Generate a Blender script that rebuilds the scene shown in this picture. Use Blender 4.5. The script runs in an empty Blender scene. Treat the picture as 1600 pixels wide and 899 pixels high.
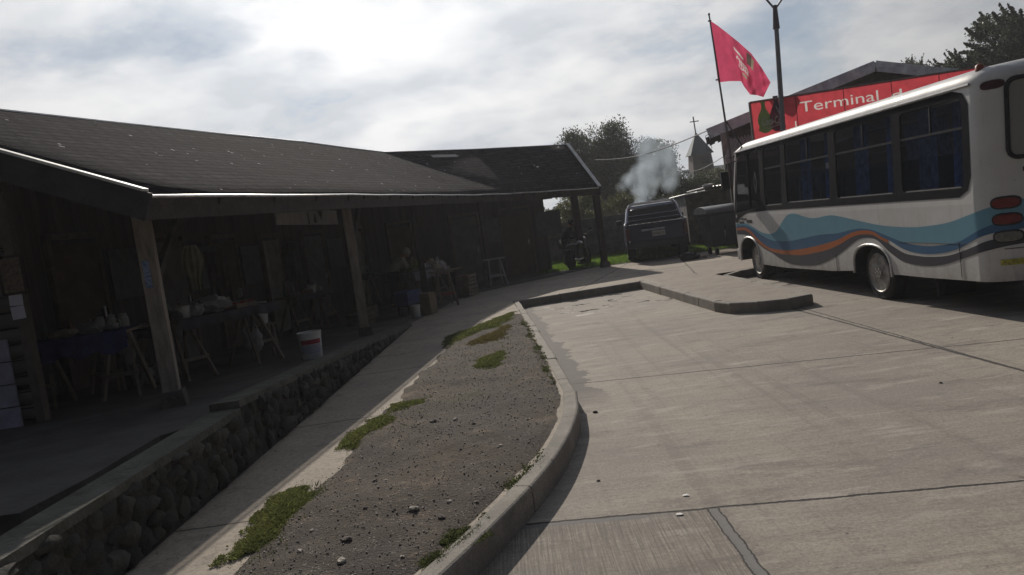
import bpy, bmesh, math, random
import numpy as np
from mathutils import Vector, Matrix, noise
from mathutils.geometry import tessellate_polygon
random.seed(4); PI = math.pi
S = bpy.context.scene
C = S.collection
# ------------------------------------------------------------------ camera
f_px = 1220.0; PITCH = math.radians(4.6); ROLL = math.radians(8.0); H = 1.8
_fw = Vector((0, math.cos(PITCH), -math.sin(PITCH))); _rt = Vector((1, 0, 0)); _up = _rt.cross(_fw)
_R = math.cos(ROLL)*_rt - math.sin(ROLL)*_up; _U = math.sin(ROLL)*_rt + math.cos(ROLL)*_up
def ray(x, y): return _fw + _R*((x-800)/f_px) - _U*((y-449.5)/f_px)
def gz(x, y, z):
    d = ray(x, y); t = (z-H)/d.z; return Vector((t*d.x, t*d.y, z))
def gy(x, y, Y):
    d = ray(x, y); t = Y/d.y; return Vector((t*d.x, Y, H+t*d.z))
cam = bpy.data.cameras.new('camera'); co = bpy.data.objects.new('camera', cam); C.objects.link(co)
cam.sensor_width = 36; cam.lens = f_px/1600*36; cam.clip_start = .05; cam.clip_end = 2000
m = Matrix((( _R.x, _U.x, -_fw.x, 0), (_R.y, _U.y, -_fw.y, 0), (_R.z, _U.z, -_fw.z, H), (0, 0, 0, 1)))
co.matrix_world = m; S.camera = co
# ------------------------------------------------------------------ helpers
def tag(o, label=None, cat=None, group=None, kind=None):
    if label: o['label'] = label
    if cat: o['category'] = cat
    if group: o['group'] = group
    if kind: o['kind'] = kind
    return o
def thing(name, label, cat, loc=(0, 0, 0), rz=0, group=None):
    o = bpy.data.objects.new(name, None); C.objects.link(o); o.empty_display_size = .1
    o.location = loc; o.rotation_euler = (0, 0, rz)
    return tag(o, label, cat, group)
def wm(o):
    M = Matrix.Translation(o.location) @ o.rotation_euler.to_matrix().to_4x4()
    return wm(o.parent) @ M if o.parent else M
def link(name, me, mat, parent=None, smooth=False):
    o = bpy.data.objects.new(name, me); C.objects.link(o)
    if mat is not None:
        me.materials.clear(); me.materials.append(mat)
    if parent: o.parent = parent
    if smooth: me.polygons.foreach_set('use_smooth', [True]*len(me.polygons))
    return o
class MB:
    def __init__(s): s.v = []; s.f = []
    def add(s, vs, fs):
        n = len(s.v); s.v += [tuple(v) for v in vs]; s.f += [tuple(i+n for i in f) for f in fs]; return s
    def box(s, c, d, rz=0, M=None, taper=1):
        hx, hy, hz = d[0]/2, d[1]/2, d[2]/2
        vs = [Vector((x*hx*(taper if z > 0 else 1), y*hy*(taper if z > 0 else 1), z*hz)) for z in (-1, 1) for y in (-1, 1) for x in (-1, 1)]
        R = M if M is not None else Matrix.Rotation(rz, 3, 'Z')
        vs = [R @ v + Vector(c) for v in vs]
        return s.add(vs, [(0, 2, 3, 1), (4, 5, 7, 6), (0, 1, 5, 4), (1, 3, 7, 5), (3, 2, 6, 7), (2, 0, 4, 6)])
    def beam(s, a, b, w, h=None):
        a = Vector(a); b = Vector(b); h = h or w; d = b-a; L = d.length; z = d.normalized()
        x = Vector((0, 0, 1)).cross(z)
        if x.length < 1e-3: x = Vector((1, 0, 0))
        x.normalize(); y = z.cross(x)
        R = Matrix((x, y, z)).transposed()
        return s.box((a+b)/2, (w, h, L), M=R)
    def tube(s, pts, r, n=8, cap=True):
        pts = [Vector(p) for p in pts]; rs = r if isinstance(r, (list, tuple)) else [r]*len(pts)
        rings = []; px = None
        for i, p in enumerate(pts):
            d = (pts[min(i+1, len(pts)-1)]-pts[max(i-1, 0)]).normalized()
            x = px - d*px.dot(d) if px is not None else d.orthogonal()
            if x.length < 1e-4: x = d.orthogonal()
            x.normalize(); px = x; y = d.cross(x)
            rings.append([p+(x*math.cos(2*PI*k/n)+y*math.sin(2*PI*k/n))*rs[i] for k in range(n)])
        vs = [v for r_ in rings for v in r_]; fs = []
        for i in range(len(rings)-1):
            for k in range(n): fs.append((i*n+k, i*n+(k+1) % n, (i+1)*n+(k+1) % n, (i+1)*n+k))
        if cap: fs += [tuple(range(n))[::-1], tuple((len(rings)-1)*n+k for k in range(n))]
        return s.add(vs, fs)
    def lathe(s, c, prof, n=20, axis='Z', sx=1, sy=1):
        vs = []; fs = []
        for (r, z) in prof:
            for k in range(n):
                a = 2*PI*k/n; p = Vector((r*math.cos(a)*sx, r*math.sin(a)*sy, z))
                if axis == 'X': p = Vector((p.z, p.x, p.y))
                if axis == 'Y': p = Vector((p.x, p.z, p.y))
                vs.append(p+Vector(c))
        for i in range(len(prof)-1):
            for k in range(n): fs.append((i*n+k, i*n+(k+1) % n, (i+1)*n+(k+1) % n, (i+1)*n+k))
        fs += [tuple(range(n))[::-1], tuple((len(prof)-1)*n+k for k in range(n))]
        return s.add(vs, fs)
    def prism(s, poly, z0, z1):
        n = len(poly); tri = tessellate_polygon([[Vector((p[0], p[1], 0)) for p in poly]])
        vs = [(p[0], p[1], z0 if not callable(z0) else z0(p)) for p in poly]+[(p[0], p[1], z1 if not callable(z1) else z1(p)) for p in poly]
        fs = [tuple(t) for t in tri]+[tuple(i+n for i in t) for t in tri]
        fs += [(i, (i+1) % n, (i+1) % n+n, i+n) for i in range(n)]
        return s.add(vs, fs)
    def blob(s, c, r, sub=2, amp=.15, seed=0, fr=2.):
        bm = bmesh.new(); bmesh.ops.create_icosphere(bm, subdivisions=sub, radius=1)
        vs = []
        for v in bm.verts:
            k = 1+amp*noise.noise(v.co*fr+Vector((seed*3.7, seed, 0)))*2
            vs.append(Vector((v.co.x*r[0], v.co.y*r[1], v.co.z*r[2]))*k+Vector(c))
        fs = [tuple(v.index for v in f.verts) for f in bm.faces]; bm.free()
        return s.add(vs, fs)
    def build(s, name, mat, parent=None, smooth=False, bevel=0, world=False, fix=True):
        vs = s.v
        if world and parent:
            I = wm(parent).inverted(); vs = [tuple(I @ Vector(v)) for v in vs]
        me = bpy.data.meshes.new(name); me.from_pydata(vs, [], s.f)
        if fix or bevel:
            bm = bmesh.new(); bm.from_mesh(me)
            if fix: bmesh.ops.recalc_face_normals(bm, faces=bm.faces)
            if bevel:
                es = [e for e in bm.edges if len(e.link_faces) == 2 and e.calc_face_angle(0) > .5]
                bmesh.ops.bevel(bm, geom=es, offset=bevel, segments=2, profile=.6, affect='EDGES', clamp_overlap=True)
            bm.to_mesh(me); bm.free()
        me.update()
        o = link(name, me, mat, parent, smooth)
        if smooth:
            try: me.set_sharp_from_angle(angle=.7)
            except Exception: pass
        return o
def one(name, mat, label, cat, mb, loc, group=None, smooth=False, bevel=0, rz=0):
    "a thing that is one mesh, local coords around loc"
    o = mb.build(name, mat, None, smooth, bevel); o.location = loc; o.rotation_euler = (0, 0, rz)
    return tag(o, label, cat, group)
def text_mesh(name, body, size, mat, parent, M, extrude=.004, offset=0, shear=0, world=False, align='LEFT'):
    cu = bpy.data.curves.new(name, 'FONT'); cu.body = body; cu.size = size; cu.extrude = extrude; cu.offset = offset; cu.shear = shear; cu.align_x = align
    cu.resolution_u = 4
    t = bpy.data.objects.new(name, cu); C.objects.link(t)
    dg = bpy.context.evaluated_depsgraph_get(); me = bpy.data.meshes.new_from_object(t.evaluated_get(dg))
    bpy.data.objects.remove(t); bpy.data.curves.remove(cu)
    me.name = name
    MM = (wm(parent).inverted() @ M) if world else M
    me.transform(MM)
    return link(name, me, mat, parent)
# ------------------------------------------------------------------ materials
def srgb(r, g, b): return tuple(((c/255) ** 2.2) for c in (r, g, b))
MATS = {}
def mat(name, col, rough=.75, var=.25, scale=6., bump=0., bscale=40., metal=0., spec=.4, col2=None, stretch=(1, 1, 1), detail=6, trans=0, emit=0, coat=0):
    if name in MATS: return MATS[name]
    M = bpy.data.materials.new(name); M.use_nodes = True; nt = M.node_tree; N = nt.nodes; L = nt.links; N.clear()
    out = N.new('ShaderNodeOutputMaterial'); b = N.new('ShaderNodeBsdfPrincipled'); L.new(b.outputs[0], out.inputs[0])
    tc = N.new('ShaderNodeTexCoord'); mp = N.new('ShaderNodeMapping'); mp.inputs['Scale'].default_value = stretch
    L.new(tc.outputs['Object'], mp.inputs[0])
    n1 = N.new('ShaderNodeTexNoise'); n1.inputs['Scale'].default_value = scale; n1.inputs['Detail'].default_value = detail; n1.inputs['Roughness'].default_value = .65
    L.new(mp.outputs[0], n1.inputs['Vector'])
    mix = N.new('ShaderNodeMix'); mix.data_type = 'RGBA'
    c2 = col2 or tuple(c*(1-var) for c in col); c1 = col if col2 else tuple(min(1, c*(1+var*.6)) for c in col)
    mix.inputs['A'].default_value = (*c1, 1); mix.inputs['B'].default_value = (*c2, 1)
    mr = N.new('ShaderNodeMapRange'); mr.inputs['From Min'].default_value = .35; mr.inputs['From Max'].default_value = .65
    L.new(n1.outputs['Fac'], mr.inputs['Value']); L.new(mr.outputs[0], mix.inputs['Factor']); L.new(mix.outputs['Result'], b.inputs['Base Color'])
    r = N.new('ShaderNodeMapRange'); r.inputs['To Min'].default_value = max(0, rough-.1); r.inputs['To Max'].default_value = min(1, rough+.12)
    L.new(n1.outputs['Fac'], r.inputs['Value']); L.new(r.outputs[0], b.inputs['Roughness'])
    b.inputs['Metallic'].default_value = metal; b.inputs['Specular IOR Level'].default_value = spec
    if coat: b.inputs['Coat Weight'].default_value = coat
    if bump:
        n2 = N.new('ShaderNodeTexNoise'); n2.inputs['Scale'].default_value = bscale; n2.inputs['Detail'].default_value = 4
        L.new(mp.outputs[0], n2.inputs['Vector'])
        bp = N.new('ShaderNodeBump'); bp.inputs['Strength'].default_value = bump; bp.inputs['Distance'].default_value = .02
        L.new(n2.outputs['Fac'], bp.inputs['Height']); L.new(bp.outputs[0], b.inputs['Normal'])
    if trans:
        tr = N.new('ShaderNodeBsdfTranslucent'); L.new(mix.outputs['Result'], tr.inputs[0]); ms = N.new('ShaderNodeMixShader'); ms.inputs[0].default_value = trans
        L.new(b.outputs[0], ms.inputs[1]); L.new(tr.outputs[0], ms.inputs[2]); L.new(ms.outputs[0], out.inputs[0])
    MATS[name] = M; return M
def nd(nt, typ, **kw):
    n = nt.nodes.new(typ)
    for k, v in kw.items():
        if k.startswith('i_'):
            key = k[2:]; key = int(key) if key.isdigit() else key.replace('_', ' ')
            n.inputs[key].default_value = v
        else: setattr(n, k, v)
    return n
def mth(nt, op, a, b=None, c=None, clamp=False):
    n = nt.nodes.new('ShaderNodeMath'); n.operation = op; n.use_clamp = clamp
    for i, x in enumerate((a, b, c)):
        if x is None: continue
        if isinstance(x, (int, float)): n.inputs[i].default_value = x
        else: nt.links.new(x, n.inputs[i])
    return n.outputs[0]
def mixc(nt, fac, a, b, blend='MIX'):
    n = nt.nodes.new('ShaderNodeMix'); n.data_type = 'RGBA'; n.blend_type = blend
    for key, x in (('Factor', fac), ('A', a), ('B', b)):
        if isinstance(x, (int, float)): n.inputs[key].default_value = x
        elif isinstance(x, tuple): n.inputs[key].default_value = (*x, 1) if len(x) == 3 else x
        else: nt.links.new(x, n.inputs[key])
    return n.outputs['Result']
def rng(nt, v, a, b, c=0, d=1):
    n = nd(nt, 'ShaderNodeMapRange'); nt.links.new(v, n.inputs[0])
    for i, x in enumerate((a, b, c, d)): n.inputs[i+1].default_value = x
    return n.outputs[0]
def nmat(name):
    M = bpy.data.materials.new(name); M.use_nodes = True; nt = M.node_tree; nt.nodes.clear()
    out = nt.nodes.new('ShaderNodeOutputMaterial'); b = nt.nodes.new('ShaderNodeBsdfPrincipled'); nt.links.new(b.outputs[0], out.inputs[0])
    MATS[name] = M; return M, nt, b, out
def noise_n(nt, vec, scale, detail=6, rough=.6, dist=0):
    n = nd(nt, 'ShaderNodeTexNoise'); n.inputs['Scale'].default_value = scale; n.inputs['Detail'].default_value = detail; n.inputs['Roughness'].default_value = rough; n.inputs['Distortion'].default_value = dist
    nt.links.new(vec, n.inputs['Vector']); return n.outputs['Fac']
def mapped(nt, vec, sc, rot=0, loc=(0, 0, 0)):
    m_ = nd(nt, 'ShaderNodeMapping'); m_.inputs['Scale'].default_value = sc; m_.inputs['Rotation'].default_value = (0, 0, rot); m_.inputs['Location'].default_value = loc
    nt.links.new(vec, m_.inputs[0]); return m_.outputs[0]
def bumpn(nt, b, h, strength=.4, dist=.02):
    n = nd(nt, 'ShaderNodeBump'); n.inputs['Strength'].default_value = strength; n.inputs['Distance'].default_value = dist
    nt.links.new(h, n.inputs['Height']); nt.links.new(n.outputs[0], b.inputs['Normal'])
def line_dist(nt, P, a, b):
    "distance (m) from the infinite line a-b in plan, sources P = separate xyz outputs"
    dx, dy = b[0]-a[0], b[1]-a[1]; l = math.hypot(dx, dy); nx, ny = -dy/l, dx/l
    s_ = mth(nt, 'ADD', mth(nt, 'MULTIPLY', P[0], nx), mth(nt, 'MULTIPLY', P[1], ny))
    return mth(nt, 'ADD', s_, -(nx*a[0]+ny*a[1]))

def concrete_slab():
    M, nt, b, out = nmat('concrete_slab')
    tc = nd(nt, 'ShaderNodeTexCoord').outputs['Object']; sp = nd(nt, 'ShaderNodeSeparateXYZ'); nt.links.new(tc, sp.inputs[0]); P = sp.outputs
    big = noise_n(nt, tc, .5, 4); mid = noise_n(nt, mapped(nt, tc, (1.0, 6, 1), .12), 1.3, 6, .7)
    fine = noise_n(nt, tc, 60, 4, .7); streak = noise_n(nt, mapped(nt, tc, (1.2, 30, 1), .12), 2.2, 5, .65)
    c = mixc(nt, rng(nt, mid, .3, .7), (.45, .395, .325), (.31, .27, .225))
    c = mixc(nt, rng(nt, big, .38, .62, 0, .7), c, (.24, .215, .195))
    c = mixc(nt, rng(nt, streak, .5, .75, 0, .55), c, (.17, .15, .14))
    # dark stains
    st = noise_n(nt, mapped(nt, tc, (1, 3.0, 1), .2), .9, 7, .7, .6)
    c = mixc(nt, rng(nt, st, .54, .70, 0, .75), c, (.12, .10, .095))
    st2 = noise_n(nt, mapped(nt, tc, (1, 1.6, 1), .3, (9, 2, 0)), 2.6, 8, .78, .5); c = mixc(nt, rng(nt, st2, .54, .68, 0, .6), c, (.15, .125, .11))
    grit = noise_n(nt, tc, 30, 8, .85); c = mixc(nt, rng(nt, grit, .46, .62, 0, .55), c, (.15, .13, .11)); c = mixc(nt, rng(nt, noise_n(nt, mapped(nt, tc, (1, 1, 1), 0, (5, 5, 0)), 42, 6, .8), .56, .64, 0, .55), c, (.56, .52, .46))
    ty = noise_n(nt, mapped(nt, tc, (6.5, .12, 1), .1, (2, 2, 0)), 1, 3, .6); c = mixc(nt, mth(nt, 'MULTIPLY', rng(nt, ty, .56, .68, 0, .45), rng(nt, grit, .35, .6, .4, 1)), c, (.15, .13, .115))
    oil = noise_n(nt, mapped(nt, tc, (1, 1, 1), 0, (13, 4, 0)), 3.2, 6, .8, .4); c = mixc(nt, rng(nt, oil, .63, .70, 0, .75), c, (.085, .075, .068))
    crk = nd(nt, 'ShaderNodeTexVoronoi'); crk.feature = 'DISTANCE_TO_EDGE'; crk.inputs['Scale'].default_value = .34; dvn = nd(nt, 'ShaderNodeTexNoise'); dvn.inputs['Scale'].default_value = 2.2; dvn.inputs['Detail'].default_value = 6; nt.links.new(tc, dvn.inputs['Vector']); dvs = nd(nt, 'ShaderNodeVectorMath', operation='SCALE'); dvs.inputs['Scale'].default_value = .5; nt.links.new(dvn.outputs['Color'], dvs.inputs[0]); dva = nd(nt, 'ShaderNodeVectorMath', operation='ADD'); nt.links.new(tc, dva.inputs[0]); nt.links.new(dvs.outputs[0], dva.inputs[1]); nt.links.new(dva.outputs[0], crk.inputs['Vector'])
    c = mixc(nt, mth(nt, 'MULTIPLY', rng(nt, crk.outputs['Distance'], .001, .003, .22, 0), rng(nt, noise_n(nt, tc, .6, 2), .5, .56)), c, (.06, .055, .05))
    # lighter dusty marks
    lt = noise_n(nt, mapped(nt, tc, (1.4, 5.0, 1), .1, (7, 3, 0)), 1.1, 6, .65)
    c = mixc(nt, rng(nt, lt, .55, .70, 0, .6), c, (.52, .48, .42))
    c = mixc(nt, rng(nt, fine, .3, .75, 0, .35), c, (.14, .13, .12))
    spk = noise_n(nt, tc, 26, 2, .5); c = mixc(nt, rng(nt, spk, .72, .76, 0, .8), c, (.07, .06, .06))
    # brushed texture in the near panel (x<0.97 and y< joint)
    ja = line_dist(nt, P, (-.12, 4.58), (2.66, 4.2))
    near = mth(nt, 'MULTIPLY', mth(nt, 'LESS_THAN', ja, 0), mth(nt, 'LESS_THAN', P[0], .97))
    br = noise_n(nt, mapped(nt, tc, (90, 2.0, 1), .1), 1, 4, .7)
    c = mixc(nt, mth(nt, 'MULTIPLY', near, rng(nt, br, .40, .62, 0, .8)), c, (.13, .115, .10))
    # joints
    wob = mth(nt, 'MULTIPLY', mth(nt, 'SUBTRACT', noise_n(nt, tc, 5, 5, .75), .5), .06)
    jm = None
    for (a, bb, w) in (((-.12, 4.58), (2.66, 4.2), .013), ((.54, 8.32), (4.88, 7.5), .013), ((4.04, 11.08), (4.13, 6.38), .02), ((.11, 12.3), (4.5, 11.5), .008), ((4.1, 1), (4.13, 6.38), .012), ((.3, 1.0), (4, .6), .01)):
        d = mth(nt, 'ABSOLUTE', mth(nt, 'ADD', line_dist(nt, P, a, bb), wob))
        k = rng(nt, d, w*.6, w*1.3, 1, 0); jm = k if jm is None else mth(nt, 'MAXIMUM', jm, k)
    # tarred joint strips: x=.97 for y<4.35 and the left end of the near joint
    d1 = mth(nt, 'ABSOLUTE', mth(nt, 'ADD', mth(nt, 'ADD', P[0], -.98), mth(nt, 'MULTIPLY', wob, .8)))
    tar = mth(nt, 'MULTIPLY', rng(nt, d1, .024, .032, 1, 0), mth(nt, 'LESS_THAN', ja, 0))
    t2 = mth(nt, 'MULTIPLY', rng(nt, mth(nt, 'ABSOLUTE', mth(nt, 'ADD', ja, mth(nt, 'ADD', .03, wob))), .03, .04, 1, 0), rng(nt, P[0], .5, .8, 1, 0))
    tar = mth(nt, 'MAXIMUM', tar, t2)
    c = mixc(nt, mth(nt, 'MULTIPLY', tar, .85), c, (.17, .165, .16))
    edge = mth(nt, 'MULTIPLY', rng(nt, mth(nt, 'ABSOLUTE', mth(nt, 'SUBTRACT', d1, .030)), .002, .007, 1, 0), mth(nt, 'LESS_THAN', ja, 0))
    jm = mth(nt, 'MAXIMUM', jm, edge)
    c = mixc(nt, jm, c, (.035, .03, .03))
    # damp dark tongue along the kerb
    kd = line_dist(nt, P, (.52, 7.7), (.11, 16.85))   # positive to the left
    kw = mth(nt, 'ADD', mth(nt, 'MULTIPLY', kd, -1), mth(nt, 'MULTIPLY', mth(nt, 'SUBTRACT', noise_n(nt, tc, 1.5, 6, .7), .62), -.9))
    damp = mth(nt, 'MULTIPLY', rng(nt, kw, .30, .33, 1, 0), rng(nt, P[1], 7.3, 8.0))
    c = mixc(nt, mth(nt, 'MULTIPLY', damp, .8), c, (.09, .08, .08))
    # puddle film near the far kerb
    pu = mth(nt, 'MULTIPLY', rng(nt, noise_n(nt, mapped(nt, tc, (1, 1.6, 1)), 1.9, 4, .6), .56, .60), mth(nt, 'MULTIPLY', rng(nt, P[1], 13.6, 14.6), rng(nt, P[0], .5, .9)))
    c = mixc(nt, mth(nt, 'MULTIPLY', pu, .75), c, (.07, .06, .06))
    nt.links.new(c, b.inputs['Base Color'])
    rgh = mth(nt, 'SUBTRACT', .85, mth(nt, 'MULTIPLY', pu, .8)); nt.links.new(rgh, b.inputs['Roughness']); b.inputs['Specular IOR Level'].default_value = .35
    hh = mth(nt, 'ADD', mth(nt, 'MULTIPLY', fine, .35), mth(nt, 'ADD', mth(nt, 'MULTIPLY', streak, .25), mth(nt, 'MULTIPLY', jm, -1.2)))
    hh = mth(nt, 'ADD', hh, mth(nt, 'MULTIPLY', near, mth(nt, 'MULTIPLY', br, .8)))
    hh = mth(nt, 'MULTIPLY', hh, mth(nt, 'SUBTRACT', 1, pu))
    bumpn(nt, b, hh, .5, .012)
    return M
def pavement_mat():
    M, nt, b, out = nmat('pavement_concrete')
    tc = nd(nt, 'ShaderNodeTexCoord').outputs['Object']; sp = nd(nt, 'ShaderNodeSeparateXYZ'); nt.links.new(tc, sp.inputs[0]); P = sp.outputs
    c = mixc(nt, rng(nt, noise_n(nt, tc, 1.2, 6, .7), .35, .7), (.44, .38, .31), (.31, .27, .225))
    c = mixc(nt, rng(nt, noise_n(nt, tc, 30, 8, .85), .45, .62, 0, .6), c, (.15, .135, .12)); c = mixc(nt, rng(nt, noise_n(nt, tc, 3, 7, .8), .54, .66, 0, .6), c, (.14, .12, .105))
    c = mixc(nt, rng(nt, noise_n(nt, tc, 22, 2, .5), .70, .74, 0, .8), c, (.06, .055, .05))
    # dirt creeping in from the bed
    # reddish paving on the island
    isl = mth(nt, 'MULTIPLY', rng(nt, P[0], 2.95, 3.15), rng(nt, P[1], 20.2, 19.4))
    c = mixc(nt, mth(nt, 'MULTIPLY', isl, .7), c, mixc(nt, rng(nt, noise_n(nt, tc, 3, 5, .7), .4, .6), (.20, .165, .15), (.29, .25, .215)))
    wob = mth(nt, 'MULTIPLY', mth(nt, 'SUBTRACT', noise_n(nt, tc, 4, 4, .7), .5), .04)
    jm = None
    for yy in (2.2, 4.87, 7.4, 9.9, 12.6, 15.2):
        k = rng(nt, mth(nt, 'ABSOLUTE', mth(nt, 'ADD', mth(nt, 'ADD', P[1], -yy), wob)), .006, .014, 1, 0)
        k = mth(nt, 'MULTIPLY', k, mth(nt, 'LESS_THAN', P[0], 0)); jm = k if jm is None else mth(nt, 'MAXIMUM', jm, k)
    for (a, bb) in (((1.5, 17.3), (3.1, 22)), ((4.2, 18), (5.0, 23)), ((0, 19.4), (9, 19.9))):
        k = rng(nt, mth(nt, 'ABSOLUTE', mth(nt, 'ADD', line_dist(nt, P, a, bb), mth(nt, 'MULTIPLY', wob, 3))), .01, .025, 1, 0)
        k = mth(nt, 'MULTIPLY', k, mth(nt, 'GREATER_THAN', P[1], 17)); jm = mth(nt, 'MAXIMUM', jm, k)
    c = mixc(nt, mth(nt, 'MULTIPLY', jm, .85), c, (.05, .045, .04))
    nt.links.new(c, b.inputs['Base Color']); b.inputs['Roughness'].default_value = .88; b.inputs['Specular IOR Level'].default_value = .3
    bumpn(nt, b, mth(nt, 'ADD', noise_n(nt, tc, 55, 5, .7), mth(nt, 'MULTIPLY', jm, -1)), .45, .01)
    return M
def dirt_mat():
    M, nt, b, out = nmat('gravelly_dirt')
    tc = nd(nt, 'ShaderNodeTexCoord').outputs['Object']
    a = noise_n(nt, tc, 1.2, 6, .65); fi = noise_n(nt, tc, 45, 6, .75); vo = nd(nt, 'ShaderNodeTexVoronoi'); vo.inputs['Scale'].default_value = 55; nt.links.new(tc, vo.inputs['Vector'])
    c = mixc(nt, rng(nt, a, .35, .68), (.082, .070, .063), (.108, .084, .062))
    c = mixc(nt, rng(nt, fi, .35, .7, 0, .8), c, (.055, .047, .042))
    cr = noise_n(nt, tc, 120, 2, .5)
    c = mixc(nt, mth(nt, 'MULTIPLY', rng(nt, vo.outputs['Distance'], .2, .3, 1, 0), rng(nt, noise_n(nt, tc, 14, 4, .7), .48, .58, 0, .85)), c, (.38, .35, .31))
    ms = noise_n(nt, tc, .9, 5, .7, .3)
    c = mixc(nt, rng(nt, ms, .58, .70, 0, .6), c, (.075, .075, .035))
    c = mixc(nt, rng(nt, noise_n(nt, mapped(nt, tc, (1, 1, 1), 0, (4, 9, 0)), 1.6, 6, .75), .52, .66, 0, .7), c, (.06, .05, .045))
    c = mixc(nt, rng(nt, noise_n(nt, mapped(nt, tc, (1, 1, 1), 0, (1, 5, 0)), 2.4, 6, .75), .56, .66, 0, .7), c, (.20, .155, .115))
    nt.links.new(c, b.inputs['Base Color']); b.inputs['Roughness'].default_value = .95; b.inputs['Specular IOR Level'].default_value = .2
    bumpn(nt, b, mth(nt, 'ADD', fi, mth(nt, 'MULTIPLY', vo.outputs['Distance'], -.6)), .7, .012)
    return M
def kerb_mat():
    M, nt, b, out = nmat('kerb_concrete')
    tc = nd(nt, 'ShaderNodeTexCoord').outputs['Object']
    c = mixc(nt, rng(nt, noise_n(nt, tc, 3, 6, .7), .35, .65), (.34, .31, .27), (.21, .19, .17))
    c = mixc(nt, rng(nt, noise_n(nt, tc, 70, 3, .7), .4, .7, 0, .6), c, (.12, .11, .10))
    c = mixc(nt, rng(nt, noise_n(nt, tc, 1.1, 5, .7), .55, .7, 0, .6), c, (.11, .115, .08))
    nt.links.new(c, b.inputs['Base Color']); b.inputs['Roughness'].default_value = .85
    bumpn(nt, b, noise_n(nt, tc, 60, 5, .75), .7, .012)
    return M
def stone_wall_mat():
    M, nt, b, out = nmat('rubble_stone')
    tc = nd(nt, 'ShaderNodeTexCoord').outputs['Object']
    v = nd(nt, 'ShaderNodeTexVoronoi'); v.feature = 'F1'; v.inputs['Scale'].default_value = 5.5; v2 = nd(nt, 'ShaderNodeTexVoronoi'); v2.feature = 'DISTANCE_TO_EDGE'; v2.inputs['Scale'].default_value = 5.5
    w = nd(nt, 'ShaderNodeVectorMath'); w.operation = 'ADD'; nt.links.new(tc, w.inputs[0])
    nn = nd(nt, 'ShaderNodeTexNoise'); nn.inputs['Scale'].default_value = 3; nt.links.new(tc, nn.inputs['Vector']); sc = nd(nt, 'ShaderNodeVectorMath'); sc.operation = 'SCALE'; sc.inputs['Scale'].default_value = .18
    nt.links.new(nn.outputs['Color'], sc.inputs[0]); nt.links.new(sc.outputs[0], w.inputs[1])
    nt.links.new(w.outputs[0], v.inputs['Vector']); nt.links.new(w.outputs[0], v2.inputs['Vector'])
    hsv = nd(nt, 'ShaderNodeSeparateColor'); nt.links.new(v.outputs['Color'], hsv.inputs[0])
    c = mixc(nt, rng(nt, hsv.outputs[0], .5, 1), (.055, .05, .045), (.20, .18, .155))
    c = mixc(nt, rng(nt, noise_n(nt, tc, 30, 4, .7), .3, .7, 0, .5), c, (.05, .045, .04))
    c = mixc(nt, rng(nt, v2.outputs['Distance'], .0, .09, .8, 0), c, (.075, .07, .062))
    nt.links.new(c, b.inputs['Base Color']); b.inputs['Roughness'].default_value = .9
    bumpn(nt, b, mth(nt, 'ADD', rng(nt, v2.outputs['Distance'], 0, .12), mth(nt, 'MULTIPLY', noise_n(nt, tc, 30, 4), .2)), 1, .04)
    return M
def shingle_mat():
    M, nt, b, out = nmat('asphalt_shingles')
    uv = nd(nt, 'ShaderNodeUVMap').outputs[0]; tc = nd(nt, 'ShaderNodeTexCoord').outputs['Object']
    su = nd(nt, 'ShaderNodeSeparateXYZ'); nt.links.new(uv, su.inputs[0])
    br = nd(nt, 'ShaderNodeTexBrick'); nt.links.new(uv, br.inputs['Vector']); br.inputs['Scale'].default_value = 1; br.inputs['Brick Width'].default_value = .32; br.inputs['Row Height'].default_value = .19
    br.inputs['Mortar Size'].default_value = .03; br.inputs['Mortar Smooth'].default_value = .3; br.inputs['Color1'].default_value = (.062, .058, .068, 1); br.inputs['Color2'].default_value = (.034, .032, .040, 1); br.inputs['Mortar'].default_value = (.008, .008, .009, 1)
    c = mixc(nt, rng(nt, noise_n(nt, mapped(nt, uv, (1, .35, 1)), 1.1, 6, .75), .4, .7, 0, .7), br.outputs['Color'], (.074, .070, .082))
    rw_ = nd(nt, 'ShaderNodeTexWhiteNoise', noise_dimensions='1D'); nt.links.new(mth(nt, 'FLOOR', mth(nt, 'DIVIDE', su.outputs[1], .19)), rw_.inputs['W']); c = mixc(nt, mth(nt, 'MULTIPLY', rw_.outputs['Value'], .45), c, (.022, .021, .024))
    c = mixc(nt, rng(nt, mth(nt, 'FRACT', mth(nt, 'DIVIDE', su.outputs[1], .19)), .22, .05, 0, .8), c, (.008, .008, .009))
    c = mixc(nt, rng(nt, noise_n(nt, tc, 7, 6, .8), .50, .60, 0, .85), c, (.015, .015, .016))
    c = mixc(nt, rng(nt, noise_n(nt, mapped(nt, tc, (1, 1, 1), 0, (3, 1, 0)), 5.5, 2, .5), .735, .745, 0, 1), c, (.7, .7, .7))
    nt.links.new(c, b.inputs['Base Color']); b.inputs['Roughness'].default_value = .95; b.inputs['Specular IOR Level'].default_value = .02
    saw = mth(nt, 'FRACT', mth(nt, 'DIVIDE', su.outputs[1], .19))
    h = mth(nt, 'ADD', mth(nt, 'MULTIPLY', saw, -.8), mth(nt, 'MULTIPLY', br.outputs['Fac'], -.6))
    h = mth(nt, 'ADD', h, mth(nt, 'MULTIPLY', noise_n(nt, tc, 7, 6, .8), 1.6))
    h = mth(nt, 'ADD', h, mth(nt, 'MULTIPLY', noise_n(nt, tc, 60, 3, .7), .4))
    bumpn(nt, b, h, .8, .03)
    return M
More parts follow.
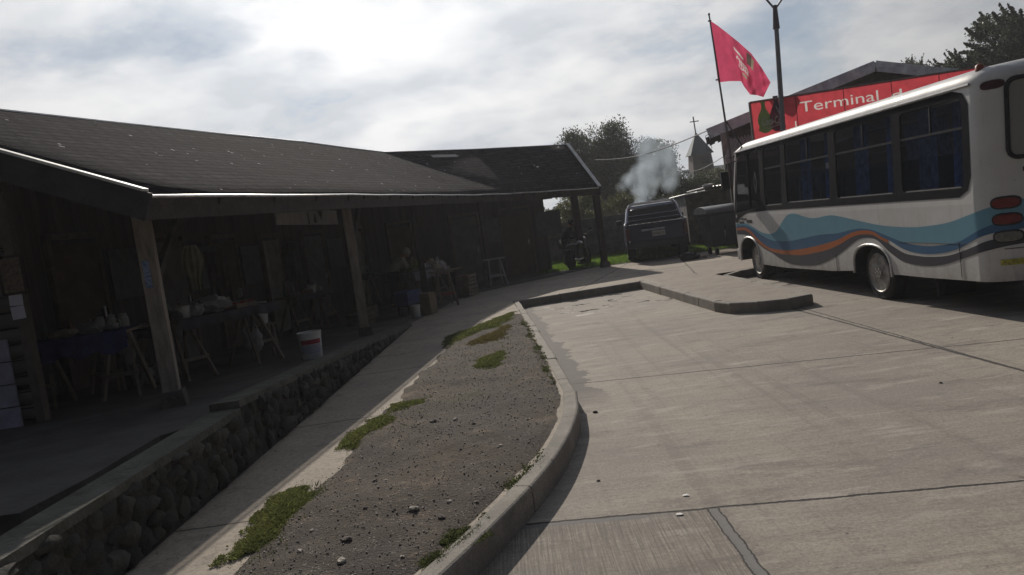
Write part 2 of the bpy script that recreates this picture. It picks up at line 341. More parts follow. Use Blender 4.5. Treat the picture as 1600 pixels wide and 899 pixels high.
def plank_mat(name, c1, c2, axis_scale=(1, 1, 1), pitch=.14, vertical=True):
    M, nt, b, out = nmat(name)
    uv = nd(nt, 'ShaderNodeTexCoord').outputs['Object']; sp = nd(nt, 'ShaderNodeSeparateXYZ'); nt.links.new(uv, sp.inputs[0])
    src = mth(nt, 'ADD', sp.outputs[0], sp.outputs[1]) if vertical else sp.outputs[2]
    q = mth(nt, 'DIVIDE', src, pitch); fr = mth(nt, 'FRACT', q); fl = mth(nt, 'FLOOR', q)
    wn = nd(nt, 'ShaderNodeTexWhiteNoise'); wn.noise_dimensions = '1D'; nt.links.new(fl, wn.inputs['W'])
    c = mixc(nt, wn.outputs['Value'], c1, c2)
    st = (8, 8, .8) if vertical else (.8, .8, 8)
    c = mixc(nt, rng(nt, noise_n(nt, mapped(nt, uv, st), 3, 5, .7), .35, .7, 0, .6), c, tuple(x*.45 for x in c1))
    gap = rng(nt, mth(nt, 'ABSOLUTE', mth(nt, 'SUBTRACT', fr, .5)), .45, .49)
    c = mixc(nt, gap, c, (.008, .007, .006))
    nt.links.new(c, b.inputs['Base Color']); b.inputs['Roughness'].default_value = .85
    bumpn(nt, b, mth(nt, 'ADD', mth(nt, 'MULTIPLY', gap, -1), noise_n(nt, mapped(nt, uv, st), 5, 4)), .6, .015)
    return M
def leaf_mat(name, c1, c2, trans=.35):
    M, nt, b, out = nmat(name)
    tc = nd(nt, 'ShaderNodeTexCoord').outputs['Object']
    c = mixc(nt, rng(nt, noise_n(nt, tc, 1.1, 4, .7), .35, .65), c1, c2)
    gi = nd(nt, 'ShaderNodeNewGeometry').outputs['Random Per Island']; c = mixc(nt, rng(nt, gi, .55, 1, 0, .85), c, tuple(min(1, x*1.9) for x in c1)); c = mixc(nt, rng(nt, gi, .35, 0, 0, .8), c, tuple(x*.45 for x in c2))
    nt.links.new(c, b.inputs['Base Color']); b.inputs['Roughness'].default_value = .55; b.inputs['Specular IOR Level'].default_value = .35
    tr = nd(nt, 'ShaderNodeBsdfTranslucent'); nt.links.new(c, tr.inputs[0]); ms = nd(nt, 'ShaderNodeMixShader'); ms.inputs[0].default_value = trans
    nt.links.new(b.outputs[0], ms.inputs[1]); nt.links.new(tr.outputs[0], ms.inputs[2]); nt.links.new(ms.outputs[0], out.inputs[0])
    return M
def glass_mat(name, tint=(.10, .12, .14), alpha=.5, rough=.05):
    M, nt, b, out = nmat(name)
    b.inputs['Base Color'].default_value = (*tint, 1); b.inputs['Roughness'].default_value = rough; b.inputs['Specular IOR Level'].default_value = .5
    tr = nd(nt, 'ShaderNodeBsdfTransparent'); tr.inputs[0].default_value = (.72, .76, .80, 1)
    ms = nd(nt, 'ShaderNodeMixShader'); ms.inputs[0].default_value = alpha
    nt.links.new(tr.outputs[0], ms.inputs[1]); nt.links.new(b.outputs[0], ms.inputs[2]); nt.links.new(ms.outputs[0], out.inputs[0])
    return M
concrete_slab(); pavement_mat(); dirt_mat(); kerb_mat(); stone_wall_mat(); shingle_mat()
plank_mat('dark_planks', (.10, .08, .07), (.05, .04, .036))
plank_mat('log_siding', (.16, .14, .13), (.11, .095, .09), pitch=.16, vertical=False)
def grimy(name, c1, c2, rough, coat, z0, z1):
    M, nt, b, out = nmat(name); tc = nd(nt, 'ShaderNodeTexCoord').outputs['Object']; sp = nd(nt, 'ShaderNodeSeparateXYZ'); nt.links.new(tc, sp.inputs[0])
    c = mixc(nt, rng(nt, noise_n(nt, tc, 1.4, 5, .6), .35, .65), c1, c2)
    run = noise_n(nt, mapped(nt, tc, (9, 9, .5)), 1.2, 6, .75); blot = noise_n(nt, tc, 5, 7, .8)
    low = rng(nt, sp.outputs[2], z0, z1, 1, 0)
    g_ = mth(nt, 'ADD', mth(nt, 'MULTIPLY', mth(nt, 'MULTIPLY', low, low), rng(nt, blot, .30, .65, .15, 1)), mth(nt, 'MULTIPLY', rng(nt, run, .55, .75, 0, .45), rng(nt, sp.outputs[2], 2.7, 1.0, .4, 1)))
    c = mixc(nt, mth(nt, 'MINIMUM', g_, .85), c, (.20, .175, .15)); spk = noise_n(nt, tc, 38, 2, .5); c = mixc(nt, rng(nt, spk, .70, .76, 0, .6), c, (.16, .12, .10))
    nt.links.new(c, b.inputs['Base Color']); nt.links.new(rng(nt, g_, 0, 1, rough, .8), b.inputs['Roughness']); b.inputs['Coat Weight'].default_value = coat
    bumpn(nt, b, noise_n(nt, tc, 2.2, 3, .5), .12, .03); return M
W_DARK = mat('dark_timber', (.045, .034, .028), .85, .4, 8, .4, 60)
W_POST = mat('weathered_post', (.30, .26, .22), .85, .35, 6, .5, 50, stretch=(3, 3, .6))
W_PALE = mat('pale_timber', (.20, .165, .13), .8, .3, 6, .3, 50)
WHITE_P = mat('white_paint', (.72, .72, .70), .5, .18, 5, .1, 40)
WOOD_WHITE = mat('whitewashed_wood', (.5, .48, .45), .8, .3, 7, .2, 50)
GALV = mat('galvanised_steel', (.45, .45, .46), .35, .2, 6, .05, 30, metal=.9)
DARKMETAL = mat('dark_metal', (.05, .05, .055), .5, .2, 6, metal=.5)
RUBBER = mat('rubber', (.02, .02, .021), .85, .3, 20, .2, 80)
BLACKP = mat('black_plastic', (.022, .022, .024), .5, .2, 10)
CHROME = mat('chrome', (.65, .65, .66), .18, .1, 8, metal=1)
PLASTIC_W = mat('white_plastic', (.72, .72, .70), .4, .08, 10)
# ------------------------------------------------------------------ world + sun
SUNV = Vector((-.28, 1.76, 1.0)).normalized()            # direction to the sun
el = math.asin(SUNV.z); az = math.atan2(SUNV.x, SUNV.y)
W = bpy.data.worlds.new('World'); S.world = W; W.use_nodes = True; nt = W.node_tree; nt.nodes.clear()
wo = nt.nodes.new('ShaderNodeOutputWorld')
sky = nd(nt, 'ShaderNodeTexSky', sky_type='NISHITA', sun_disc=False, sun_elevation=el, sun_rotation=az, air_density=1.0, dust_density=.2, ozone_density=4)
bg = nd(nt, 'ShaderNodeBackground', i_Strength=.07); nt.links.new(sky.outputs[0], bg.inputs[0])
tc = nd(nt, 'ShaderNodeTexCoord').outputs['Generated']
sp = nd(nt, 'ShaderNodeSeparateXYZ'); nt.links.new(tc, sp.inputs[0])
zz = mth(nt, 'ADD', mth(nt, 'MAXIMUM', sp.outputs[2], 0), .32)
px_ = mth(nt, 'DIVIDE', sp.outputs[0], zz); py_ = mth(nt, 'DIVIDE', sp.outputs[1], zz)
cb = nd(nt, 'ShaderNodeCombineXYZ'); nt.links.new(px_, cb.inputs[0]); nt.links.new(py_, cb.inputs[1]); cv = cb.outputs[0]
CL_OFF = (5.5, 8.8, 0)
cov = noise_n(nt, mapped(nt, cv, (1, 1.1, 1), .3, CL_OFF), 1.5, 9, .58, .1)
shd = noise_n(nt, mapped(nt, cv, (1, 1.1, 1), .3, (CL_OFF[0]+.06, CL_OFF[1]-.12, 0)), 2.6, 8, .56, .1)
elv = nd(nt, 'ShaderNodeSeparateXYZ'); nrm0 = nd(nt, 'ShaderNodeVectorMath', operation='NORMALIZE'); nt.links.new(tc, nrm0.inputs[0]); nt.links.new(nrm0.outputs[0], elv.inputs[0])
bias = mth(nt, 'ADD', rng(nt, elv.outputs[2], .08, .2, .12, -.02), rng(nt, elv.outputs[2], .42, .7, 0, -.22))
cmask = rng(nt, mth(nt, 'ADD', cov, bias), .33, .46, .48, 1)
dt = nd(nt, 'ShaderNodeVectorMath', operation='DOT_PRODUCT'); nrm = nd(nt, 'ShaderNodeVectorMath', operation='NORMALIZE'); nt.links.new(tc, nrm.inputs[0]); nt.links.new(nrm.outputs[0], dt.inputs[0]); dt.inputs[1].default_value = SUNV
half = mth(nt, 'MULTIPLY', mth(nt, 'ADD', dt.outputs['Value'], 1), .5)
glow = mth(nt, 'ADD', .035, mth(nt, 'ADD', mth(nt, 'MULTIPLY', mth(nt, 'POWER', half, 4.0), .55), mth(nt, 'MULTIPLY', mth(nt, 'POWER', half, 40), .25)))
ccol = mixc(nt, rng(nt, shd, .40, .62), (1.0, 1.0, 1.0), (.68, .715, .76))
bgc = nd(nt, 'ShaderNodeBackground'); nt.links.new(ccol, bgc.inputs[0]); nt.links.new(mth(nt, 'MULTIPLY', glow, 2.4), bgc.inputs[1])
mx = nd(nt, 'ShaderNodeMixShader'); nt.links.new(cmask, mx.inputs[0]); nt.links.new(bg.outputs[0], mx.inputs[1]); nt.links.new(bgc.outputs[0], mx.inputs[2]); nt.links.new(mx.outputs[0], wo.inputs[0])
sl = bpy.data.lights.new('sun', 'SUN'); sl.energy = 5.0; sl.angle = math.radians(.6); sl.color = (1, .915, .80)
so = bpy.data.objects.new('sun', sl); C.objects.link(so); so.rotation_euler = SUNV.to_track_quat('Z', 'Y').to_euler(); so.location = (0, 0, 12)
S.view_settings.view_transform = 'Standard'; S.view_settings.look = 'None'; S.view_settings.gamma = 1; S.view_settings.exposure = -.55
S.render.engine = 'CYCLES'; S.cycles.volume_step_rate = 2; S.cycles.transparent_max_bounces = 16; S.cycles.max_bounces = 6
S.render.resolution_x = 1024; S.render.resolution_y = 575
# ------------------------------------------------------------------ setting
def catmull(pts, n=6):
    P = [Vector((*p, 0)) if len(p) == 2 else Vector(p) for p in pts]; P = [2*P[0]-P[1]]+P+[2*P[-1]-P[-2]]; out = []
    for i in range(1, len(P)-2):
        for k in range(n):
            t = k/n; a, b, c, d = P[i-1:i+3]
            out.append(.5*((2*b)+(-a+c)*t+(2*a-5*b+4*c-d)*t*t+(-a+3*b-3*c+d)*t**3))
    out.append(P[-2]); return out
def F(y):                                   # market floor level
    return float(np.interp(y, [6, 7.5, 12.9, 16], [.55, .5, .3, .18]))
ground = MB(); ground.add([(-600, -200, -.05), (600, -200, -.05), (600, 900, -.05), (-600, 900, -.05)], [(0, 1, 2, 3)])
tag(ground.build('ground', mat('ground_soil', (.11, .10, .06), .95, .4, .5)), kind='structure')
sl_ = MB(); sl_.add([(-3.4, -4, 0), (30, -4, 0), (30, 17.6, 0), (-3.4, 17.6, 0)], [(0, 1, 2, 3)])
tag(sl_.build('road', MATS['concrete_slab']), kind='structure')
kerbA = catmull([(-2.6, .9), (-2.0, 1.6), (-1.2, 2.5), (-.54, 3.64), (.08, 5.1), (.38, 6.3), (.47, 7.25)], 8)
kerbB = [Vector((.468, 7.27, 0)), Vector((.34, 11.2, 0)), Vector((.11, 16.62, 0))]
kerbC = [Vector((.11, 16.62, 0)), Vector((2.81, 17.1, 0))]
kerbD = [Vector(p) for p in [(2.81, 17.1, 0), (3.1, 12.15, 0)]]
kerbE = catmull([(3.1, 12.15), (3.2, 11.75), (3.55, 11.45), (4.02, 11.3), (4.3, 11.32), (4.43, 11.6), (4.46, 12.3)], 5)
kerbF = [Vector((4.46, 12.3, 0)), Vector((4.42, 16.35, 0)), Vector((6, 16.5, 0)), Vector((30, 17.4, 0))]
def resample(path, L):
    out = [path[0]]; acc = 0
    segs = [(path[i], path[i+1]) for i in range(len(path)-1)]; tot = sum((b-a).length for a, b in segs); n = max(1, round(tot/L)); step = tot/n; tgt = step
    pos = 0
    for a, b in segs:
        l = (b-a).length
        while tgt <= pos+l+1e-6 and len(out) < n+1:
            out.append(a.lerp(b, min(1, (tgt-pos)/l))); tgt += step
        pos += l
    return out
def kerb_blocks(mb, path, w, z1, L, gap=.006, fine=None):
    P = resample(path, L)
    nrm = []
    for i in range(len(P)):
        d = (P[min(i+1, len(P)-1)]-P[max(0, i-1)]).normalized(); nrm.append(Vector((-d.y, d.x, 0)))
    for i in range(len(P)-1):
        a, b = P[i], P[i+1]; na, nb = nrm[i], nrm[i+1]; d = (b-a).normalized()*gap
        jz = random.uniform(-.004, .004) if gap else 0; jx = random.uniform(-.006, .006) if gap else 0
        r = .02
        def prof(p, n):
            p = p-n*jx
            return [p+Vector((0, 0, -.04)), p+Vector((0, 0, z1-r+jz)), p+n*r*.4+Vector((0, 0, z1-r*.35+jz)), p+n*r+Vector((0, 0, z1+jz)), p+n*(w-.01)+Vector((0, 0, z1+jz)), p+n*w+Vector((0, 0, z1-.01+jz)), p+n*w+Vector((0, 0, -.04))]
        A = prof(a+d, na); B = prof(b-d, nb); k = len(A)
        fs = [(j, j+1, j+1+k, j+k) for j in range(k-1)]
        if gap: fs += [tuple(range(k)), tuple(range(k, 2*k))]
        mb.add(A+B, fs)
kb = MB()
for i0 in range(0, len(kerbA)-1, 10):
    seg = [p.copy() for p in kerbA[i0:i0+11]]
    if len(seg) < 2: break
    seg[0] = seg[0]+(seg[1]-seg[0]).normalized()*.005; seg[-1] = seg[-1]-(seg[-1]-seg[-2]).normalized()*.005; kerb_blocks(kb, seg, .13, .175, .12, 0)
kerb_blocks(kb, kerbB, .12, .165, .62); kerb_blocks(kb, kerbC, .14, .165, .9); kerb_blocks(kb, kerbD, .13, .165, .85); kerb_blocks(kb, kerbE, .13, .165, .42, .002); kerb_blocks(kb, kerbF, .13, .165, .9)
tag(kb.build('kerb', MATS['kerb_concrete']), kind='structure')
# raised pavement (one sheet inside the kerbs)
def inset(path, w):
    out = []
    for i in range(len(path)):
        d = (path[min(i+1, len(path)-1)]-path[max(0, i-1)]).normalized(); out.append(path[i]+Vector((-d.y, d.x, 0))*w)
    return out
pav = [(-14, 1.0)]+[(p.x, p.y) for p in inset(kerbA, .12)[::3]]+[(.35, 7.7), (.235, 11.2), (-.03, 16.75), (2.9, 17.28), (3.22, 12.25), (3.32, 11.85), (3.6, 11.58), (4.02, 11.43), (4.25, 11.45), (4.31, 11.65), (4.34, 12.3), (4.3, 16.47), (6, 16.62), (30, 17.52), (30, 70), (-14, 70)]
pv = MB(); tri = tessellate_polygon([[Vector((*p, 0)) for p in pav]]); pv.add([(p[0], p[1], .158) for p in pav], [tuple(t) for t in tri])
tag(pv.build('pavement', MATS['pavement_concrete']), kind='structure')
# dirt bed
DP = np.array([(-3.4, .95), (-2.2, 2.6), (-1.86, 4.14), (-1.66, 5.4), (-1.6, 6.6), (-1.36, 9), (-1.12, 11.9), (-.75, 13.0), (-.12, 14.25), (.12, 14.25), (.235, 11.2), (.35, 7.7), (.35, 7.25), (.27, 6.34), (-.03, 5.16), (-.64, 3.71), (-1.28, 2.60), (-2.08, 1.70), (-2.6, .95)])
def poly_sd(px, py, poly):
    d = np.full(px.shape, 1e9); ins = np.zeros(px.shape, bool); n = len(poly)
    for i in range(n):
        a = poly[i]; b = poly[(i+1) % n]; e = b-a; wx = px-a[0]; wy = py-a[1]; t = np.clip((wx*e[0]+wy*e[1])/(e@e), 0, 1)
        d = np.minimum(d, (wx-e[0]*t)**2+(wy-e[1]*t)**2)
        cnd = ((a[1] > py) != (b[1] > py)) & (px < (b[0]-a[0])*(py-a[1])/(b[1]-a[1]+1e-12)+a[0]); ins ^= cnd
    return np.where(ins, 1, -1)*np.sqrt(d)
def dirt_z(x, y, sd):
    nz = noise.noise(Vector((x*1.3, y*1.3, 0)))*.03+noise.noise(Vector((x*5, y*5, 3)))*.010+noise.noise(Vector((x*17, y*17, 5)))*.003
    ex = noise.noise(Vector((x*3, y*3, 9)))*.10
    k = min(1, max(0, (sd+.02+ex)/.25)); kr = 1 if (x > np.interp(y, [2, 5, 9, 14], [-1.6, -.6, -.3, -.4])) else 0
    
    if kr: k2 = min(1, max(0, sd/.12)); return .15+.03*k2+nz*k2*1.1
    return .135+.05*k+nz*(.25+k)
g = .045; xs = np.arange(-3.5, .5, g); ys = np.arange(.9, 14.5, g*1.4); X, Y = np.meshgrid(xs, ys); SD = poly_sd(X, Y, DP)
idx = -np.ones(X.shape, int); vs = []
for j in range(X.shape[0]):
    for i in range(X.shape[1]):
        if SD[j, i] > (-.1 if X[j, i] < np.interp(Y[j, i], [2, 5, 9, 14], [-1.6, -.6, -.3, -.4]) else -.10):
            idx[j, i] = len(vs); vs.append((X[j, i], Y[j, i], dirt_z(X[j, i], Y[j, i], SD[j, i])))
fs = []
for j in range(X.shape[0]-1):
    for i in range(X.shape[1]-1):
        q = (idx[j, i], idx[j, i+1], idx[j+1, i+1], idx[j+1, i])
        if min(q) >= 0: fs.append(q)
me = bpy.data.meshes.new('dirt_bed'); me.from_pydata(vs, [], fs); tag(link('dirt_bed', me, MATS['gravelly_dirt'], smooth=True), kind='structure')
# pebbles: one stuff mesh
def scatter_mesh(name, base_v, base_f, P, Sc, mat_, seed=0, full=True):
    rg = np.random.default_rng(seed); n = len(P); bv = np.array(base_v); nv = len(bv)
    q = rg.normal(size=(n, 4)); q /= np.linalg.norm(q, axis=1)[:, None]
    w, x, y, z = q.T
    R = np.stack([1-2*(y*y+z*z), 2*(x*y-z*w), 2*(x*z+y*w), 2*(x*y+z*w), 1-2*(x*x+z*z), 2*(y*z-x*w), 2*(x*z-y*w), 2*(y*z+x*w), 1-2*(x*x+y*y)], 1).reshape(n, 3, 3)
    V = np.einsum('nij,nkj->nki', R, bv[None]*(Sc if Sc.ndim == 2 else Sc[:, None])[:, None, :]) + P[:, None, :]
    fl = np.array(base_f); nf = len(fl); k = fl.shape[1]
    Fa = (fl[None]+(np.arange(n)*nv)[:, None, None]).reshape(-1)
    me = bpy.data.meshes.new(name); me.vertices.add(n*nv); me.vertices.foreach_set('co', V.reshape(-1).astype(np.float32))
    me.loops.add(len(Fa)); me.loops.foreach_set('vertex_index', Fa.astype(np.int32)); me.polygons.add(n*nf)
    me.polygons.foreach_set('loop_start', np.arange(0, n*nf*k, k, dtype=np.int32)); me.update(calc_edges=True); me.validate()
    return link(name, me, mat_)
ico_v = []; ico_f = []
bm = bmesh.new(); bmesh.ops.create_icosphere(bm, subdivisions=1, radius=1); ico_v = [tuple(v.co) for v in bm.verts]; ico_f = [tuple(v.index for v in f.verts) for f in bm.faces]; bm.free()
def in_bed(n, seed, ymin=2.5, ymax=14.2, pw=1):
    rg = np.random.default_rng(seed); out = []
    while len(out) < n:
        y = ymin+(ymax-ymin)*rg.random(n)**pw; x = -2.6+3.1*rg.random(n); sd = poly_sd(x, y, DP); k = sd > .04
        out += [(a, b, c) for a, b, c in zip(x[k], y[k], sd[k])]
    return out[:n]
peb = in_bed(7000, 5, pw=1.5); rg = np.random.default_rng(2)
sz = .003+.0055*rg.random(7000)**4
P_ = np.array([(a, b, dirt_z(a, b, c)+s*.35) for (a, b, c), s in zip(peb, sz)]); Sc = sz[:, None]*np.array([1.3, 1, .6])*(.7+.6*rg.random((7000, 3)))
PEB = mat('pebble_stone', (.42, .39, .35), .8, .4, 3, col2=(.12, .10, .09))
tag(scatter_mesh('gravel', ico_v, ico_f, P_, Sc, PEB, 3), kind='stuff', label='small pale pebbles scattered over the dirt bed', cat='gravel')
# bigger loose stones
stones = [(818, 632, .05), (652, 800, .035), (678, 662, .035), (712, 661, .04), (742, 664, .03), (786, 700, .028), (648, 520, .0)]
spx = [(678, 664, .045), (712, 660, .04), (655, 668, .022), (741, 667, .03), (783, 701, .026), (825, 657, .025), (587, 755, .032), (648, 800, .045), (702, 787, .028), (690, 811, .04), (603, 754, .02), (535, 884, .045), (543, 850, .05), (488, 836, .02), (629, 875, .02), (572, 803, .022), (470, 870, .03), (745, 787, .02), (720, 706, .02), (830, 612, .02)]
for i, (sx, sy, r) in enumerate(spx):
    p = gz(sx, sy, .17); sdv = float(poly_sd(np.array([p.x]), np.array([p.y]), DP)[0]); z = dirt_z(p.x, p.y, sdv)
    mb = MB(); r *= .72; mb.blob((0, 0, r*.2), (r*1.0, r*.75, r*.45), 2, .28, i)
    o = mb.build('stone', mat('bed_stone', (.40, .36, .31), .85, .3, 20, .4, 60) if i % 3 else mat('bed_stone_dark', (.12, .10, .09), .9, .3, 20, .4, 60))
    o.location = (p.x, p.y, z); o.rotation_euler = (0, 0, i*1.3)
    if i % 3: tag(o, 'pale angular stone lying loose on the gravelly dirt bed', 'stone', 'loose stones on the dirt bed')
    else: tag(o, 'dark angular stone lying loose on the gravelly dirt bed', 'stone', 'dark stones on the dirt bed')
# little white stick
p = gz(555, 776, .19); one('stick', WHITE_P, 'thin white stick lying on the dirt bed', 'stick', MB().tube([(-.035, -.03, 0), (.03, .035, .006)], .0035, 5), (p.x, p.y, .185))
# grass / moss patches
def grass(name, polys_px, n, h, mat_, seed, z0=.17, label=None, w=.006, zf=None, maxh=None, kind='stuff'):
    rg = np.random.default_rng(seed); P = []
    for poly, share in polys_px:
        pg = np.array([tuple(gz(a, b, z0).xy) for a, b in poly]); lo = pg.min(0); hi = pg.max(0); need = int(n*share); got = []; 
        while len(got) < need:
            q = lo+(hi-lo)*rg.random((need*2, 2)); sd = poly_sd(q[:, 0], q[:, 1], pg)
            r = rg.random(len(q)); lim = .13
            for a, s_, rr in zip(q, sd, r):
                ns = noise.noise(Vector((a[0]*6, a[1]*6, seed)))*.16+noise.noise(Vector((a[0]*23, a[1]*23, seed)))*.07
                if s_+ns > -.02 and (s_+ns > lim or rr < (s_+ns+.04)/(lim+.04)): got.append((a[0], a[1], min(1, max(.25, (s_+.05)/.25))))
        P += got[:need]
    n = len(P); P = np.array(P); base = np.zeros((n, 3)); base[:, :2] = P[:, :2]
    for i in range(n):
        base[i, 2] = zf(P[i, 0], P[i, 1]) if zf else z0-.02
    ang = rg.random(n)*2*PI; hh = h*(.5+rg.random(n))*P[:, 2]; ww = w*(.6+.8*rg.random(n)); tilt = rg.normal(size=(n, 2))*.45
    dx = np.cos(ang)*ww; dy = np.sin(ang)*ww
    V = np.zeros((n, 4, 3)); V[:, 0] = base; V[:, 0, 0] -= dx; V[:, 0, 1] -= dy; V[:, 1] = base; V[:, 1, 0] += dx; V[:, 1, 1] += dy
    mid = base.copy(); mid[:, 0] += tilt[:, 0]*hh*.4; mid[:, 1] += tilt[:, 1]*hh*.4; mid[:, 2] += hh*.6
    V[:, 2] = mid; V[:, 2, 0] += dx*.7; V[:, 2, 1] += dy*.7; tip = base.copy(); tip[:, 0] += tilt[:, 0]*hh*1.1; tip[:, 1] += tilt[:, 1]*hh*1.1; tip[:, 2] += hh; V[:, 3] = tip
    fs_ = np.array([(0, 1, 2), (0, 2, 3)]); Fa = (fs_[None]+(np.arange(n)*4)[:, None, None]).reshape(-1, 3)
    me = bpy.data.meshes.new(name); me.from_pydata(V.reshape(-1, 3).tolist(), [], Fa.tolist())
    o = link(name, me, mat_); return tag(o, label, 'grass', kind='stuff')
def bedz(x, y):
    return .165
leaf_mat('moss_green', (.15, .165, .055), (.10, .115, .045), .45); leaf_mat('dry_grass', (.20, .17, .07), (.12, .10, .045), .3); leaf_mat('lawn_green', (.15, .24, .04), (.10, .17, .03), .5); leaf_mat('weed_green', (.10, .115, .045), (.06, .07, .03), .4)
grass('grass', [([(344, 890), (372, 845), (400, 800), (425, 775), (470, 760), (497, 768), (492, 790), (460, 815), (430, 845), (398, 862)], 1)], 26000, .04, MATS['moss_green'], 1, label='low bright green ground cover at the near left edge of the dirt bed', zf=bedz, w=.004)
grass('grass', [([(525, 702), (535, 685), (580, 655), (620, 640), (628, 655), (600, 675), (560, 700)], .6), ([(600, 650), (610, 632), (670, 622), (672, 632), (640, 645)], .4)], 15000, .042, MATS['moss_green'], 2, label='low green ground cover along the middle left edge of the dirt bed', zf=bedz, w=.005)
grass('grass', [([(736, 575), (745, 560), (790, 546), (796, 556), (775, 575)], 1)], 6000, .035, MATS['moss_green'], 3, label='round green tuft in the upper middle of the dirt bed', zf=bedz, w=.007)
grass('grass', [([(690, 535), (700, 525), (730, 515), (800, 487), (812, 500), (790, 505), (740, 528), (705, 545)], 1)], 14000, .045, MATS['moss_green'], 4, label='green grass strip across the far end of the dirt bed', zf=bedz, w=.008)
grass('grass', [([(715, 540), (745, 527), (795, 505), (815, 515), (780, 530), (730, 548)], 1)], 9000, .03, MATS['dry_grass'], 5, label='dry yellow grass behind the green strip at the far end of the bed', zf=bedz, w=.007)
grass('grass', [([(815, 545), (845, 540), (868, 600), (850, 590)], .45), ([(812, 500), (824, 505), (842, 545), (826, 540)], .3), ([(690, 835), (735, 822), (725, 845), (695, 850)], .12), ([(775, 768), (820, 735), (855, 700), (862, 706), (815, 757)], .13)], 4200, .04, MATS['weed_green'], 6, label='dark weeds growing along the inner side of the curved kerb', zf=bedz, w=.009)
grass('grass', [([(640, 880), (700, 850), (760, 800), (780, 810), (690, 885)], 1)], 2500, .03, MATS['weed_green'], 7, label='thin sparse weeds beside the near kerb', zf=bedz, w=.005)
# lawn beyond the pavement
lw = MB(); lw.add([(-6, 23.75, .175), (3.4, 23.45, .175), (9, 23.6, .175), (20, 23.8, .175), (20, 60, .175), (-6, 60, .175)], [(0, 1, 2, 3, 4, 5)])
tag(lw.build('lawn', mat('lawn_soil', (.10, .15, .035), .95, .4, 3)), kind='structure')
rg = np.random.default_rng(9); n = 42000; bx = 1.0+8.5*rg.random(n); by = 23.6+5.4*rg.random(n)
ang = rg.random(n)*PI; hh = .05+.06*rg.random(n); V = np.zeros((n, 3, 3)); V[:, :, 0] = bx[:, None]; V[:, :, 1] = by[:, None]; V[:, :, 2] = .17
V[:, 0, 0] -= np.cos(ang)*.012; V[:, 0, 1] -= np.sin(ang)*.012; V[:, 1, 0] += np.cos(ang)*.012; V[:, 1, 1] += np.sin(ang)*.012; V[:, 2, 2] += hh; V[:, 2, :2] += rg.normal(size=(n, 2))*.03
me = bpy.data.meshes.new('grass'); me.from_pydata(V.reshape(-1, 3).tolist(), [], np.arange(n*3).reshape(-1, 3).tolist())
tag(link('grass', me, MATS['lawn_green']), 'bright green lawn grass in front of the concrete fence', 'grass', kind='stuff')
# ------------------------------------------------------------------ retaining wall
def island_mat(name, c1, c2):
    M, nt, b, out = nmat(name); gi = nd(nt, 'ShaderNodeNewGeometry').outputs['Random Per Island']; tc = nd(nt, 'ShaderNodeTexCoord').outputs['Object']
    c = mixc(nt, mth(nt, 'POWER', gi, 2.2), c1, c2); c = mixc(nt, rng(nt, noise_n(nt, tc, 25, 5, .75), .35, .65, 0, .7), c, tuple(x*.5 for x in c1)); c = mixc(nt, rng(nt, noise_n(nt, tc, 3, 5, .7), .5, .65, 0, .6), c, (.045, .05, .03))
    nt.links.new(c, b.inputs['Base Color']); b.inputs['Roughness'].default_value = .9; bumpn(nt, b, noise_n(nt, tc, 30, 5, .75), .8, .02); return M
island_mat('wall_stones', (.032, .03, .028), (.12, .11, .095))
rw = thing('retaining_wall', 'low rubble stone retaining wall with concrete cap between the sunken path and the market floor', 'wall', (-2.4, 6, .16))
WX = lambda y: float(np.interp(y, [1, 4.24, 8.33, 12, 15.3], [-2.5, -2.38, -2.22, -2.09, -1.96]))
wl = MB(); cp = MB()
y0 = 1.0
ysw = [1.0+.35*i for i in range(15)]+[6.18]
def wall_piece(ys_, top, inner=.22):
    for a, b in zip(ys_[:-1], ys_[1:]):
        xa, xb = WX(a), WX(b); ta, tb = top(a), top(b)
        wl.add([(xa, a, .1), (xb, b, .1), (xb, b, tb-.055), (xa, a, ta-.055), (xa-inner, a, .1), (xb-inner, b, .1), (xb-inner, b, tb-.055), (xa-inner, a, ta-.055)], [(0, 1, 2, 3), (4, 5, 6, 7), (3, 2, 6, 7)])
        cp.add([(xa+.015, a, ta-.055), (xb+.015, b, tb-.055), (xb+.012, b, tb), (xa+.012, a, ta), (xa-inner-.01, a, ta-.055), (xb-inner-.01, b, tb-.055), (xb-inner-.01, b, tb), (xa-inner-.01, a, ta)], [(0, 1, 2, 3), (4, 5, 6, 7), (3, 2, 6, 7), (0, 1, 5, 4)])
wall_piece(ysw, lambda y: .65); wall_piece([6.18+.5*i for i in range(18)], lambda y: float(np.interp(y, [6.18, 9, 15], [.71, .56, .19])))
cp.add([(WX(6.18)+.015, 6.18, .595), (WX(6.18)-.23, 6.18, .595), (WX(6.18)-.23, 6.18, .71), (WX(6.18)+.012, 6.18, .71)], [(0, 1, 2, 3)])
wl.build('wall_face', mat('wall_mortar', (.045, .042, .038), .95, .5, 8, .9, 25), rw, world=True)
st_ = MB(); rs_ = random.Random(8); y = 1.6
while y < 13.5:
    xw = WX(y); ztp = (.65 if y < 6.18 else float(np.interp(y, [6.18, 9, 15], [.71, .56, .19])))-.06; z = .16
    while z < ztp-.03:
        h_ = rs_.uniform(.05, .10); h_ = min(h_, (ztp-z)/2+.02); l_ = rs_.uniform(.06, .13)
        st_.blob((xw+rs_.uniform(-.03, .0), y+rs_.uniform(-.05, .05), z+h_), (.055, l_, h_*.95), 2, .22, rs_.randint(0, 999), 2.2); z += h_*1.95
    y += rs_.uniform(.13, .2)
st_.build('stones', MATS['wall_stones'], rw, world=True, smooth=True); cp.build('cap', mat('shade_dark_cap', (.12, .115, .10), .9, .5, 5, .8, 30, col2=(.06, .06, .045)), rw, world=True)  # cap concrete darkened in its colour to stand in for shade
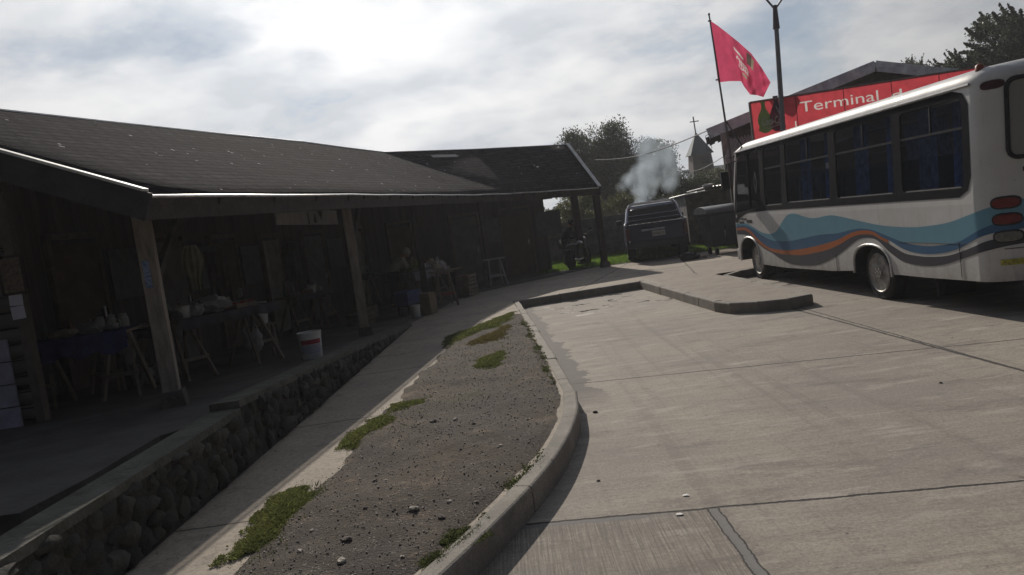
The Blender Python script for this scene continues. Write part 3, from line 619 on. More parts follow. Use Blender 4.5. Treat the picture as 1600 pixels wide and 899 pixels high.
# market floor
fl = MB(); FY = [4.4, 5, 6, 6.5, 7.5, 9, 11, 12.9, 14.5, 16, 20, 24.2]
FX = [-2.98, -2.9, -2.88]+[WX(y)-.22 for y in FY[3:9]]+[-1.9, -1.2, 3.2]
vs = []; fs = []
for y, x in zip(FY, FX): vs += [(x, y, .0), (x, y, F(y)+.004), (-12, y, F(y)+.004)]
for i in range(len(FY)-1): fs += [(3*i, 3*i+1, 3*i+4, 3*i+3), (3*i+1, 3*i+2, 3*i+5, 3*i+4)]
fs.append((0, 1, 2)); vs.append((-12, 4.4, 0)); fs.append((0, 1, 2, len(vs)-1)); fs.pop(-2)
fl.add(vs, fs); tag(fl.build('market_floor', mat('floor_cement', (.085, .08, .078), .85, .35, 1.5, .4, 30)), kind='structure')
tr_ = MB(); tr_.add([(-12, 1, .17), (-2.6, 1, .3), (-2.5, 6.5, .34), (-12, 6.5, .2)], [(0, 1, 2, 3)])
tag(tr_.build('soil_strip', MATS['gravelly_dirt']), kind='structure')
bp = gz(348, 632, .6); one('wooden_board', W_PALE, 'short pale wooden board lying by the step in the wall cap', 'board', MB().box((0, 0, .0), (.16, .10, .03)), (bp.x-.02, bp.y+.05, .60), bevel=.004, rz=.4)
# ------------------------------------------------------------------ market hall
mk = thing('market_hall', 'long dark open-fronted market hall with bent shingle roof on timber posts', 'market hall', (-3.43, 7.56, .5))
EV = [Vector(p) for p in [(-3.0, 6.73, 2.49), (-2.25, 11.9, 2.6), (-1.85, 15.0, 2.66), (-1.35, 18.6, 2.73), (-.7, 20.9, 2.73), (.4, 22.35, 2.68), (1.7, 22.75, 2.6), (2.9, 22.93, 2.52)]]
RD = [Vector(p) for p in [(-6.62, 7.15, 4.02), (-5.87, 12.4, 4.24), (-5.3, 15.8, 4.37), (-4.6, 19.4, 4.5), (-3.95, 21.6, 4.48), (-3.2, 23.4, 4.42), (-.6, 25.0, 4.3), (2.37, 25.35, 4.07)]]
def sub(P, n):
    out = []
    for i in range(len(P)-1):
        for k in range(n): out.append(P[i].lerp(P[i+1], k/n))
    return out+[P[-1]]
EVs, RDs = sub(EV, 4), sub(RD, 4); ns = len(EVs); nr = 8
rv = []; rf = []; uvs = []; u = 0; ul = [0]
for i in range(1, ns): ul.append(ul[-1]+(EVs[i]-EVs[i-1]).length)
for i in range(ns):
    for j in range(nr+1):
        t = j/nr; p = EVs[i].lerp(RDs[i], t); w_ = (RDs[i]-EVs[i]).length
        sag = -.05*math.sin(PI*t)*1+.015*noise.noise(Vector((ul[i]*.6, t*3, 0)))
        rv.append((p.x, p.y, p.z+sag*.6)); uvs.append((ul[i], t*w_))
for i in range(ns-1):
    for j in range(nr): a = i*(nr+1)+j; rf.append((a, a+nr+1, a+nr+2, a+1))
nb = len(rv)
for i in range(ns):                                    # back slope
    q = RDs[i]+Vector((RDs[i].x-EVs[i].x, RDs[i].y-EVs[i].y, EVs[i].z-RDs[i].z)); rv.append(tuple(q)); uvs.append((ul[i], (RDs[i]-EVs[i]).length*2))
for i in range(ns-1): rf.append((i*(nr+1)+nr, (i+1)*(nr+1)+nr, nb+i+1, nb+i))
me = bpy.data.meshes.new('roof'); I = wm(mk).inverted(); me.from_pydata([tuple(I @ Vector(v)) for v in rv], [], rf)
ul_ = me.uv_layers.new(name='UVMap')
for lp in me.loops: ul_.data[lp.index].uv = uvs[lp.vertex_index]
ro = link('roof', me, MATS['asphalt_shingles'], mk, smooth=True)
md = ro.modifiers.new('solid', 'SOLIDIFY'); md.thickness = .035; md.offset = -1
try: me.set_sharp_from_angle(angle=.5)
except Exception: pass
# ridge cap, patch on the roof
MB().tube([p+Vector((0, 0, .005)) for p in RDs], .02, 6).build('ridge_cap', mat('ridge_metal', (.45, .45, .46), .35, .2, metal=.7), mk, world=True)
def roofpt(i0, t): 
    i = int(i0); fr_ = i0-i; a = EVs[i].lerp(EVs[min(i+1, ns-1)], fr_); b = RDs[i].lerp(RDs[min(i+1, ns-1)], fr_); return a.lerp(b, t)
pa = MB(); 
def ray_roof(x, y):
    best = None
    d = ray(x, y); o_ = Vector((0, 0, H))
    from mathutils.geometry import intersect_ray_tri
    for f in rf:
        q = [Vector(rv[k]) for k in f]
        for t3 in ((0, 1, 2), (0, 2, 3)):
            h = intersect_ray_tri(q[t3[0]], q[t3[1]], q[t3[2]], d, o_, True)
            if h and (best is None or (h-o_).length < (best-o_).length): best = h
    return best
c4 = [ray_roof(*p) for p in ((673, 245), (713, 244), (716, 248), (677, 249))]
if all(c4):
    pa.add([c+Vector((0, -.02, .05)) for c in c4], [(0, 1, 2, 3)]); pa.build('roof_patch', mat('faded_sheet', (.25, .24, .25), .6, .2), mk, world=True)
# eave beam, gutter, fascia
bmn = MB()
for a, b in zip(EVs[:-1], EVs[1:]):
    d = (b-a); nn = Vector((-d.y, d.x, 0)).normalized()
    bmn.beam(a+nn*.03+Vector((0, 0, -.13)), b+nn*.03+Vector((0, 0, -.13)), .04, .19)
bmn.build('fascia_board', W_DARK, mk, world=True)
gt = MB(); gt.tube([p+Vector((.05, -.03, -.03+.004*math.sin(i*1.9))) for i, p in enumerate(EVs)], .016, 8); gt.build('gutter', mat('old_gutter', (.55, .54, .54), .3, .3, 5, metal=.8), mk, smooth=True, world=True)
bm2 = MB()
inn = []
for i, p in enumerate(EVs):
    d = (EVs[min(i+1, ns-1)]-EVs[max(0, i-1)]); nn = Vector((-d.y, d.x, 0)).normalized(); inn.append(p+nn*.62+Vector((0, 0, .12)))
for a, b in zip(inn[:-1], inn[1:]): bm2.beam(a, b, .12, .2)
bm2.build('tie_beam', W_DARK, mk, world=True)
# rafters as parts of the underside
for k in range(0, ns, 1):
    if 0 < k < ns-1: MB().beam(EVs[k]+Vector((0, 0, -.09)), RDs[k]+Vector((0, 0, -.11)), .06, .1).build('rafter', W_DARK, mk, world=True)
# barge boards
for (e, r, outv, nm) in ((EVs[0], RDs[0], Vector((-.13, -.99, 0)), 0), (EVs[-1], RDs[-1], Vector((.98, .2, 0)), 1)):
    e2 = e+(e-r).normalized()*.05
    MB().beam(e2+outv*.03+Vector((0, 0, -.10)), r+outv*.03+Vector((0, 0, -.10)), .04, .24).build('barge_board', mat('barge_board_dark', (.05, .048, .052), .8, .3) , mk, world=True)
    MB().beam(e2+outv*.035+Vector((0, 0, .045)), r+outv*.035+Vector((0, 0, .045)), .10, .025).build('verge_flashing', WHITE_P, mk, world=True, bevel=.004)
# far side rake of the left gable (back slope side), gable infill
q0 = RDs[0]+Vector((RDs[0].x-EVs[0].x, RDs[0].y-EVs[0].y, EVs[0].z-RDs[0].z))
MB().beam(q0+Vector((0, -.05, -.1)), RDs[0]+Vector((0, -.05, -.1)), .04, .24).build('barge_board', MATS['barge_board_dark'], mk, world=True)
# posts
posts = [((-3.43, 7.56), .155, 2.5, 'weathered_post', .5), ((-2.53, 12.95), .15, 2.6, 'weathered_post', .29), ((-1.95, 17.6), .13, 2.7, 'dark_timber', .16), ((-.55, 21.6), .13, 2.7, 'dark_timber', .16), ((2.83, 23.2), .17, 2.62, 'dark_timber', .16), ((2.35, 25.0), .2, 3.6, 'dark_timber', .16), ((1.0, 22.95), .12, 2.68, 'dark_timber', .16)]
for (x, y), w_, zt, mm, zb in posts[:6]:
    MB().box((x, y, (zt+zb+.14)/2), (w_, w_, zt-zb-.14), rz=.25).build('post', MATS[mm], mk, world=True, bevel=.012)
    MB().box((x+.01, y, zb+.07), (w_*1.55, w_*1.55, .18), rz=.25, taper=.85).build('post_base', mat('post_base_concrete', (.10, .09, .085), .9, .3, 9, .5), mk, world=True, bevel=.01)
for (x, y), w_, zt, mm, zb in (posts[0], posts[1], posts[4]):
    MB().beam((x+.02, y+.05, zt-.75), (x+.10, y+.75, zt-.05), .06, .08).build('brace', W_DARK, mk, world=True)
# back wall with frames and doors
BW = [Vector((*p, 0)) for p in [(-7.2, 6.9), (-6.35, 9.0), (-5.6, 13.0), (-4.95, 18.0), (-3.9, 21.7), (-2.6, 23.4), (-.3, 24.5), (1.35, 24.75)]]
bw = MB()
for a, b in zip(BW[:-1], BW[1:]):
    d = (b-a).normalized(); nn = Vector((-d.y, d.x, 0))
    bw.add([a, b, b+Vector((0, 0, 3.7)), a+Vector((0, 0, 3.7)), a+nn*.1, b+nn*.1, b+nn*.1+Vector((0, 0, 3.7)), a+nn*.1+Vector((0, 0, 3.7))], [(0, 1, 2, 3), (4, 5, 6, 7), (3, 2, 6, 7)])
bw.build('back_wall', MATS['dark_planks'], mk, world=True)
def on_wall(s):      # arc length along the back wall -> point, direction, inward normal (towards camera side)
    for a, b in zip(BW[:-1], BW[1:]):
        l = (b-a).length
        if s <= l or b is BW[-1]:
            d = (b-a).normalized(); return a+d*s, d, Vector((d.y, -d.x, 0))
        s -= l
door_cols = ['stall_door_red', 'stall_door_brown', 'stall_door_grey', 'stall_door_cream']
dc = {'stall_door_red': (.16, .035, .03), 'stall_door_brown': (.09, .06, .04), 'stall_door_grey': (.13, .125, .12), 'stall_door_cream': (.26, .25, .21)}
for k, s_ in enumerate([1.5, 4.2, 6.3, 8.2, 10.3, 12.4, 14.6, 16.6, 18.9, 20.6]):
    p, d, nn = on_wall(s_); zf = F(p.y); M = Matrix((d, -nn, Vector((0, 0, 1)))).transposed()
    col = door_cols[(0, 1, 2, 1, 3, 2, 3, 1, 2, 1)[k]]
    dr = MB().box(p+nn*.045+Vector((0, 0, zf+1.0)), (.85, .04, 2.0), M=M).build('door', mat(col, dc[col], .7, .3, 4, .2), mk, world=True, bevel=.006)
    fr_ = MB()
    for sx in (-.47, .47): fr_.box(p+nn*.05+d*sx+Vector((0, 0, zf+1.05)), (.08, .08, 2.1), M=M)
    fr_.box(p+nn*.052+Vector((0, 0, zf+2.11)), (1.02, .075, .08), M=M); fr_.build('door_frame', mat('frame_timber', (.12, .09, .07), .8, .3), dr, world=True, bevel=.004)
    MB().box(p+nn*.085+d*.34+Vector((0, 0, zf+1.0)), (.03, .05, .14), M=M).build('handle', GALV, dr, world=True)
    MB().box(p+nn*.06+d*1.05+Vector((0, 0, zf+1.5)), (.8, .03, .75), M=M).build('stall_window', mat('stall_shutter', (.08, .08, .085), .5, .3), mk, world=True, bevel=.004)
# left end wall of log siding
la = gz(-260, 700, .55); lb = gz(66, 655, .52)
d = (lb-la); d.z = 0; d.normalize(); nn = Vector((d.y, -d.x, 0)); M = Matrix((d, -nn, Vector((0, 0, 1)))).transposed()
mid = (la+lb)/2; mid.z = 1.55
lw_ = MB()
for k in range(14): lw_.tube([(la.x, la.y, .55+.08+k*.155), (lb.x, lb.y, .53+.08+k*.155)], .083, 10)
lw_.build('log_wall', MATS['log_siding'], mk, smooth=True, world=True)
MB().box((lb.x+.03, lb.y-.02, 1.65), (.09, .12, 2.3), M=M).build('corner_board', mat('corner_board_wood', (.12, .10, .085), .85), mk, world=True, bevel=.01)
def wallpt(px, py):   # pixel -> point on the log wall plane
    r_ = ray(px, py); o_ = Vector((0, 0, H)); t = (la-o_).dot(nn)/r_.dot(nn); return o_+r_*t
def panel_on_wall(name, quad, mat_, off=.1, th=.012):
    c = [wallpt(*q) for q in quad]; cen = sum(c, Vector())/4; w_ = ((c[1]-c[0]).length+(c[2]-c[3]).length)/2; h_ = ((c[3]-c[0]).length+(c[2]-c[1]).length)/2
    return cen+nn*off, w_, h_
c, w_, h_ = panel_on_wall('', [(10, 403), (42, 402), (46, 455), (14, 457)], None)
nbd = thing('notice_board', 'small brown framed notice board on the log wall at the far left', 'notice board', c)
MB().box(c, (w_, .02, h_), M=M).build('board', mat('board_paper', (.16, .12, .09), .8, .5, 30), nbd, world=True)
fb = MB()
for s_ in (-1, 1): fb.box(c+d*s_*(w_/2+.012), (.025, .032, h_+.05), M=M); fb.box(c+Vector((0, 0, s_*(h_/2+.012))), (w_+.05, .03, .025), M=M)
fb.build('frame', W_DARK, nbd, world=True)
ML = Matrix.Translation(c+nn*.016-d*(w_*.42)+Vector((0, 0, h_*.3))) @ M.to_4x4() @ Matrix.Rotation(PI/2, 4, 'X')
c, w_, h_ = panel_on_wall('', [(23, 457), (43, 456), (48, 495), (27, 499)], None)
pp = thing('paper_notice', 'two white paper sheets pinned below the brown notice board', 'paper', c)
for k in (0, 1):
    cc = c+Vector((0, 0, (k-.5)*h_*.52))
    MB().box(cc, (w_, .006, h_*.49), M=M @ Matrix.Rotation(.04*(k*2-1), 3, 'Y')).build('sheet', mat('white_paper', (.62, .60, .68), .8, .1), pp, world=True)
c, w_, h_ = panel_on_wall('', [(-30, 532), (24, 530), (45, 668), (-20, 672)], None)
lp_ = thing('white_panel', 'pale bluish board panel standing against the base of the log wall', 'panel', c)
for k in range(4): MB().box(c+nn*.02+Vector((0, 0, (k-1.5)*h_/4)), (w_, .03, h_/4-.012), M=M).build('board', mat('pale_blue_board', (.34, .33, .42), .7, .3, 5, .2), lp_, world=True, bevel=.004)
# sticker on post 1
stk = MB(); 
p = Vector((-3.43, 7.56, 1.75)); Mz = Matrix.Rotation(.25, 3, 'Z')
MB().box(p+Mz @ Vector((-.02, -.080, .06)), (.06, .003, .26), M=Mz).build('poster_scrap', mat('torn_blue_paper', (.35, .42, .6), .8, .6, 40, col2=(.06, .10, .25)), mk, world=True)
# hanging sign board under the eave
hb = gy(478, 339, 10.4)
hs = thing('hanging_sign', 'pale rectangular sign board hung under the eave of the market hall', 'sign', hb, rz=1.35)
q = gz(430, 340, 2.35); q2 = gz(526, 338, 2.4)
hs.location = (q+q2)/2; hs.rotation_euler = (0, 0, math.atan2(q2.y-q.y, q2.x-q.x)); Ls = (q2-q).length
MB().box((0, 0, 0), (Ls, .02, .26)).build('board', mat('sign_board_pale', (.34, .33, .32), .7, .2, 4), hs, bevel=.004)
MB().box((-.05*Ls, -.014, .0), (.05, .006, .24)).build('panel_joint', W_DARK, hs)
dk = MB(); dk.add([(Ls*.03, -.013, -.1), (Ls*.09, -.013, -.1), (Ls*.06, -.013, .08)], [(0, 1, 2)]); dk.add([(Ls*.12, -.013, .1), (Ls*.17, -.013, -.06), (Ls*.21, -.013, .1)], [(0, 1, 2)]); dk.build('emblem', W_DARK, hs, fix=False)
for sx in (-.4, .4): MB().tube([(sx*Ls, 0, .13), (sx*Ls, 0, .42)], .006, 5).build('hanger', DARKMETAL, hs)
# ------------------------------------------------------------------ bus
BUSR = math.atan2(-.19, 4.67)                       # heading
hdv = Vector((-.19, 4.67, 0)).normalized(); OB = Vector((5.17, 11.08, 0))
bus = thing('bus', 'white minibus with blue, orange and black wavy stripes parked beside the terminal', 'bus', (OB.x, OB.y, 0), math.atan2(hdv.y, hdv.x))
# local frame: x forward (u), y to the left (side plane at y=0), z up; v (to the right) = -y
BWID = 2.15; LEAN = .055
def lean(z): return LEAN*max(0, z-1.3)
def SP(u, z, off=0): return Vector((u, -(lean(z))+off, z))       # left side surface, off = outwards
BUS_W = grimy('bus_white_paint', (.60, .60, .60), (.52, .51, .50), .4, .15, .3, 1.0)
BUS_BLK = mat('bus_black_band', (.012, .012, .016), .85, .2, 8, spec=.04)
LB = mat('bus_light_blue', (.13, .29, .38), .4, .08, 2); DB = mat('bus_dark_blue', (.035, .11, .22), .4, .08, 2); ORG = mat('bus_orange', (.38, .11, .03), .4, .1, 2); BKS = mat('bus_charcoal', (.045, .045, .06), .4, .1, 2)
GL = glass_mat('bus_glass', (.014, .018, .026), .5, .05)
GLF = glass_mat('bus_front_glass', (.012, .014, .018), .4, .04)
U0, U1 = -2.32, 5.45      # straight part of the side
def sheet(name, polys, mat_, parent, mapf, th=0, off=0):
    "tessellated polygon with holes in (u,z) mapped to a surface"
    tri = tessellate_polygon([[Vector((p[0], p[1], 0)) for p in pl] for pl in polys]); flat = [p for pl in polys for p in pl]
    mb = MB(); mb.add([mapf(p[0], p[1]) for p in flat], [tuple(t) for t in tri])
    o = mb.build(name, mat_, parent)
    if th:
        md = o.modifiers.new('s', 'SOLIDIFY'); md.thickness = th; md.offset = 0
    return o
def rrect(u0, u1, z0, z1, r, n=5, z0b=None, z1b=None):
    out = []
    for (cx, cz, a0) in ((u1-r, z0+r, -90), (u1-r, z1-r, 0), (u0+r, z1-r, 90), (u0+r, z0+r, 180)):
        for k in range(n+1): a = math.radians(a0+90*k/n); out.append((cx+r*math.cos(a), cz+r*math.sin(a)))
    return out
def arch(uc, r, zb, n=10, flat=.8):
    return [(uc-r*1.08, zb)]+[(uc-r*math.cos(PI*k/n)*1.0, max(zb+.01, .36+(flat-.36)*math.sin(PI*k/n)**.55)) for k in range(1, n)]+[(uc+r*1.08, zb)]
low = [(U0, .42)]+[(-1.2, .40), (-.62, .40)]+arch(.07, .53, .39)[0:]+[(1.3, .35), (3.2, .31), (4.3, .32)]+arch(4.98, .53, .34, flat=.86)+[(U1+.22, .37), (U1+.22, 1.3), (U0, 1.3)]
wins = [(-2.17, -.88, 1.49, 2.51), (-.70, .94, 1.49, 2.53), (1.16, 2.86, 1.49, 2.55), (3.05, 3.90, 1.47, 2.57)]
drv = [(4.10, 1.47), (5.52, 1.37), (5.50, 1.75), (5.36, 2.50), (4.10, 2.57)]
up = [(U0, 1.3), (U1+.22, 1.3), (U1+.20, 1.9), (U1-.02, 2.62), (U0, 2.62)]
holes = [rrect(*w_, .07) for w_ in wins]
sheet('side_panel', [low], BUS_W, bus, lambda u, z: SP(u, z))
sheet('side_panel', [up]+holes+[drv], BUS_W, bus, lambda u, z: SP(u, z))
# right-hand side (simple, same cut-outs)
def SPR(u, z): return Vector((u, -BWID+lean(z), z))
sheet('side_panel', [low], BUS_W, bus, SPR); sheet('side_panel', [up]+holes+[drv], BUS_W, bus, SPR)
# black band around the windows
band = [(-2.30+.12*0, 1.62), (-2.24, 1.46), (-2.08, 1.385)]+[(3.6, 1.385), (4.9, 1.36), (5.3, 1.27), (5.56, 1.16), (5.66, 1.18), (5.66, 1.35), (5.55, 1.9), (5.35, 2.61), (-2.02, 2.60), (-2.2, 2.55), (-2.29, 2.42)]
sheet('window_band', [band]+holes+[drv], BUS_BLK, bus, lambda u, z: SP(u, z, .006))
sheet('window_band', [band]+holes+[drv], BUS_BLK, bus, lambda u, z: SPR(u, z)-Vector((0, .006, 0)))
def win_frame(u0, u1, z0, z1, mp, zr=2.18, um=None):
    w_ = sheet('window', [rrect(u0, u1, z0, z1, .07)], GL, bus, mp)
    fr_ = MB(); pts = [mp(*q) for q in rrect(u0, u1, z0, z1, .07)]; fr_.tube(pts+[pts[0]], .012, 5)
    fr_.build('seal', RUBBER, w_)
    sb = MB(); sb.beam(mp(u0, zr), mp(u1, zr), .018, .03)
    if um: sb.beam(mp(um, zr), mp(um, z1), .018, .022)
    sb.build('sliding_rail', mat('window_rail', (.03, .03, .035), .4, metal=.3), w_)
    rl = MB(); rl.beam(mp(u0+.08, z0+.015), mp(u1-.08, z0+.015), .006, .012); rl.build('sill_trim', mat('dull_aluminium', (.28, .28, .29), .4, metal=.6), w_)
    return w_
for w_, um in zip(wins, (-1.54, .1, 1.95, None)):
    win_frame(*w_, lambda u, z: SP(u, z, -.012), 2.17, um); win_frame(*w_, lambda u, z: SPR(u, z)+Vector((0, .012, 0)), 2.17, um)
dw = sheet('window', [drv], GLF, bus, lambda u, z: SP(u, z, -.012)); MB().beam(SP(4.72, 1.46, -.01), SP(4.72, 2.55, -.01), .03, .05).build('pillar', BUS_BLK, dw)
sheet('window', [drv], GLF, bus, lambda u, z: SPR(u, z)+Vector((0, .012, 0)))
# rhombus emblem on the driver window (flat decal)
rh = MB(); rh.tube([SP(4.35, 2.15, .002), SP(4.28, 1.95, .002), SP(4.35, 1.72, .002), SP(4.42, 1.95, .002), SP(4.35, 2.15, .002)], .007, 4); rh.build('rhombus_sticker', mat('grey_decal', (.3, .3, .3), .5), dw)
# perimeter function for the rear corner: t<0 beyond U0 going round the back
RC = .42
def ring(t, z, off=0):
    "t = distance behind U0 along the perimeter"
    ln = lean(z); r = RC; q = r*PI/2
    bow = .0
    if t <= q:
        a = t/r; c_ = Vector((U0, -ln-r, z)); return c_+Vector((-(r+off)*math.sin(a)*.82, (r+off)*math.cos(a), 0))
    wv = BWID-2*ln-2*r; s_ = t-q; 
    if s_ <= wv: return Vector((U0-(r+off)*.82-.05*math.sin(PI*s_/wv), -ln-r-s_, z))
    a = PI/2+(s_-wv)/r; c_ = Vector((U0, -BWID+ln+r, z)); return c_+Vector((-(r+off)*math.sin(a)*.82, (r+off)*math.cos(a), 0))
ZR = [.42, .6, .8, 1.0, 1.2, 1.3, 1.5, 1.8, 2.1, 2.4, 2.62]
q = RC*PI/2
def Tz(fr_, z):   # fraction 0..1 around whole rear
    tot = 2*q+BWID-2*lean(z)-2*RC; return fr_*tot
NT = 36
rb = MB(); vs = []; fs = []
for z in ZR:
    for k in range(NT+1): vs.append(ring(Tz(k/NT, z), z))
rw0, rw1 = 7, 29      # rear window columns; rows 1.8..2.4 are handled by a hole with its own pane
for j in range(len(ZR)-1):
    for k in range(NT):
        if rw0 <= k < rw1 and 1.79 < ZR[j] < 2.5: continue
        a = j*(NT+1)+k; fs.append((a, a+1, a+NT+2, a+NT+1))
rb.add(vs, fs); rb.build('rear_panel', BUS_W, bus, smooth=True)
# rear window: pane + rubber, over the hole
tw0 = Tz(rw0/NT, 2.1)-.05; tw1 = Tz(rw1/NT, 2.1)+.05
def RW(t, z): return ring(t, z, .012)
pane_pts = rrect(tw0, tw1, 1.76, 2.60, .1, 6)
mb = MB(); gx = 14; gzn = 6; vs = []; fs = []
for j in range(gzn+1):
    for i in range(gx+1): vs.append(RW(tw0+.03+(tw1-tw0-.06)*i/gx, 1.78+.80*j/gzn))
for j in range(gzn):
    for i in range(gx): a = j*(gx+1)+i; fs.append((a, a+1, a+gx+2, a+gx+1))
mb.add(vs, fs); rwn = mb.build('rear_window', glass_mat('rear_glass_film', (.26, .25, .235), .93, .35), bus, smooth=True)
pts = [RW(*p_) for p_ in pane_pts]; MB().tube(pts+[pts[0]], .026, 6).build('seal', RUBBER, rwn, smooth=True)
# roof: side curve + crown, tapering round the ends
rf_ = MB(); prof = []
nS = 9
for k in range(nS+1):
    a = PI/2*k/nS; prof.append((.20*(1-math.cos(a)), 2.62+.17*math.sin(a)))          # (inset from side, z)
us = [U0-RC*.80, U0-RC*.72, U0-RC*.5, U0-.1, U0+.1]+[U0+.1+(U1-.5-U0-.1)*k/12 for k in range(1, 13)]+[5.05, 5.2, 5.33, 5.43]
vs = []; rows = []
for u in us:
    back = max(0, (U0-u)/(RC*.82)); ins = RC*(1-math.sqrt(max(0, 1-back**2)))       # plan inset of the corner
    dz = -.10*back**3; fr_k = max(0, (u-4.95)/.5); dz -= .10*fr_k**2; row = []
    l62 = lean(2.62)
    for (i_, z_) in prof: row.append(Vector((u, -(l62+ins+i_), z_+dz*((z_-2.62)/.17))))
    half_w = BWID/2; crown = 6
    y_a = -(l62+ins+.20)
    for c_ in range(1, crown+1):
        y_ = y_a+(-half_w-y_a)*c_/crown; row.append(Vector((u, y_, 2.79+dz+.045*math.sin(PI/2*c_/crown))))
    full = row+[Vector((u, -BWID-v.y, v.z)) for v in reversed(row[:-1])]
    rows.append(full)
nR = len(rows[0]); vs = [v for r_ in rows for v in r_]; fs = []
for i in range(len(rows)-1):
    for k in range(nR-1): a = i*nR+k; fs.append((a, a+1, a+nR+1, a+nR))
fs.append(tuple(range(nR))); 
rf_.add(vs, fs); rf_.build('roof', mat('bus_roof_paint', (.55, .55, .56), .5, .2, 3, .05, 8, coat=.05), bus, smooth=True)
MB().tube([SP(u, 2.625, .014) for u in np.linspace(U0-.02, U1-.05, 30)], .016, 6).build('rain_gutter', mat('gutter_trim', (.5, .5, .5), .3, metal=.3), bus, smooth=True)
MB().tube([SPR(u, 2.625)-Vector((0, .014, 0)) for u in np.linspace(U0-.02, U1-.05, 10)], .016, 6).build('rain_gutter', MATS['gutter_trim'], bus)
# front: cowl + windscreen
fp = [(.37, .30), (.9, .34), (1.15, .32), (1.35, .24), (1.9, .10), (2.3, -.04), (2.62, -.18), (2.72, -.32)]    # z, forward of U1
def front_pt(s, z, k):
    w_ = BWID-2*lean(z); y = -lean(z)-s*w_; bow = .16*(1-(2*s-1)**2); return Vector((U1+k-.10+bow+.0, y, z))
for nm, zs, mt in (('front_panel', fp[:4], BUS_W), ('windscreen', fp[3:7], GLF), ('front_cap', fp[6:], BUS_W)):
    mb = MB(); vs = []; fs = []; ns_ = 14
    for z, k in zs:
        for i in range(ns_+1): vs.append(front_pt(i/ns_, z, k))
    for j in range(len(zs)-1):
        for i in range(ns_): a = j*(ns_+1)+i; fs.append((a, a+1, a+ns_+2, a+ns_+1))
    mb.add(vs, fs); mb.build(nm, mt, bus, smooth=True)
MB().box((U1+.34, -BWID/2, .48), (.18, BWID-.05, .26)).build('front_bumper', BUS_W, bus, bevel=.05)
for y_ in (-.3, -BWID+.3): MB().lathe((U1+.40, y_, .78), [(.10, -.03), (.10, .02), (.06, .04)], 16, 'X').build('headlight', mat('headlight_glass', (.6, .6, .6), .1), bus)
# door mirror
mr_ = thing  # noqa
mm = MB(); mm.tube([SP(5.35, 2.45, .02), SP(5.45, 2.42, .18), SP(5.42, 2.25, .24)], .014, 6); mm.box(SP(5.42, 2.08, .25), (.10, .17, .36)); mm.build('side_mirror', BLACKP, bus, bevel=.012)
mm = MB(); mm.tube([SPR(5.35, 2.45), SPR(5.5, 2.42)+Vector((0, -.2, 0)), SPR(5.5, 2.25)+Vector((0, -.25, 0))], .014, 6); mm.box(SPR(5.5, 2.08)+Vector((0, -.25, 0)), (.10, .17, .36)); mm.build('side_mirror', BLACKP, bus, bevel=.012)
# stripes
lbtop = [(5.75, 1.13), (5.07, 1.15), (4.61, 1.06), (4.3, .98), (4.0, .94), (3.75, .935), (3.57, .96), (3.4, 1.01), (3.24, 1.1), (3.08, 1.19), (2.92, 1.26), (2.78, 1.29), (2.65, 1.30), (2.45, 1.285), (2.25, 1.25), (2.05, 1.22), (1.84, 1.205), (1.6, 1.215), (1.43, 1.23), (1.14, 1.24), (.75, 1.20), (.21, 1.13), (-.28, 1.075), (-.74, 1.05), (-1.1, 1.045), (-1.42, 1.06), (-1.84, 1.10), (-2.22, 1.18), (-2.6, 1.26), (-2.95, 1.31), (-3.4, 1.30)]
dbtop = [(5.77, 1.09), (5.09, 1.10), (4.62, 1.02), (4.35, .94), (4.03, .86), (3.75, .815), (3.44, .80), (2.89, .81), (2.36, .86), (1.64, .93), (1.0, .96), (.6, 1.01), (.3, 1.03), (-.04, 1.01), (-.42, .93), (-.8, .85), (-1.02, .82), (-1.25, .805), (-1.51, .81), (-1.99, .87), (-2.3, .98), (-2.65, 1.08), (-3.0, 1.12), (-3.4, 1.11)]
ortop = [(5.78, 1.04), (5.1, 1.06), (4.78, .98), (4.37, .80), (3.91, .67), (3.49, .64), (2.93, .64), (2.4, .68), (1.92, .73), (1.46, .79), (1.02, .86), (.61, .96), (.31, 1.0), (-.04, .99), (-.28, .91), (-.49, .86), (-.79, .76), (-1.15, .71), (-1.58, .72), (-1.98, .79), (-2.36, .92), (-2.7, .98), (-3.4, .97)]
orbot = [(5.8, .99), (5.12, 1.0), (4.8, .91), (4.39, .73), (3.92, .62), (3.51, .57), (2.95, .56), (2.43, .57), (1.95, .62), (1.48, .68), (1.04, .77), (.62, .89), (.32, .94), (-.03, .94), (-.27, .87), (-.45, .825)]
bktop2 = [(-.45, .82), (-.82, .70), (-1.1, .675), (-1.35, .67), (-1.77, .70), (-2.16, .79), (-2.6, .90), (-3.4, .92)]
bkbot = [(5.83, .91), (5.15, .91), (4.69, .81), (4.21, .65), (3.81, .57), (3.38, .46), (2.9, .39), (2.38, .39), (1.9, .42), (1.53, .49), (1.16, .59), (.82, .71), (.48, .84), (.26, .89), (-.05, .89), (-.21, .84), (-.38, .74), (-.58, .65), (-.8, .58), (-1.21, .55), (-1.63, .58), (-2.03, .67), (-2.41, .76), (-2.8, .82), (-3.4, .83)]
from bisect import bisect
def smooth_interp(pl, u):
    xs_ = [-p_[0] for p_ in pl]; x = -u; i = min(max(bisect(xs_, x)-1, 0), len(pl)-2)
    a, b = pl[i], pl[i+1]; t = (x-xs_[i])/(xs_[i+1]-xs_[i]); t = min(1, max(0, t))
    def sl(j):
        j0, j1 = max(0, j-1), min(len(pl)-1, j+1); return (pl[j1][1]-pl[j0][1])/((xs_[j1]-xs_[j0]) or 1)
    h = xs_[i+1]-xs_[i]; m0, m1 = sl(i)*h, sl(i+1)*h
    return (2*t**3-3*t*t+1)*a[1]+(t**3-2*t*t+t)*m0+(-2*t**3+3*t*t)*b[1]+(t**3-t*t)*m1
def BP(u, z, off):
    if u >= U0: return SP(u, z, off)
    return ring(U0-u, z, off)
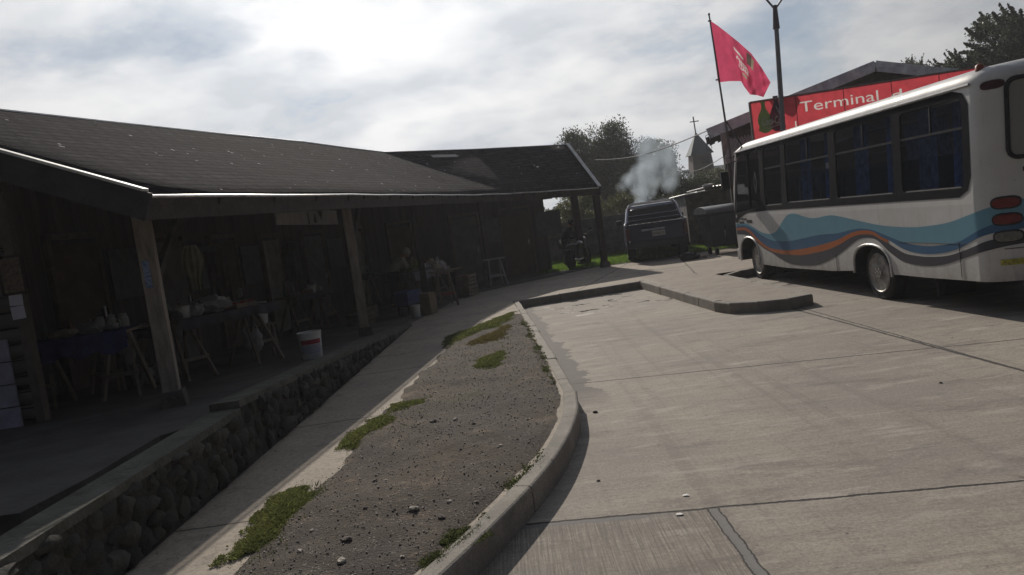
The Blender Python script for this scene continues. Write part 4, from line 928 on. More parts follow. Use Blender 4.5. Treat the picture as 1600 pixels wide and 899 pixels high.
def stripe(name, top, bot, mat_, u0, u1, off=.004, zmin=None):
    n_ = int((u1-u0)/.05); vs = []; fs = []; nz_ = 4
    for i in range(n_+1):
        u = u0+(u1-u0)*i/n_; zt = smooth_interp(top, u) if not callable(top) else top(u); zb_ = smooth_interp(bot, u) if not callable(bot) else bot(u)
        zb_ = max(zb_, archz(u)+.012); zt = max(zt, zb_+.0005)
        for j in range(nz_+1): vs.append(BP(u, zb_+(zt-zb_)*j/nz_, off))
    for i in range(n_):
        for j in range(nz_): a = i*(nz_+1)+j; fs.append((a, a+nz_+1, a+nz_+2, a+1))
    mb = MB(); mb.add(vs, fs); return mb.build(name, mat_, bus, smooth=True)
def archz(u):
    for uc, fl_ in ((.07, .8), (4.98, .86)):
        x = abs(u-uc)/.53
        if x < 1: return .36+(fl_-.36)*math.sqrt(max(0, 1-x*x))**.55+.03
    return .3
UE = 5.64; UB = -3.35
stripe('light_blue_stripe', lbtop, lambda u: max(smooth_interp(dbtop, u), .845 if -2.15 < u < -.7 else 0) , LB, UB, UE)
stripe('dark_blue_stripe', dbtop, ortop, DB, UB, UE)
stripe('orange_stripe', ortop, orbot, ORG, -.44, UE)
stripe('charcoal_stripe', lambda u: smooth_interp(orbot, u) if u > -.44 else smooth_interp(bktop2, u), bkbot, BKS, UB, UE)
# panel seams, script lettering blocks
sm = MB()
for u in (-2.0, 1.15, 4.42): sm.beam(SP(u, .45 if u != 1.15 else .36, .006), SP(u, .86 if u == -2.0 else (.62 if u == 1.15 else .33), .006), .004, .006)
sm.beam(SP(-.7, .845, .006), SP(-2.15, .845, .006), .004, .005)
sm.build('panel_seam', mat('seam_dark', (.06, .06, .06), .6), bus)
Mt = wm(bus)
for (u, z, body, sz_) in ((5.30, 1.22, 'unidos somos', .062),):
    text_mesh('lettering', body, sz_, mat('lettering_black', (.03, .03, .035), .5), bus, Matrix.Translation(SP(u, z, .006)) @ Matrix(((-1, 0, 0, 0), (0, 0, 1, 0), (0, 1, 0, 0), (0, 0, 0, 1))), .001, .002, .3)
bl = MB(); bl.box(SP(5.27, 1.165, .005), (.24, .003, .045)); bl.box(SP(4.82, 1.185, .005), (.30, .003, .06)); bl.build('lettering_block', MATS['lettering_black'], bus)
vt = MB()
for k in range(4): vt.box(SP(5.5, 1.08+.045*k, .006), (.05, .006, .014))
vt.build('side_vent', BLACKP, bus)
MB().lathe(SP(5.53, 1.30, .008), [(.035, 0), (.035, .004)], 16, 'Y').build('round_sticker', mat('sticker_pale', (.4, .4, .4), .5), bus)
# lamps at the rear corner
def patch_on_rear(name, tc_, zc, w_, h_, mat_, off=.02, th=.03, n=18):
    rim = []; vs = []
    for k in range(n):
        a = 2*PI*k/n; ex = math.copysign(abs(math.cos(a)) ** .7, math.cos(a)); ez = math.copysign(abs(math.sin(a)) ** .8, math.sin(a)); rim.append((tc_+ex*w_/2, zc+ez*h_/2))
    vs = [ring(t, z, 0) for t, z in rim]+[ring(tc_+(t-tc_)*.92, zc+(z-zc)*.88, off) for t, z in rim]+[ring(tc_, zc, off*1.35)]
    fs = [(i, (i+1) % n, n+(i+1) % n, n+i) for i in range(n)]+[(n+i, n+(i+1) % n, 2*n) for i in range(n)]
    mb = MB(); mb.add(vs, fs); return mb.build(name, mat_, bus, smooth=True)
RED = mat('red_lens', (.16, .012, .012), .3, .3, 20, spec=.5); CLR = mat('grey_lens', (.17, .165, .15), .3, .3, 20)
for zc, mt in ((1.285, RED), (1.105, RED), (.915, CLR)):
    for mirr in (0, 1):
        tcen = .40 if not mirr else Tz(1, zc)-.40
        patch_on_rear('tail_lamp_bezel', tcen, zc, .33, .15, BLACKP, .012); patch_on_rear('tail_lamp', tcen, zc, .29, .115, mt, .028)
patch_on_rear('roof_vent', .30, 2.57, .27, .10, mat('dark_red_lens', (.05, .012, .018), .3), .012)
patch_on_rear('roof_vent', Tz(1, 2.57)-.30, 2.57, .27, .10, MATS['dark_red_lens'], .012)
MB().lathe((U0-.02, -.20, 2.76), [(.05, 0), (.045, .05), (.02, .075), (.001, .08)], 12).build('marker_lamp', mat('amber_marker', (.22, .05, .02), .4), bus, smooth=True)
# badge and yellow reflector, bumper line
for t0, t1, z0, z1, mt, nm in ((.58, .98, 1.60, 1.65, BLACKP, 'badge'), (.30, 1.15, .60, .665, mat('yellow_reflector', (.42, .38, .06), .5, .6, 25), 'reflector_strip')):
    mb = MB(); vs = []; fs = []
    for i in range(13):
        t = t0+(t1-t0)*i/12; vs += [ring(t, z0, .008), ring(t, z1, .008)]
    for i in range(12): fs.append((2*i, 2*i+2, 2*i+3, 2*i+1))
    mb.add(vs, fs); mb.build(nm, mt, bus)
mb = MB(); mb.tube([ring(.35+.1*i, .78, .006) for i in range(20)], .006, 4); mb.build('bumper_seam', MATS['seam_dark'], bus)
# wheels
def wheel(name, uc, yc, R_, r_, side):
    w_ = MB(); pr = [(r_*.98, -.10), (R_*.93, -.11), (R_, -.085), (R_, .085), (R_*.93, .11), (r_*.98, .10)]
    w_.lathe((uc, yc, R_), pr, 40, 'Y'); o = w_.build('wheel', mat('bus_tyre', (.022, .022, .023), .85, .4, 14), bus, smooth=True)
    rm_ = MB(); s_ = side
    rm_.lathe((uc, yc, R_), [(r_, s_*.11), (r_*.95, s_*.125), (r_*.86, s_*.10), (r_*.82, s_*.03), (r_*.5, s_*.02), (r_*.42, s_*.07), (r_*.32, s_*.08), (r_*.3, s_*.12), (.001, s_*.13)], 32, 'Y')
    rm = rm_.build('rim', mat('dusty_wheel_rim', (.30, .29, .28), .55, .5, 9, .2, 30, metal=.4), o, smooth=True)
    h = MB()
    for k in range(6):
        a = 2*PI*k/6; h.lathe((uc+math.cos(a)*r_*.25, yc, R_+math.sin(a)*r_*.25), [(.012, s_*.11), (.012, s_*.135)], 6, 'Y')
    h.build('wheel_nuts', CHROME, rm)
    h = MB()
    for k in range(6):
        a = 2*PI*(k+.5)/6; h.lathe((uc+math.cos(a)*r_*.66, yc, R_+math.sin(a)*r_*.66), [(.035, s_*.026), (.035, s_*.045)], 8, 'Y')
    h.build('rim_holes', BLACKP, rm)
    for k in range(6):
        pass
    sp_ = MB()
    for k in range(6):
        a = 2*PI*k/6+.1; sp_.beam((uc+math.cos(a)*r_*.4, yc+s_*.06, R_+math.sin(a)*r_*.4), (uc+math.cos(a)*r_*.86, yc+s_*.075, R_+math.sin(a)*r_*.86), .03, .05)
    sp_.build('spokes', MATS['dusty_wheel_rim'], rm)
for uc in (-.02, 4.70):
    wheel('wheel', uc, -.16, .385, .285, 1); wheel('wheel', uc, -BWID+.16, .385, .285, -1)
# wheel arch rims and liners, underbody
for uc, fl_ in ((.07, .8), (4.98, .86)):
    pts = [(uc-.53*1.0*math.cos(PI*k/14), .36+(fl_-.36)*math.sin(PI*k/14)**.55) for k in range(0, 15)]
    MB().tube([SP(u, z, .004) for u, z in pts], .018, 6).build('arch_lip', BUS_W, bus, smooth=True)
    lin = MB(); vs = []; fs = []
    for i, (u, z) in enumerate(pts): vs += [(u, -.004, z), (u, -.50, z)]
    for i in range(len(pts)-1): fs.append((2*i, 2*i+2, 2*i+3, 2*i+1))
    lin.add(vs, fs); lin.build('arch_liner', BLACKP, bus)
MB().box((1.6, -BWID/2, .62), (7.4, .9, .12)).build('chassis', BLACKP, bus)
MB().box((2.55, -BWID/2, .48), (3.0, BWID-.12, .1)).build('underbody', BLACKP, bus)
MB().box((-1.5, -BWID/2, .55), (1.6, BWID-.25, .2)).build('engine_tray', BLACKP, bus)
MB().box((1.6, -BWID/2, 1.0), (7.3, BWID-.14, .06)).build('floor', mat('bus_floor', (.03, .03, .035), .8), bus)
MB().box((-1.2, -.42, .30), (.04, .5, .35)).build('mud_flap', RUBBER, bus)
# curtains and seats seen through the glass
CUR = mat('blue_curtain', (.24, .38, .70), .9, .35, 12, trans=.5)
for (u0, u1, z0, z1) in wins[:3]:
    for a, b in ((u0+.02, u0+.30), ((u0+u1)/2-.02, (u0+u1)/2+.38)):
        for side in (0, 1):
            vs = []; fs = []; nn_ = 22
            for i in range(nn_+1):
                u = a+(b-a)*i/nn_; wv = .035*math.sin(i*1.35)+.01*math.sin(i*.6)
                for z in (z0-.05, z1-.02): vs.append((u, (-lean(z)-.09+wv*(1 if z < 2 else .7)) if not side else (-BWID+lean(z)+.09+wv), z))
            for i in range(nn_): fs.append((2*i, 2*i+2, 2*i+3, 2*i+1))
            mb = MB(); mb.add(vs, fs); mb.build('curtain', CUR, bus, smooth=True)
SEAT = mat('seat_fabric', (.03, .09, .12), .9, .3, 20)
for k in range(8):
    for y_ in (-.55, -1.62):
        u = -1.9+.78*k; st = MB(); st.box((u, y_, 1.28), (.42, .85, .12)); st.box((u-.22, y_, 1.60), (.10, .84, .62), M=Matrix.Rotation(-.15, 3, 'Y')); st.build('seat', SEAT, bus, bevel=.03)
st = MB(); st.box((-1.72, -.38, 1.86), (.03, .26, .28)); st.build('headrest_cover', mat('turquoise_cloth', (.08, .32, .36), .9), bus, bevel=.01)
st = MB(); st.box((2.2, -.36, 1.80), (.04, .2, .36)); st.build('headrest_cover', mat('pale_blue_cloth', (.2, .4, .5), .9), bus, bevel=.01)
MB().box(SP(1.28, 2.02, -.03), (.10, .003, .09)).build('window_notice', MATS['white_paper'], bus)
st = MB(); st.tube([Vector((4.75, -.45, 1.5))+Vector((.05*math.cos(a)*0+.12*math.sin(a)*.3, .2*math.cos(a), .2*math.sin(a))) for a in np.linspace(0, 2*PI, 20)], .014, 6); st.build('steering_wheel', BLACKP, bus)
# ------------------------------------------------------------------ pickup truck
tr = thing('pickup_truck', 'dark blue double-cab pickup truck seen from behind with chrome bars on its bed', 'pickup truck', (4.40, 22.75, .158), math.radians(90-8))
TB = mat('navy_car_paint', (.010, .018, .070), .35, .1, 3, coat=.3, spec=.25); TW = 1.80
def TR(w_, x0, x1, z0, z1, name, m_, bev=.04, taper=1, M=None): return MB().box(((x0+x1)/2, 0, (z0+z1)/2), (x1-x0, w_, z1-z0), taper=taper, M=M).build(name, m_, tr, bevel=bev)
# bed (local x forward, rear at x=0)
side = [(0.05, .45), (.55, .45), (.60, .72), (.74, .92), (.95, .98), (1.2, .98), (1.4, .90), (1.52, .70), (1.56, .42), (4.0, .40), (4.05, .70), (4.2, .90), (4.4, .96), (4.65, .9), (4.8, .70), (4.85, .45), (5.1, .45), (5.15, .75), (5.0, .98), (4.0, 1.08), (0.03, 1.12)]
for s_ in (1, -1):
    p0 = MB(); n = len(side); yo = s_*TW/2; yi = s_*(TW/2-.08)
    tri_ = tessellate_polygon([[Vector((*p_, 0)) for p_ in side]])
    vs = [(x, yo*(1 if z < .95 else .985), z) for x, z in side]+[(x, yi, z) for x, z in side]
    p0.add(vs, [tuple(t) for t in tri_]+[tuple(i+n for i in t) for t in tri_]+[(i, (i+1) % n, (i+1) % n+n, i+n) for i in range(n)]); p0.build('body_side', TB, tr, bevel=.012)
tg = TR(TW-.24, 0.0, .07, .60, 1.12, 'tailgate', TB, .02)
MB().box((-.012, 0, 1.125), (.10, TW-.26, .018)).build('tailgate_trim', mat('bright_trim', (.55, .55, .56), .25, metal=.8), tg, bevel=.004)
MB().box((-.022, .10, .93), (.035, .68, .055)).build('tailgate_handle', mat('chrome_handle', (.35, .38, .48), .3, metal=.6), tg, bevel=.01)
MB().tube([(-.012, .045*math.cos(a), 1.04+.045*math.sin(a)) for a in np.linspace(0, 2*PI, 20)], .006, 5).build('round_emblem', CHROME, tg)
pl = MB().box((-.03, -.05, .80), (.012, .38, .16)).build('number_plate', mat('plate_white', (.42, .42, .40), .5, .1), tg, bevel=.003)
PM = Matrix(((0, 0, -1, 0), (-1, 0, 0, 0), (0, 1, 0, 0), (0, 0, 0, 1)))
text_mesh('plate_text', 'FX·BX·73', .085, mat('plate_black', (.02, .02, .02), .5), tg, Matrix.Translation((-.038, .125, .77)) @ PM, .001, .001)
TR(TW-.16, .02, 1.5, .50, .62, 'bed_floor', BLACKP, .01)
for s_ in (1, -1):
    tl = MB().box((.02, s_*(TW/2-.065), .86), (.09, .115, .36)).build('tail_light', mat('dim_red_lens', (.09, .02, .02), .3), tr, bevel=.02)
    MB().box((-.03, s_*(TW/2-.24), .505), (.02, .22, .07)).build('reflector', mat('reflector_red', (.14, .01, .015), .3), tr, bevel=.006)
    MB().tube([(-.0, s_*(TW/2-.02), 1.13), (1.55, s_*(TW/2-.02), 1.14)], .02, 6).build('bed_rail', MATS['bright_trim'], tr)
TR(TW-.1, -.10, .08, .42, .60, 'rear_bumper', mat('dark_bumper', (.03, .03, .035), .5), .03)
MB().tube([(-.14, 0, .36), (-.24, 0, .36), (-.24, 0, .42)], .02, 6).build('tow_bar', BLACKP, tr)
MB().tube([(.5, .55, .33), (-.05, .55, .31)], .03, 8).build('exhaust', mat('exhaust_steel', (.4, .38, .35), .4, metal=.7), tr)
# cab
cab = MB(); zc0, zc1 = 1.08, 1.70; wb, wt = TW-.06, TW-.42
cb_ = [(1.52, zc0), (4.15, zc0), (3.45, zc1-.02), (3.2, zc1), (1.95, zc1), (1.68, zc1-.05)]
def ycab(z): return (wb+(wt-wb)*(z-zc0)/(zc1-zc0))/2
vs = [(x, ycab(z), z) for x, z in cb_]+[(x, -ycab(z), z) for x, z in cb_]; n = 6
cab.add(vs, [(0, 1, 2, 3, 4, 5), (11, 10, 9, 8, 7, 6)]+[(i, (i+1) % 6, (i+1) % 6+6, i+6) for i in range(6)]); cab.build('cab', TB, tr, bevel=.035)
TGL = glass_mat('truck_glass', (.02, .024, .03), .85, .05)
mb = MB(); a_ = Vector((1.505, 0, 1.16)); b_ = Vector((1.645, 0, 1.60)); mb.add([(a_.x, ycab(1.16)-.1, 1.16), (a_.x, -ycab(1.16)+.1, 1.16), (b_.x-.0, -ycab(1.6)+.08, 1.60), (b_.x-.0, ycab(1.6)-.08, 1.60)], [(0, 1, 2, 3)]); mb.build('rear_window', TGL, tr)
for s_ in (1, -1):
    mb = MB(); mb.add([(1.85, s_*(ycab(1.16)+.004), 1.16), (3.75, s_*(ycab(1.16)+.004), 1.16), (3.28, s_*(ycab(1.6)+.004), 1.6), (1.98, s_*(ycab(1.6)+.004), 1.6)], [(0, 1, 2, 3)]); mb.build('side_window', TGL, tr)
    MB().box((3.55, s_*(TW/2+.12), 1.17), (.10, .20, .16)).build('side_mirror', BLACKP, tr, bevel=.03)
mb = MB(); mb.add([(4.10, -.7, 1.11), (4.10, .7, 1.11), (3.49, .60, 1.64), (3.49, -.60, 1.64)], [(0, 1, 2, 3)]); mb.build('windscreen', TGL, tr)
mb = MB(); mb.box((4.55, 0, .95), (1.15, TW-.18, .22)); mb.box((5.08, 0, .62), (.16, TW-.1, .5)); mb.build('bonnet', TB, tr, bevel=.05)
TR(TW-.3, 1.5, 4.9, .38, .6, 'underbody', BLACKP, .02)
# chrome sports bars framing the cab back
for s_ in (1,):
    path = [(.85, TW/2-.06, 1.14), (1.30, TW/2-.16, 1.58), (1.36, TW/2-.24, 1.69), (1.38, TW/2-.34, 1.72), (1.38, -TW/2+.34, 1.72), (1.36, -TW/2+.24, 1.69), (1.30, -TW/2+.16, 1.58), (.85, -TW/2+.06, 1.14)]
    MB().tube(path, .038, 8).build('sports_bar', CHROME, tr, smooth=True)
for z_ in (1.60, 1.36, 1.22):
    yb = (TW/2-.14)-(z_-1.36)*.12; MB().tube([(1.33, yb, z_), (1.33, -yb, z_)], .016, 6).build('cross_bar', CHROME, tr)
MB().tube([(2.0, 0.05, 1.70), (1.92, .05, 1.92)], .006, 5).build('aerial', BLACKP, tr)
for x_ in (1.08, 4.42):
    for s_ in (1, -1):
        w_ = MB(); w_.lathe((x_, s_*(TW/2-.13), .37), [(.24, -.12), (.35, -.125), (.37, -.09), (.37, .09), (.35, .125), (.24, .12)], 30, 'Y'); o = w_.build('wheel', RUBBER, tr, smooth=True)
        MB().lathe((x_, s_*(TW/2-.13), .37), [(.24, s_*.12), (.22, s_*.13), (.2, s_*.06), (.08, s_*.05), (.06, s_*.1), (.001, s_*.1)], 20, 'Y').build('rim', mat('alloy_rim', (.4, .4, .41), .35, metal=.8), o, smooth=True)
for s_ in (1, -1): MB().box((.72, s_*(TW/2-.14), .32), (.02, .24, .3)).build('mud_flap', RUBBER, tr)
# ------------------------------------------------------------------ wheeled rubbish container
wb_ = gz(1104, 401, .158); cpos = (wb_.x+.80, wb_.y+.45, .158)
bn = thing('rubbish_container', 'large dark grey wheeled rubbish container with curved lid beside the front of the bus', 'rubbish container', cpos, math.radians(4))
BC = mat('container_plastic', (.035, .037, .045), .5, .25, 3, .1, 20)
bdy = MB(); vs = []
for z, wx, wy in ((.22, .58, .38), (.30, .60, .40), (1.10, .68, .50), (1.16, .71, .53)): vs += [(-wx, -wy, z), (wx, -wy, z), (wx, wy, z), (-wx, wy, z)]
fs = [(0, 3, 2, 1)]
for j in range(3):
    for k in range(4): fs.append((4*j+k, 4*j+(k+1) % 4, 4*j+4+(k+1) % 4, 4*j+4+k))
bdy.add(vs, fs); bdy.build('body', BC, bn, bevel=.03)
for sx in (-.2, .2): MB().box((sx, -.47, .72), (.05, .05, .74)).build('body_rib', BC, bn, bevel=.015)
ld = MB(); vs = []; fs = []; n = 12
for i in range(n+1):
    a = PI*i/n; yy = -.56*math.cos(a); zz_ = 1.17+.20*math.sin(a) ** .8
    for x_ in (-.75, .75): vs.append((x_, yy, zz_))
for i in range(n): fs.append((2*i, 2*i+2, 2*i+3, 2*i+1))
fs += [tuple(range(0, 2*n+2, 2)), tuple(range(1, 2*n+2, 2))]; ld.add(vs, fs); ld.build('lid', mat('container_lid', (.10, .10, .11), .35, .2, 4), bn, bevel=.012)
for sx in (-.74, .74): MB().tube([(sx, -.1, 1.02), (sx*1.1, -.1, 1.02)], .035, 8).build('lifting_pin', BC, bn)
for sx in (-.48, .48):
    for sy in (-.3, .3):
        w_ = MB(); w_.lathe((sx, sy, .10), [(.03, -.03), (.10, -.03), (.10, .03), (.03, .03)], 16, 'X'); o = w_.build('castor', RUBBER, bn)
        MB().beam((sx, sy, .10), (sx, sy, .24), .09, .03).build('castor_fork', GALV, o)
dm = MB(); dm.add([(-.28, -.455, .86), (-.21, -.457, .86), (-.20, -.452, .78), (-.225, -.44, .55), (-.235, -.437, .40), (-.25, -.44, .55), (-.27, -.452, .78)], [tuple(range(7))])
dm.build('paint_drip', mat('pale_drip', (.4, .38, .36), .7), bn, fix=False)
# rag / bag on the ground
bgp = gz(1076, 407, .158)
rg_ = MB(); rg_.blob((0, 0, .10), (.20, .16, .13), 3, .22, 3, 3); rg_.blob((.18, .03, .07), (.16, .12, .09), 3, .25, 5, 3)
one('rubbish_bag', mat('black_bag', (.02, .02, .022), .45, .3, 8, .6, 25), 'crumpled black rubbish bag lying on the pavement behind the pickup truck', 'bag', rg_, (bgp.x, bgp.y, .158), smooth=True)
bgp = gz(1097, 404, .158); rg_ = MB(); rg_.blob((0, 0, .03), (.15, .09, .045), 3, .35, 7, 4)
one('cloth_rag', mat('pale_rag', (.42, .36, .30), .9, .4, 15, col2=(.12, .10, .08)), 'crumpled pale rag lying next to the black bag', 'rag', rg_, (bgp.x, bgp.y, .158), smooth=True)
# ------------------------------------------------------------------ fence, shed
FEN = mat('fence_concrete', (.15, .14, .13), .9, .4, 3, .4, 25)
fe = thing('concrete_fence', 'dark concrete panel fence beyond the lawn and the pickup truck', 'fence', (3, 29, .16))
fx = [-3.0+1.95*k for k in range(8)]
for k in range(7):
    a, b = fx[k], fx[k+1]; top = 1.62
    pn = MB()
    for r_ in range(3): pn.box(((a+b)/2, 29, .18+.475*(r_+.5)), (b-a-.14, .07, .475))
    pn.build('panel', FEN, fe, world=True, bevel=.008)
for k in range(8): MB().box((fx[k], 29, .88), (.14, .14, 1.55)).build('fence_post', FEN, fe, world=True, bevel=.01)
sh = thing('shed', 'low concrete block shed with sheet roofing beside the container', 'shed', (8.5, 26.6, .16))
a = gy(1072, 306, 26.5); b = gy(1165, 286, 26.5)
MB().box(((a.x+12.5)/2, 27.6, 1.05), (12.5-a.x, 1.9, 1.85)).build('block_wall', mat('block_wall', (.17, .16, .15), .9, .4, 4, .4, 20), sh, world=True)
for (p0, p1, z_) in (((1070, 304), (1106, 297), 0), ((1100, 293), (1175, 283), 0)):
    q0 = gy(*p0, 26.2); q1 = gy(*p1, 26.2); rs = MB(); vs = []; fs = []; n = 40
    for i in range(n+1):
        p = q0.lerp(q1, i/n); dz = .02*math.sin(i*2.2)
        vs += [(p.x, 26.2, p.z+dz), (p.x, 28.8, p.z-.05+dz)]
    for i in range(n): fs.append((2*i, 2*i+2, 2*i+3, 2*i+1))
    rs.add(vs, fs); o = rs.build('roof_sheet', mat('weathered_zinc', (.30, .30, .31), .5, .4, 5, metal=.5), sh, world=True)
    md = o.modifiers.new('s', 'SOLIDIFY'); md.thickness = .03
gcl = gy(1108, 291, 26.1); one('roof_rag', mat('pale_sack', (.6, .58, .55), .9, .2), 'small white sack lying on the shed roof edge', 'sack', MB().blob((0, 0, 0), (.24, .12, .06), 2, .25, 2), (gcl.x, 26.25, gcl.z+.03))
# ------------------------------------------------------------------ terminal building
YB = 22.8
te = thing('terminal_building', 'bus terminal building with low gable roof behind the red sign', 'building', (gy(1150, 230, YB).x, YB, .16))
EL, AP = gy(1105, 203, YB), gy(1366, 97, YB); ER = Vector((2*AP.x-EL.x+.4, YB, EL.z-.05))
TE_W = mat('terminal_wall', (.10, .095, .09), .85, .3, 3, .2)
rt_ = MB()
for (p, q_) in ((EL, AP), (AP, ER)):
    d_ = Vector((6.5, 13, 0)); n = 30; vs = []; fs = []
    rt_.add([p, q_, q_+d_, p+d_, p-Vector((0, 0, .05)), q_-Vector((0, 0, .05)), q_+d_-Vector((0, 0, .05)), p+d_-Vector((0, 0, .05))], [(0, 1, 2, 3), (4, 5, 6, 7), (0, 1, 5, 4), (2, 3, 7, 6), (0, 3, 7, 4), (1, 2, 6, 5)])
rt_.build('roof', mat('terminal_roof', (.12, .12, .125), .6, .3, 2), te, world=True)
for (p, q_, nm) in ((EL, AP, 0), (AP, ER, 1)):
    MB().beam(p+Vector((0, -.03, -.12)), q_+Vector((0, -.03, -.12)), .05, .30).build('barge_board', mat('blue_offset_fascia', (.60, .78, .92), .7, .35, 3, .2, 20), te, world=True)  # pale board, extra blue put in to offset red light bounced off the sign
    jag = MB(); n = 60
    for i in range(n):
        a_, b_ = p.lerp(q_, i/n), p.lerp(q_, (i+1)/n); h1 = .22+.12*abs(noise.noise(Vector((i*.35, nm, 0)))); 
        jag.add([a_+Vector((0, .25, -.2)), b_+Vector((0, .25, -.2)), b_+Vector((0, .25, -.2-h1)), a_+Vector((0, .25, -.2-h1))], [(0, 1, 2, 3)])
    jag.build('gable_lining', W_DARK, te, world=True, fix=False)
wx0 = gy(1150, 230, YB).x
MB().add([(wx0, YB+.9, .16), (ER.x-.7, YB+.9, .16), (ER.x-.7, YB+.9, ER.z-.1), (AP.x, YB+.9, AP.z-.12), (wx0, YB+.9, EL.z+.12)], [(0, 1, 2, 3, 4)]).add([(wx0, YB+.9, .16), (wx0+6.5, YB+13, .16), (wx0+6.5, YB+13, EL.z+.12), (wx0, YB+.9, EL.z+.12)], [(0, 1, 2, 3)]).build('wall', TE_W, te, world=True)
# lean-to with corrugated sheet
cs = MB(); c0, c1, c2, c3 = gy(1133, 247, YB-.9), gy(1215, 233, YB-.9), gy(1215, 203, YB), gy(1141, 217, YB); n = 90; vs = []; fs = []
for i in range(n+1):
    t = i/n; w_ = .03*math.sin(i*2*PI/6.5); a_, b_ = c0.lerp(c1, t), c3.lerp(c2, t); vs += [a_+Vector((0, 0, w_)), b_+Vector((0, 0, w_))]
for i in range(n): fs.append((2*i, 2*i+2, 2*i+3, 2*i+1))
cs.add(vs, fs); cs.build('corrugated_canopy', mat('corrugated_zinc', (.42, .41, .39), .55, .3, 3, metal=.3), te, smooth=True, world=True)
MB().beam(c0+Vector((0, 0, -.1)), c1+Vector((0, 0, -.1)), .05, .13).build('canopy_fascia', mat('canopy_fascia_paint', (.36, .34, .33), .7, .3), te, world=True)
pA, pB = gy(1129, 225, YB-.5), gy(1141, 266, YB-.5)
MB().box(((pA.x+pB.x)/2, YB-.5, (pA.z+pB.z)/2+.15), (pB.x-pA.x+.05, .06, pA.z-pB.z+.3)).build('end_panel', mat('end_panel_paint', (.30, .29, .28), .75, .3), te, world=True)
MB().beam((pA.x+.12, YB-.5, .16), (pA.x+.12, YB-.5, 2.9), .1).build('canopy_post', W_DARK, te, world=True)
MB().tube([gy(1135, 190, YB-.1), gy(1165, 236, YB-.7)], .02, 6).build('stay_rod', DARKMETAL, te, world=True)
# ------------------------------------------------------------------ red sign
YS = 20.3
s0, s1 = gy(1172, 160, YS), gy(1178, 213, YS); sx0 = s0.x; ztop = s0.z; zbot = s1.z-.25
sg = thing('terminal_sign', 'long red terminal sign with white lettering and drinks logo mounted on the gable front', 'sign', (sx0, YS, zbot))
slope = (gy(1520, 106, YS).z-ztop)/(gy(1520, 106, YS).x-sx0)
RS = mat('sign_red', (.60, .07, .09), .55, .2, 3, trans=.5); SW = mat('sign_white', (.75, .73, .71), .6, .1, trans=.5); pw_ = gy(1318, 150, YS).x-gy(1242, 150, YS).x
def sgz(x): return slope*(x-sx0)
xs_ = [sx0]+[gy(1242, 150, YS).x+pw_*k for k in range(0, 5)]
def text_w(body, size, off):
    cu = bpy.data.curves.new('t', 'FONT'); cu.body = body; cu.size = size; cu.offset = off; t = bpy.data.objects.new('t', cu); C.objects.link(t)
    bpy.context.view_layer.update(); w0 = t.dimensions.x; bpy.data.objects.remove(t); bpy.data.curves.remove(cu); return w0
def sign_mat(body, px, py, cap, width, off, Yo):
    p = gy(px, py, YS+Yo); k = width/text_w(body, cap/.69, off)
    return Matrix(((k, 0, 0, p.x), (0, 0, -1, p.y), (slope*k, 1, 0, p.z), (0, 0, 0, 1)))
kS = (YS/22.48)
words = [('Terminal', 1250, 176, .29*kS, gy(1379, 165, YS).x-gy(1250, 176, YS).x, .03), ('de', 1391, 157.5, .29*kS, gy(1437, 150, YS).x-gy(1391, 157, YS).x, .03), ('Buses', 1446, 150, .29*kS, gy(1530, 135, YS).x-gy(1446, 150, YS).x, .03), ('L', 1242, 204, .26*kS, .20, .03)]
def text_loops(body, size, off, M_):
    cu = bpy.data.curves.new('t', 'FONT'); cu.body = body; cu.size = size; cu.offset = off; cu.fill_mode = 'NONE' if hasattr(cu, 'fill_mode') else cu.fill_mode; cu.resolution_u = 4
    t = bpy.data.objects.new('t', cu); C.objects.link(t); dg = bpy.context.evaluated_depsgraph_get(); me = bpy.data.meshes.new_from_object(t.evaluated_get(dg)); bpy.data.objects.remove(t); bpy.data.curves.remove(cu)
    co_ = [M_ @ v.co for v in me.vertices]; adj = {}
    for e in me.edges: a_, b_ = e.vertices; adj.setdefault(a_, []).append(b_); adj.setdefault(b_, []).append(a_)
    seen = set(); loops = []
    for v0 in adj:
        if v0 in seen: continue
        lp_ = [v0]; seen.add(v0); cur = v0
        while True:
            nx = [n_ for n_ in adj[cur] if n_ not in seen]
            if not nx: break
            cur = nx[0]; seen.add(cur); lp_.append(cur)
        if len(lp_) > 2: loops.append([(co_[i].x, co_[i].z) for i in lp_])
    bpy.data.meshes.remove(me); return loops
def inside(p, lp_):
    c_ = False
    for (x1, y1), (x2, y2) in zip(lp_, lp_[1:]+lp_[:1]):
        if (y1 > p[1]) != (y2 > p[1]) and p[0] < (x2-x1)*(p[1]-y1)/(y2-y1)+x1: c_ = not c_
    return c_
xe = xs_[-1]; outer = [(sx0, zbot), (xe, zbot+sgz(xe)), (xe, ztop+sgz(xe)), (sx0, ztop)]; holes_ = []; counters = []
def add_poly(mb, pls, y_):
    tri = tessellate_polygon([[Vector((*p_, 0)) for p_ in pl] for pl in pls]); flat = [p_ for pl in pls for p_ in pl]; mb.add([(x, y_, z) for x, z in flat], [tuple(t_) for t_ in tri])
for (bd_, px, py, cap, wd_, of_) in words:
    ls = text_loops(bd_, cap/.69, of_, sign_mat(bd_, px, py, cap, wd_, of_, 0)); outs = []; ins_ = []
    for i, l_ in enumerate(ls): (ins_ if sum(inside(l_[0], o_) for j, o_ in enumerate(ls) if j != i) % 2 else outs).append(l_)
    let = MB()
    for o_ in outs: add_poly(let, [o_]+[c_ for c_ in ins_ if inside(c_[0], o_)], YS)
    let.build('lettering', SW, sg, world=True, fix=False); holes_ += outs; counters += ins_
cv_ = MB(); add_poly(cv_, [outer]+holes_, YS)
for c_ in counters: add_poly(cv_, [c_], YS)
cv_.build('canvas', RS, sg, world=True, fix=False)
